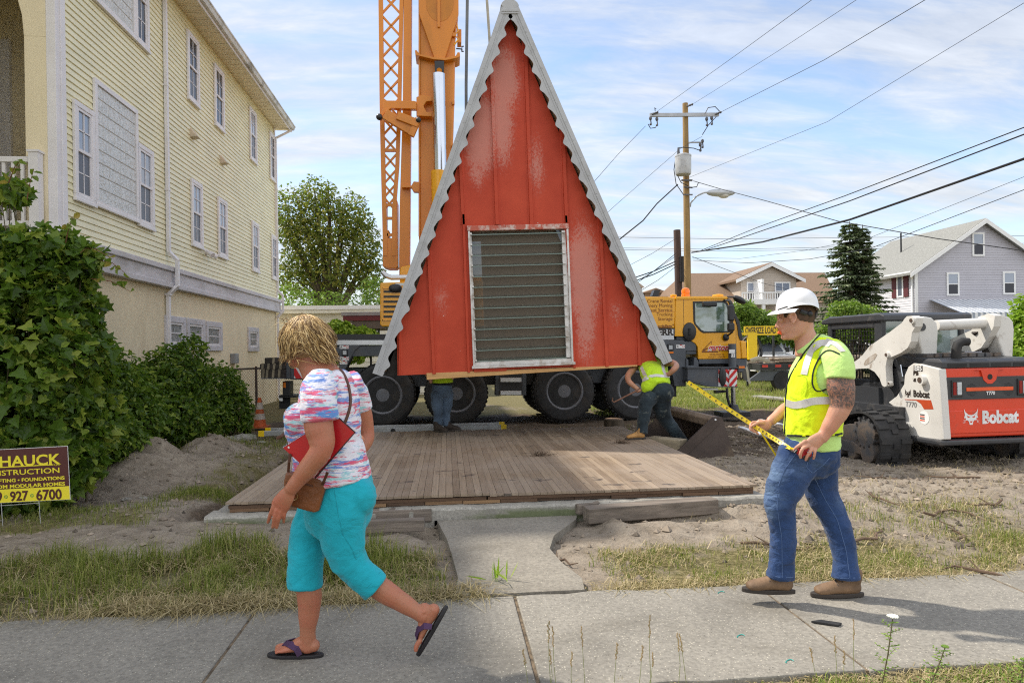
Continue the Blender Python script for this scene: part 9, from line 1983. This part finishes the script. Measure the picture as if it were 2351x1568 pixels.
# flowering yarrow and tall seed stalks on the near verge
ym = leaf_mat('yarrow_leaf', (.12, .22, .04), (.22, .36, .06), (.35, .46, .10), .4); seed = mat('seed_head', (.42, .30, .16), .8, var=.3); yf = mat('yarrow_flower', (.80, .80, .72), .8, var=.1)
for (bx, by), (tx, ty), lab in (((2018, 1600), (2050, 1415), 'tallest yarrow with an open white flower head by the sidewalk'), ((2120, 1600), (2170, 1485), 'shorter yarrow in bud to the right of the white flower'), ((2330, 1600), (2352, 1515), 'yarrow in bud at the right edge of the verge')):
 b = gp(bx, by); d = 2.92; b = atd(bx, by, d); b.z = -.02; t = atd(tx, ty, d); s = plant('yarrow', lab, 'wildflower', (b.x, b.y), 'yarrow on the near verge'); mb = MB(); mid_ = b.lerp(t, .55)+CR*.006; mb.tube([b, mid_, t], [.0035, .003, .002], 6); P_ = []; D_ = []
 for k in range(16): f = .08+.84*k/15; q = b.lerp(mid_, f/.55) if f < .55 else mid_.lerp(t, (f-.55)/.45); a = k*2.4; dv = CR*math.cos(a)+CD*math.sin(a)+CU*.5; L = .065*(1-.5*f); [P_.append(q+dv*L*j/6) or D_.append(dv*.3+(CR*math.sin(a)*-1+CD*math.cos(a))*(1 if j % 2 else -1)) for j in range(7)]; mb.tube([q, q+dv*L], .0012, 4)
 mb.build('stem', stem_m, s); V, F = leaf_arrays(np.array([list(q) for q in P_]), np.array([list(q) for q in D_]), np.tile([0, -.3, 1.], (len(P_), 1)), np.full(len(P_), .017), np.full(len(P_), .009), 'diamond'); np_mesh('leaves', V, F, ym, s); mb = MB()
 for k in range(46): a = k*2.4; r_ = .022*math.sqrt(k/46)*(1 if ty < 1450 else .6); mb.ball(t+CR*r_*math.cos(a)+CD*r_*math.sin(a)+CU*(.006-r_*.2), .0038, n=6, m=4)
 mb.build('flower_head', yf if ty < 1450 else ym, s)
for i, (xs, lab) in enumerate((((1225, 1250, 1290, 1330, 1265), 'left clump of tall grass in seed at the foot of the sidewalk'), ((1350, 1410, 1450, 1500, 1480, 1540, 1575), 'middle clump of tall grass in seed at the foot of the sidewalk'), ((1880, 1905, 1930, 1960), 'clump of tall grass in seed beside the yarrow'))):
 b = atd(xs[len(xs)//2], 1610, 2.9); s = plant('seeding_grass', lab, 'grass clump', (b.x, b.y), 'tall grass in seed on the near verge'); mb = MB(); m2 = MB()
 for x_ in xs: p = atd(x_+random.uniform(-15, 15), 1640, 2.85); p.z = -.02; t = atd(x_+random.uniform(-25, 25), random.uniform(1405, 1500), 2.9); c_ = p.lerp(t, .6)+CR*random.uniform(-.015, .015); mb.tube([p, c_, t], [.0016, .0012, .0008], 5); [m2.ball(c_.lerp(t, .45+.55*k/11)+CR*random.uniform(-.004, .004), .003, .002, .0055, 6, 4) for k in range(12)]
 mb.build('stalks', mat('green_stalk', (.22, .24, .08), .7), s); m2.build('seed_heads', seed, s)
for (px, py), n_, lab in (((1043, 1150), 16, 'small weed with heart shaped leaves growing at the foundation'), ((1140, 1338), 12, 'grass tuft in the crack between walkway and sidewalk')):
 g = gp(px, py); s = plant('weed', lab, 'weed', (g.x, g.y)); Pn = np.tile([g.x, g.y, .01], (n_, 1))+rng.normal(size=(n_, 3))*[.05, .03, .0]; up2 = rng.normal(size=(n_, 3))*[.8, .5, .1]+[0, 0, .9]; Pn = Pn+(up2*.04 if n_ == 16 else 0); V, F = leaf_arrays(Pn, up2, rng.normal(size=(n_, 3))+[0, -1, .5], np.full(n_, .10 if n_ == 16 else .14), np.full(n_, .075 if n_ == 16 else .012), 'oval'); np_mesh('leaves', V, F, G_lime if n_ == 12 else G_vine, s)
# -- small things about the lot
zs = Zm(0, 1650, 5.2267); sd_ = 5.9; Sg = lambda x, y, e=0: atd(*zs(x, y), sd_+e)
ys = empty('yard_sign', Sg(760, 1500)); tag(ys, 'maroon and yellow construction company yard sign on wire legs', 'yard sign'); bpy.context.view_layer.update()
A0, A1, A2 = Sg(1275, 265), Sg(1385, 1310), Sg(0, 330); ux = (A0-A2).normalized(); uy = ux.cross(CD); uy = (uy if uy.z > 0 else -uy).normalized(); hgt = (A0-A1).length; WS = .92; O = A1+ux*0; TL = O+uy*hgt-ux*WS
maroon = mat('sign_maroon', (.085, .018, .014), .45, var=.05); sgy = mat('sign_lemon', (.85, .72, .03), .45, var=.03); grn = mat('recycle_green', (.05, .30, .08), .5)
def sq(x0, x1, y0, y1, e, th, m, name, par): mb = MB(); mb.prism([O-ux*a+uy*b+CD*e for a, b in ((x1, y0), (x0, y0), (x0, y1), (x1, y1))], CD*th); return mb.build(name, m, par)
bd_ = sq(0, WS, hgt*.252, hgt, 0, .005, maroon, 'board', ys); b2_ = sq(0, WS, 0, hgt*.25, 0, .005, sgy, 'phone_band', ys); sq(-.004, WS, -.004, hgt+.004, .0055, .002, white, 'board_back', ys)
def st(s, rx, y, w, m, par, bold=0, xs=1, sh=0):
 vs, fs = text_pts(s, 1.0, align='RIGHT', bold=bold, xs=xs); ww = max(v.x for v in vs)-min(v.x for v in vs); k = (Sg(rx, y)-Sg(rx-w, y)).length/ww; o = Sg(rx, y)-CD*.002; mb = MB(); mb.add([o+ux*v.x*k+uy*v.y*k for v in vs], fs); mb.build('lettering', m, par)
st('HAUCK', 1190, 520, 1215, sgy, bd_, .025, 1.2); st('LLC', 1195, 620, 108, sgy, bd_, 0, 1.3); st('CONSTRUCTION', 1200, 735, 1640, sgy, bd_, .012, 1.45); st('LIFTING • FOUNDATIONS', 1290, 885, 1400, sgy, bd_, .03, 1.3); st('CUSTOM MODULAR HOMES', 1298, 1003, 1680, sgy, bd_, .03, 1.35); st('6700', 1232, 1215, 510, maroon, b2_, .03, .92); st('927', 560, 1245, 368, maroon, b2_, .03, .92); st('609', 48, 1270, 368, maroon, b2_, .03, .92)
mb = MB(); mb.beam(Sg(-200, 688, -.003), Sg(1062, 622, -.003), .008, .001, hint=CD); mb.build('rule', sgy, bd_)
for x, y in ((118, 1260), (636, 1235)): c = Sg(x, y, -.003); mb = MB(); [mb.beam(c+(ux*math.cos(a)+uy*math.sin(a))*.014, c+(ux*math.cos(a+1.5)+uy*math.sin(a+1.5))*.014, .006, .001, hint=CD) for a in (.3, 2.4, 4.5)]; mb.build('recycling_mark', grn, b2_)
for x in (10, 765): p = Sg(x, 1360); q = Vector((p.x+.02, p.y, -.05)); MB().cyl(q, p+uy*.1+CD*.004, .003, n=6).build('wire_leg', silv, ys)
MB().cyl(Sg(0, 1440), Sg(770, 1385), .003, n=6).build('cross_wire', silv, ys)
# cone, ladder, stump, fence
c = gp(597, 978); cn = empty('traffic_cone', (c.x, c.y, c.z-.03)); tag(cn, 'faded orange traffic cone with two dirty white collars by the fence', 'traffic cone'); bpy.context.view_layer.update(); co = mat('cone_orange', (.62, .12, .03), .6, dirt=(.45, .2, .1), dscale=9); cw = mat('cone_white', (.6, .52, .45), .6, dirt=(.4, .25, .15), dscale=9)
H0 = .62; rr_ = lambda h: .135-.105*h/H0; prof = lambda a, b: [(rr_(a), a), (rr_(b), b)]
mb = MB(); mb.lathe([(.14, .02), (.14, .03)]+prof(.03, H0)+[(.01, H0)], cn.location); mb.box(c.x-.17, c.x+.17, c.y-.17, c.y+.17, c.z-.03, c.z); o = mb.build('cone', co, cn, smooth=True)
for a, b in ((.17, .29), (.38, .52)): mb = MB(); mb.lathe([(rr_(a)+.003, a), (rr_(b)+.003, b)], cn.location); mb.build('collar', cw, o, smooth=True)
ld = empty('ladder', at(880, 985, 12.7)); ld.location.z = 0; tag(ld, 'aluminium extension ladder lying flat behind the plank floor', 'ladder'); bpy.context.view_layer.update(); al = mat('ladder_alu', (.45, .46, .46), .45, .5, dirt=(.3, .28, .24), dscale=5); xa_, xb_ = at(605, 990, 12.6).x, at(1155, 975, 12.6).x
for y in (12.45, 12.9): o = MB().box(xa_, xb_, y, y+.03, .04, .13).build('rail', al, ld, bevel=.004); [MB().box(x-.05, x+.05, y-.004, y+.034, .034, .136).build('end_cap', sy, o) for x in (xa_, xb_)]
x = xa_+.2
while x < xb_-.1: MB().cyl((x, 12.47, .085), (x, 12.91, .085), .017, n=8).build('rung', al, ld); x += .3
MB().cyl((-2.6, 12.40, .08), (-2.6, 12.45, .08), .055, n=14).cyl((-1.0, 12.40, .08), (-1.0, 12.45, .08), .04, n=12).build('hinge', blk2, ld)
g = at(*z5(1742, 1380), 12.2); sp_t = MB(); sp_t.lathe([(.21, -.1), (.19, .05), (.175, .21), (.165, .215)], (g.x, 12.2, 0), n=18); tag(sp_t.build('tree_stump', bark, smooth=True), 'freshly cut tree stump beyond the back edge of the plank floor', 'tree stump'); tag(MB().lathe([(.163, 0), (.16, .005)], (g.x, 12.2, .214), n=18).build('cut_top', mat('cut_wood', (.35, .22, .13), .8, var=.3, vscale=20), sp_t and bpy.data.objects['tree_stump']))
fn = empty('chain_link_fence', (-4.6, 17.5, 0)); tag(fn, 'low brown chain link fence beside the yellow house', 'fence'); bpy.context.view_layer.update(); fa, fb = Vector((-5.4, 15.5, 0)), Vector((-2.9, 19.5, 0)); fmt = mat('rusty_fence', (.06, .04, .03), .8); hh = 1.15; L = (fb-fa).length; fd_ = (fb-fa).normalized()
for i in range(4): q = fa+fd_*L*i/3; MB().cyl(q-CU*.1, q+CU*(hh+.05), .03, n=8).build('post', fmt, fn)
MB().cyl(fa+CU*hh, fb+CU*hh, .022, n=8).build('top_rail', fmt, fn); mb = MB(); k = 0.0
while k < L+hh:
 for s in (1, -1):
  a, b = (k-hh, k) if s > 0 else (k, k-hh); t0, t1 = 0, 1
  lo, hi = sorted((a, b)); c0, c1 = max(0, lo), min(L, hi)
  if c1-c0 > .02: z_ = lambda u: (u-a)/(b-a)*hh; mb.beam(fa+fd_*c0+CU*z_(c0), fa+fd_*c1+CU*z_(c1), .004, .004)
 k += .075
mb.build('mesh', mat('mesh_wire', (.20, .15, .10), .6, .3), fn)
# timbers, boards and litter
old = mat('old_timber', (.20, .165, .135), .9, var=.35, vscale=3, sc=(.5, 6, 6), bmp=.6, bscale=14); oldr = mat('reddish_plywood', (.27, .17, .11), .85, var=.25, vscale=4)
def board(name, pa, pb_, w, h, m, lab, cat, z0=0.0, group=None, bev=.008): a, b = gp(*pa), gp(*pb_); a.z = b.z = z0+h/2; mb = MB(); mb.beam(a, b, w, h, hint=CU); tag(mb.build(name, m, bevel=bev), lab, cat, group)
board('timber', (1345, 1196), (1640, 1172), .16, .13, old, 'heavy split grey timber lying in front of the foundation', 'timber', -.01); board('timber', (1325, 1186), (1560, 1152), .07, .09, old, 'thinner grey timber behind the heavy one at the foundation', 'timber', .02); board('timber', (760, 1200), (992, 1192), .18, .11, old, 'broken timber in the hollow left of the walkway', 'timber', .0); board('timber', (700, 1222), (975, 1214), .10, .10, old, 'lower timber against the grass left of the walkway', 'timber', -.01)
q = gp(1455, 1165); mb = MB(); mb.prism([q+Vector(v) for v in ((0, 0, -.02), (.26, .06, -.02), (.14, .10, .05), (.03, .02, .14))], (.01, -.03, .01)); tag(mb.build('plywood_scrap', oldr), 'brown plywood scrap leaning on the foundation', 'plywood')
board('stick', (1010, 1152), (1195, 1158), .012, .012, raw, 'thin split lath lying across the end of the walkway', 'stick', .02, bev=0); board('stick', (1072, 1170), (1090, 1155), .012, .008, raw, 'short splinter of wood on the walkway', 'stick', .014, bev=0)
board('white_board', (1700, 985), (1830, 1030), .10, .03, wtr, 'long white board lying on the dirt behind the man', 'board', .02); board('white_board', (1745, 968), (1800, 980), .08, .03, wtr, 'short white board on the dirt near the crane jack', 'board', .02); board('kerb_slab', (1735, 912), (1840, 922), .3, .06, found_mat, 'pale concrete slab in the grass by the trailer', 'slab', .0)
q = gp(1900, 1432, 0); mb = MB(); mb.prism([q+Vector(v) for v in ((-.08, .025, .001), (-.02, .035, .001), (.07, -.02, .001), (.035, -.045, .001))], (0, 0, .012)); tag(mb.build('shingle_scrap', blk, bevel=.003), 'dark shingle scrap lying on the sidewalk', 'shingle scrap')
teal = mat('teal_plastic', (.02, .32, .28), .5)
for px, py, lab in ((1655, 1360, 'teal plastic strip at the grass edge by the front boot'), (1700, 1460, 'small curl of teal plastic in the middle of the sidewalk'), (1812, 1518, 'teal plastic loop near the lower verge')): q = gp(px, py, .004); tag(MB().tube([q+Vector((.022*math.cos(t), .014*math.sin(t*1.3), .002*math.sin(t*2)+.002)) for t in np.linspace(0, 3.5, 9)], .0025, 5).build('plastic_scrap', teal), lab, 'litter', 'scraps of teal plastic')
rt_ = mat('root_brown', (.13, .085, .055), .9, var=.3); rr2 = random.Random(21)
for i, (px, py, L_) in enumerate(((1700, 1245, .55), (1790, 1010, .5), (1850, 1060, .5), (2000, 1150, .5), (2120, 1190, .45), (2250, 1110, .6), (2200, 1230, .4), (2060, 1100, .45), (1960, 1240, .5), (2300, 1170, .4), (1420, 1010, .3), (2310, 1320, .35), (1250, 1280, .25))):
 a = gp(px, py); an = rr2.uniform(-.6, .6)+(math.pi if i % 2 else 0); pts = []
 for k in range(6): pts.append(Vector((a.x+math.cos(an)*L_*k/5, a.y+math.sin(an)*L_*k/5, 0))); an += rr2.uniform(-.4, .4)
 for p in pts: p.z = float(ground_h(p.x, p.y))+.015+.03*rr2.random()
 mb = MB(); mb.tube(pts, [.011, .012, .011, .009, .007, .003], 6); mb.tube([pts[2], pts[2]+Vector((rr2.uniform(-.1, .1), .08, .05))], [.007, .003], 5); tag(mb.build('root', rt_, smooth=True), 'torn root lying on the disturbed dirt', 'root', 'torn roots scattered over the lot')
for px, py, s in ((240, 1078, .10), (265, 1080, .07), (560, 1003, .22), (520, 1010, .2), (290, 1140, .06), (420, 1050, .05), (330, 1135, .05), (470, 1030, .05), (600, 1010, .08)):
 a = gp(px, py); z = float(ground_h(a.x, a.y)); mb = MB(); mb.ball((a.x, a.y, z+s*.15), s, s*.7, s*.32, 9, 6); mb.v = [tuple(Vector(v)+Vector((rr2.uniform(-1, 1), rr2.uniform(-1, 1), rr2.uniform(-1, 1)))*s*.14) for v in mb.v]; tag(mb.build('concrete_chunk', found_mat), 'broken pale concrete chunk in the sand heaps', 'rubble', 'concrete chunks in the sand heaps')
for px, py in ((1427, 1018), (1240, 1046)): a = gp(px, py, .2); Pn = np.tile([a.x, a.y, .21], (150, 1))+rng.normal(size=(150, 3))*[.06, .04, .008]; V, F = leaf_arrays(Pn, rng.normal(size=(150, 3)), rng.normal(size=(150, 3)), np.full(150, .06), np.full(150, .008), 'diamond'); tag(np_mesh('dry_clump', V, F, rt_), 'clump of torn turf and roots lying on the plank floor', 'turf clump', 'turf clumps on the floor')
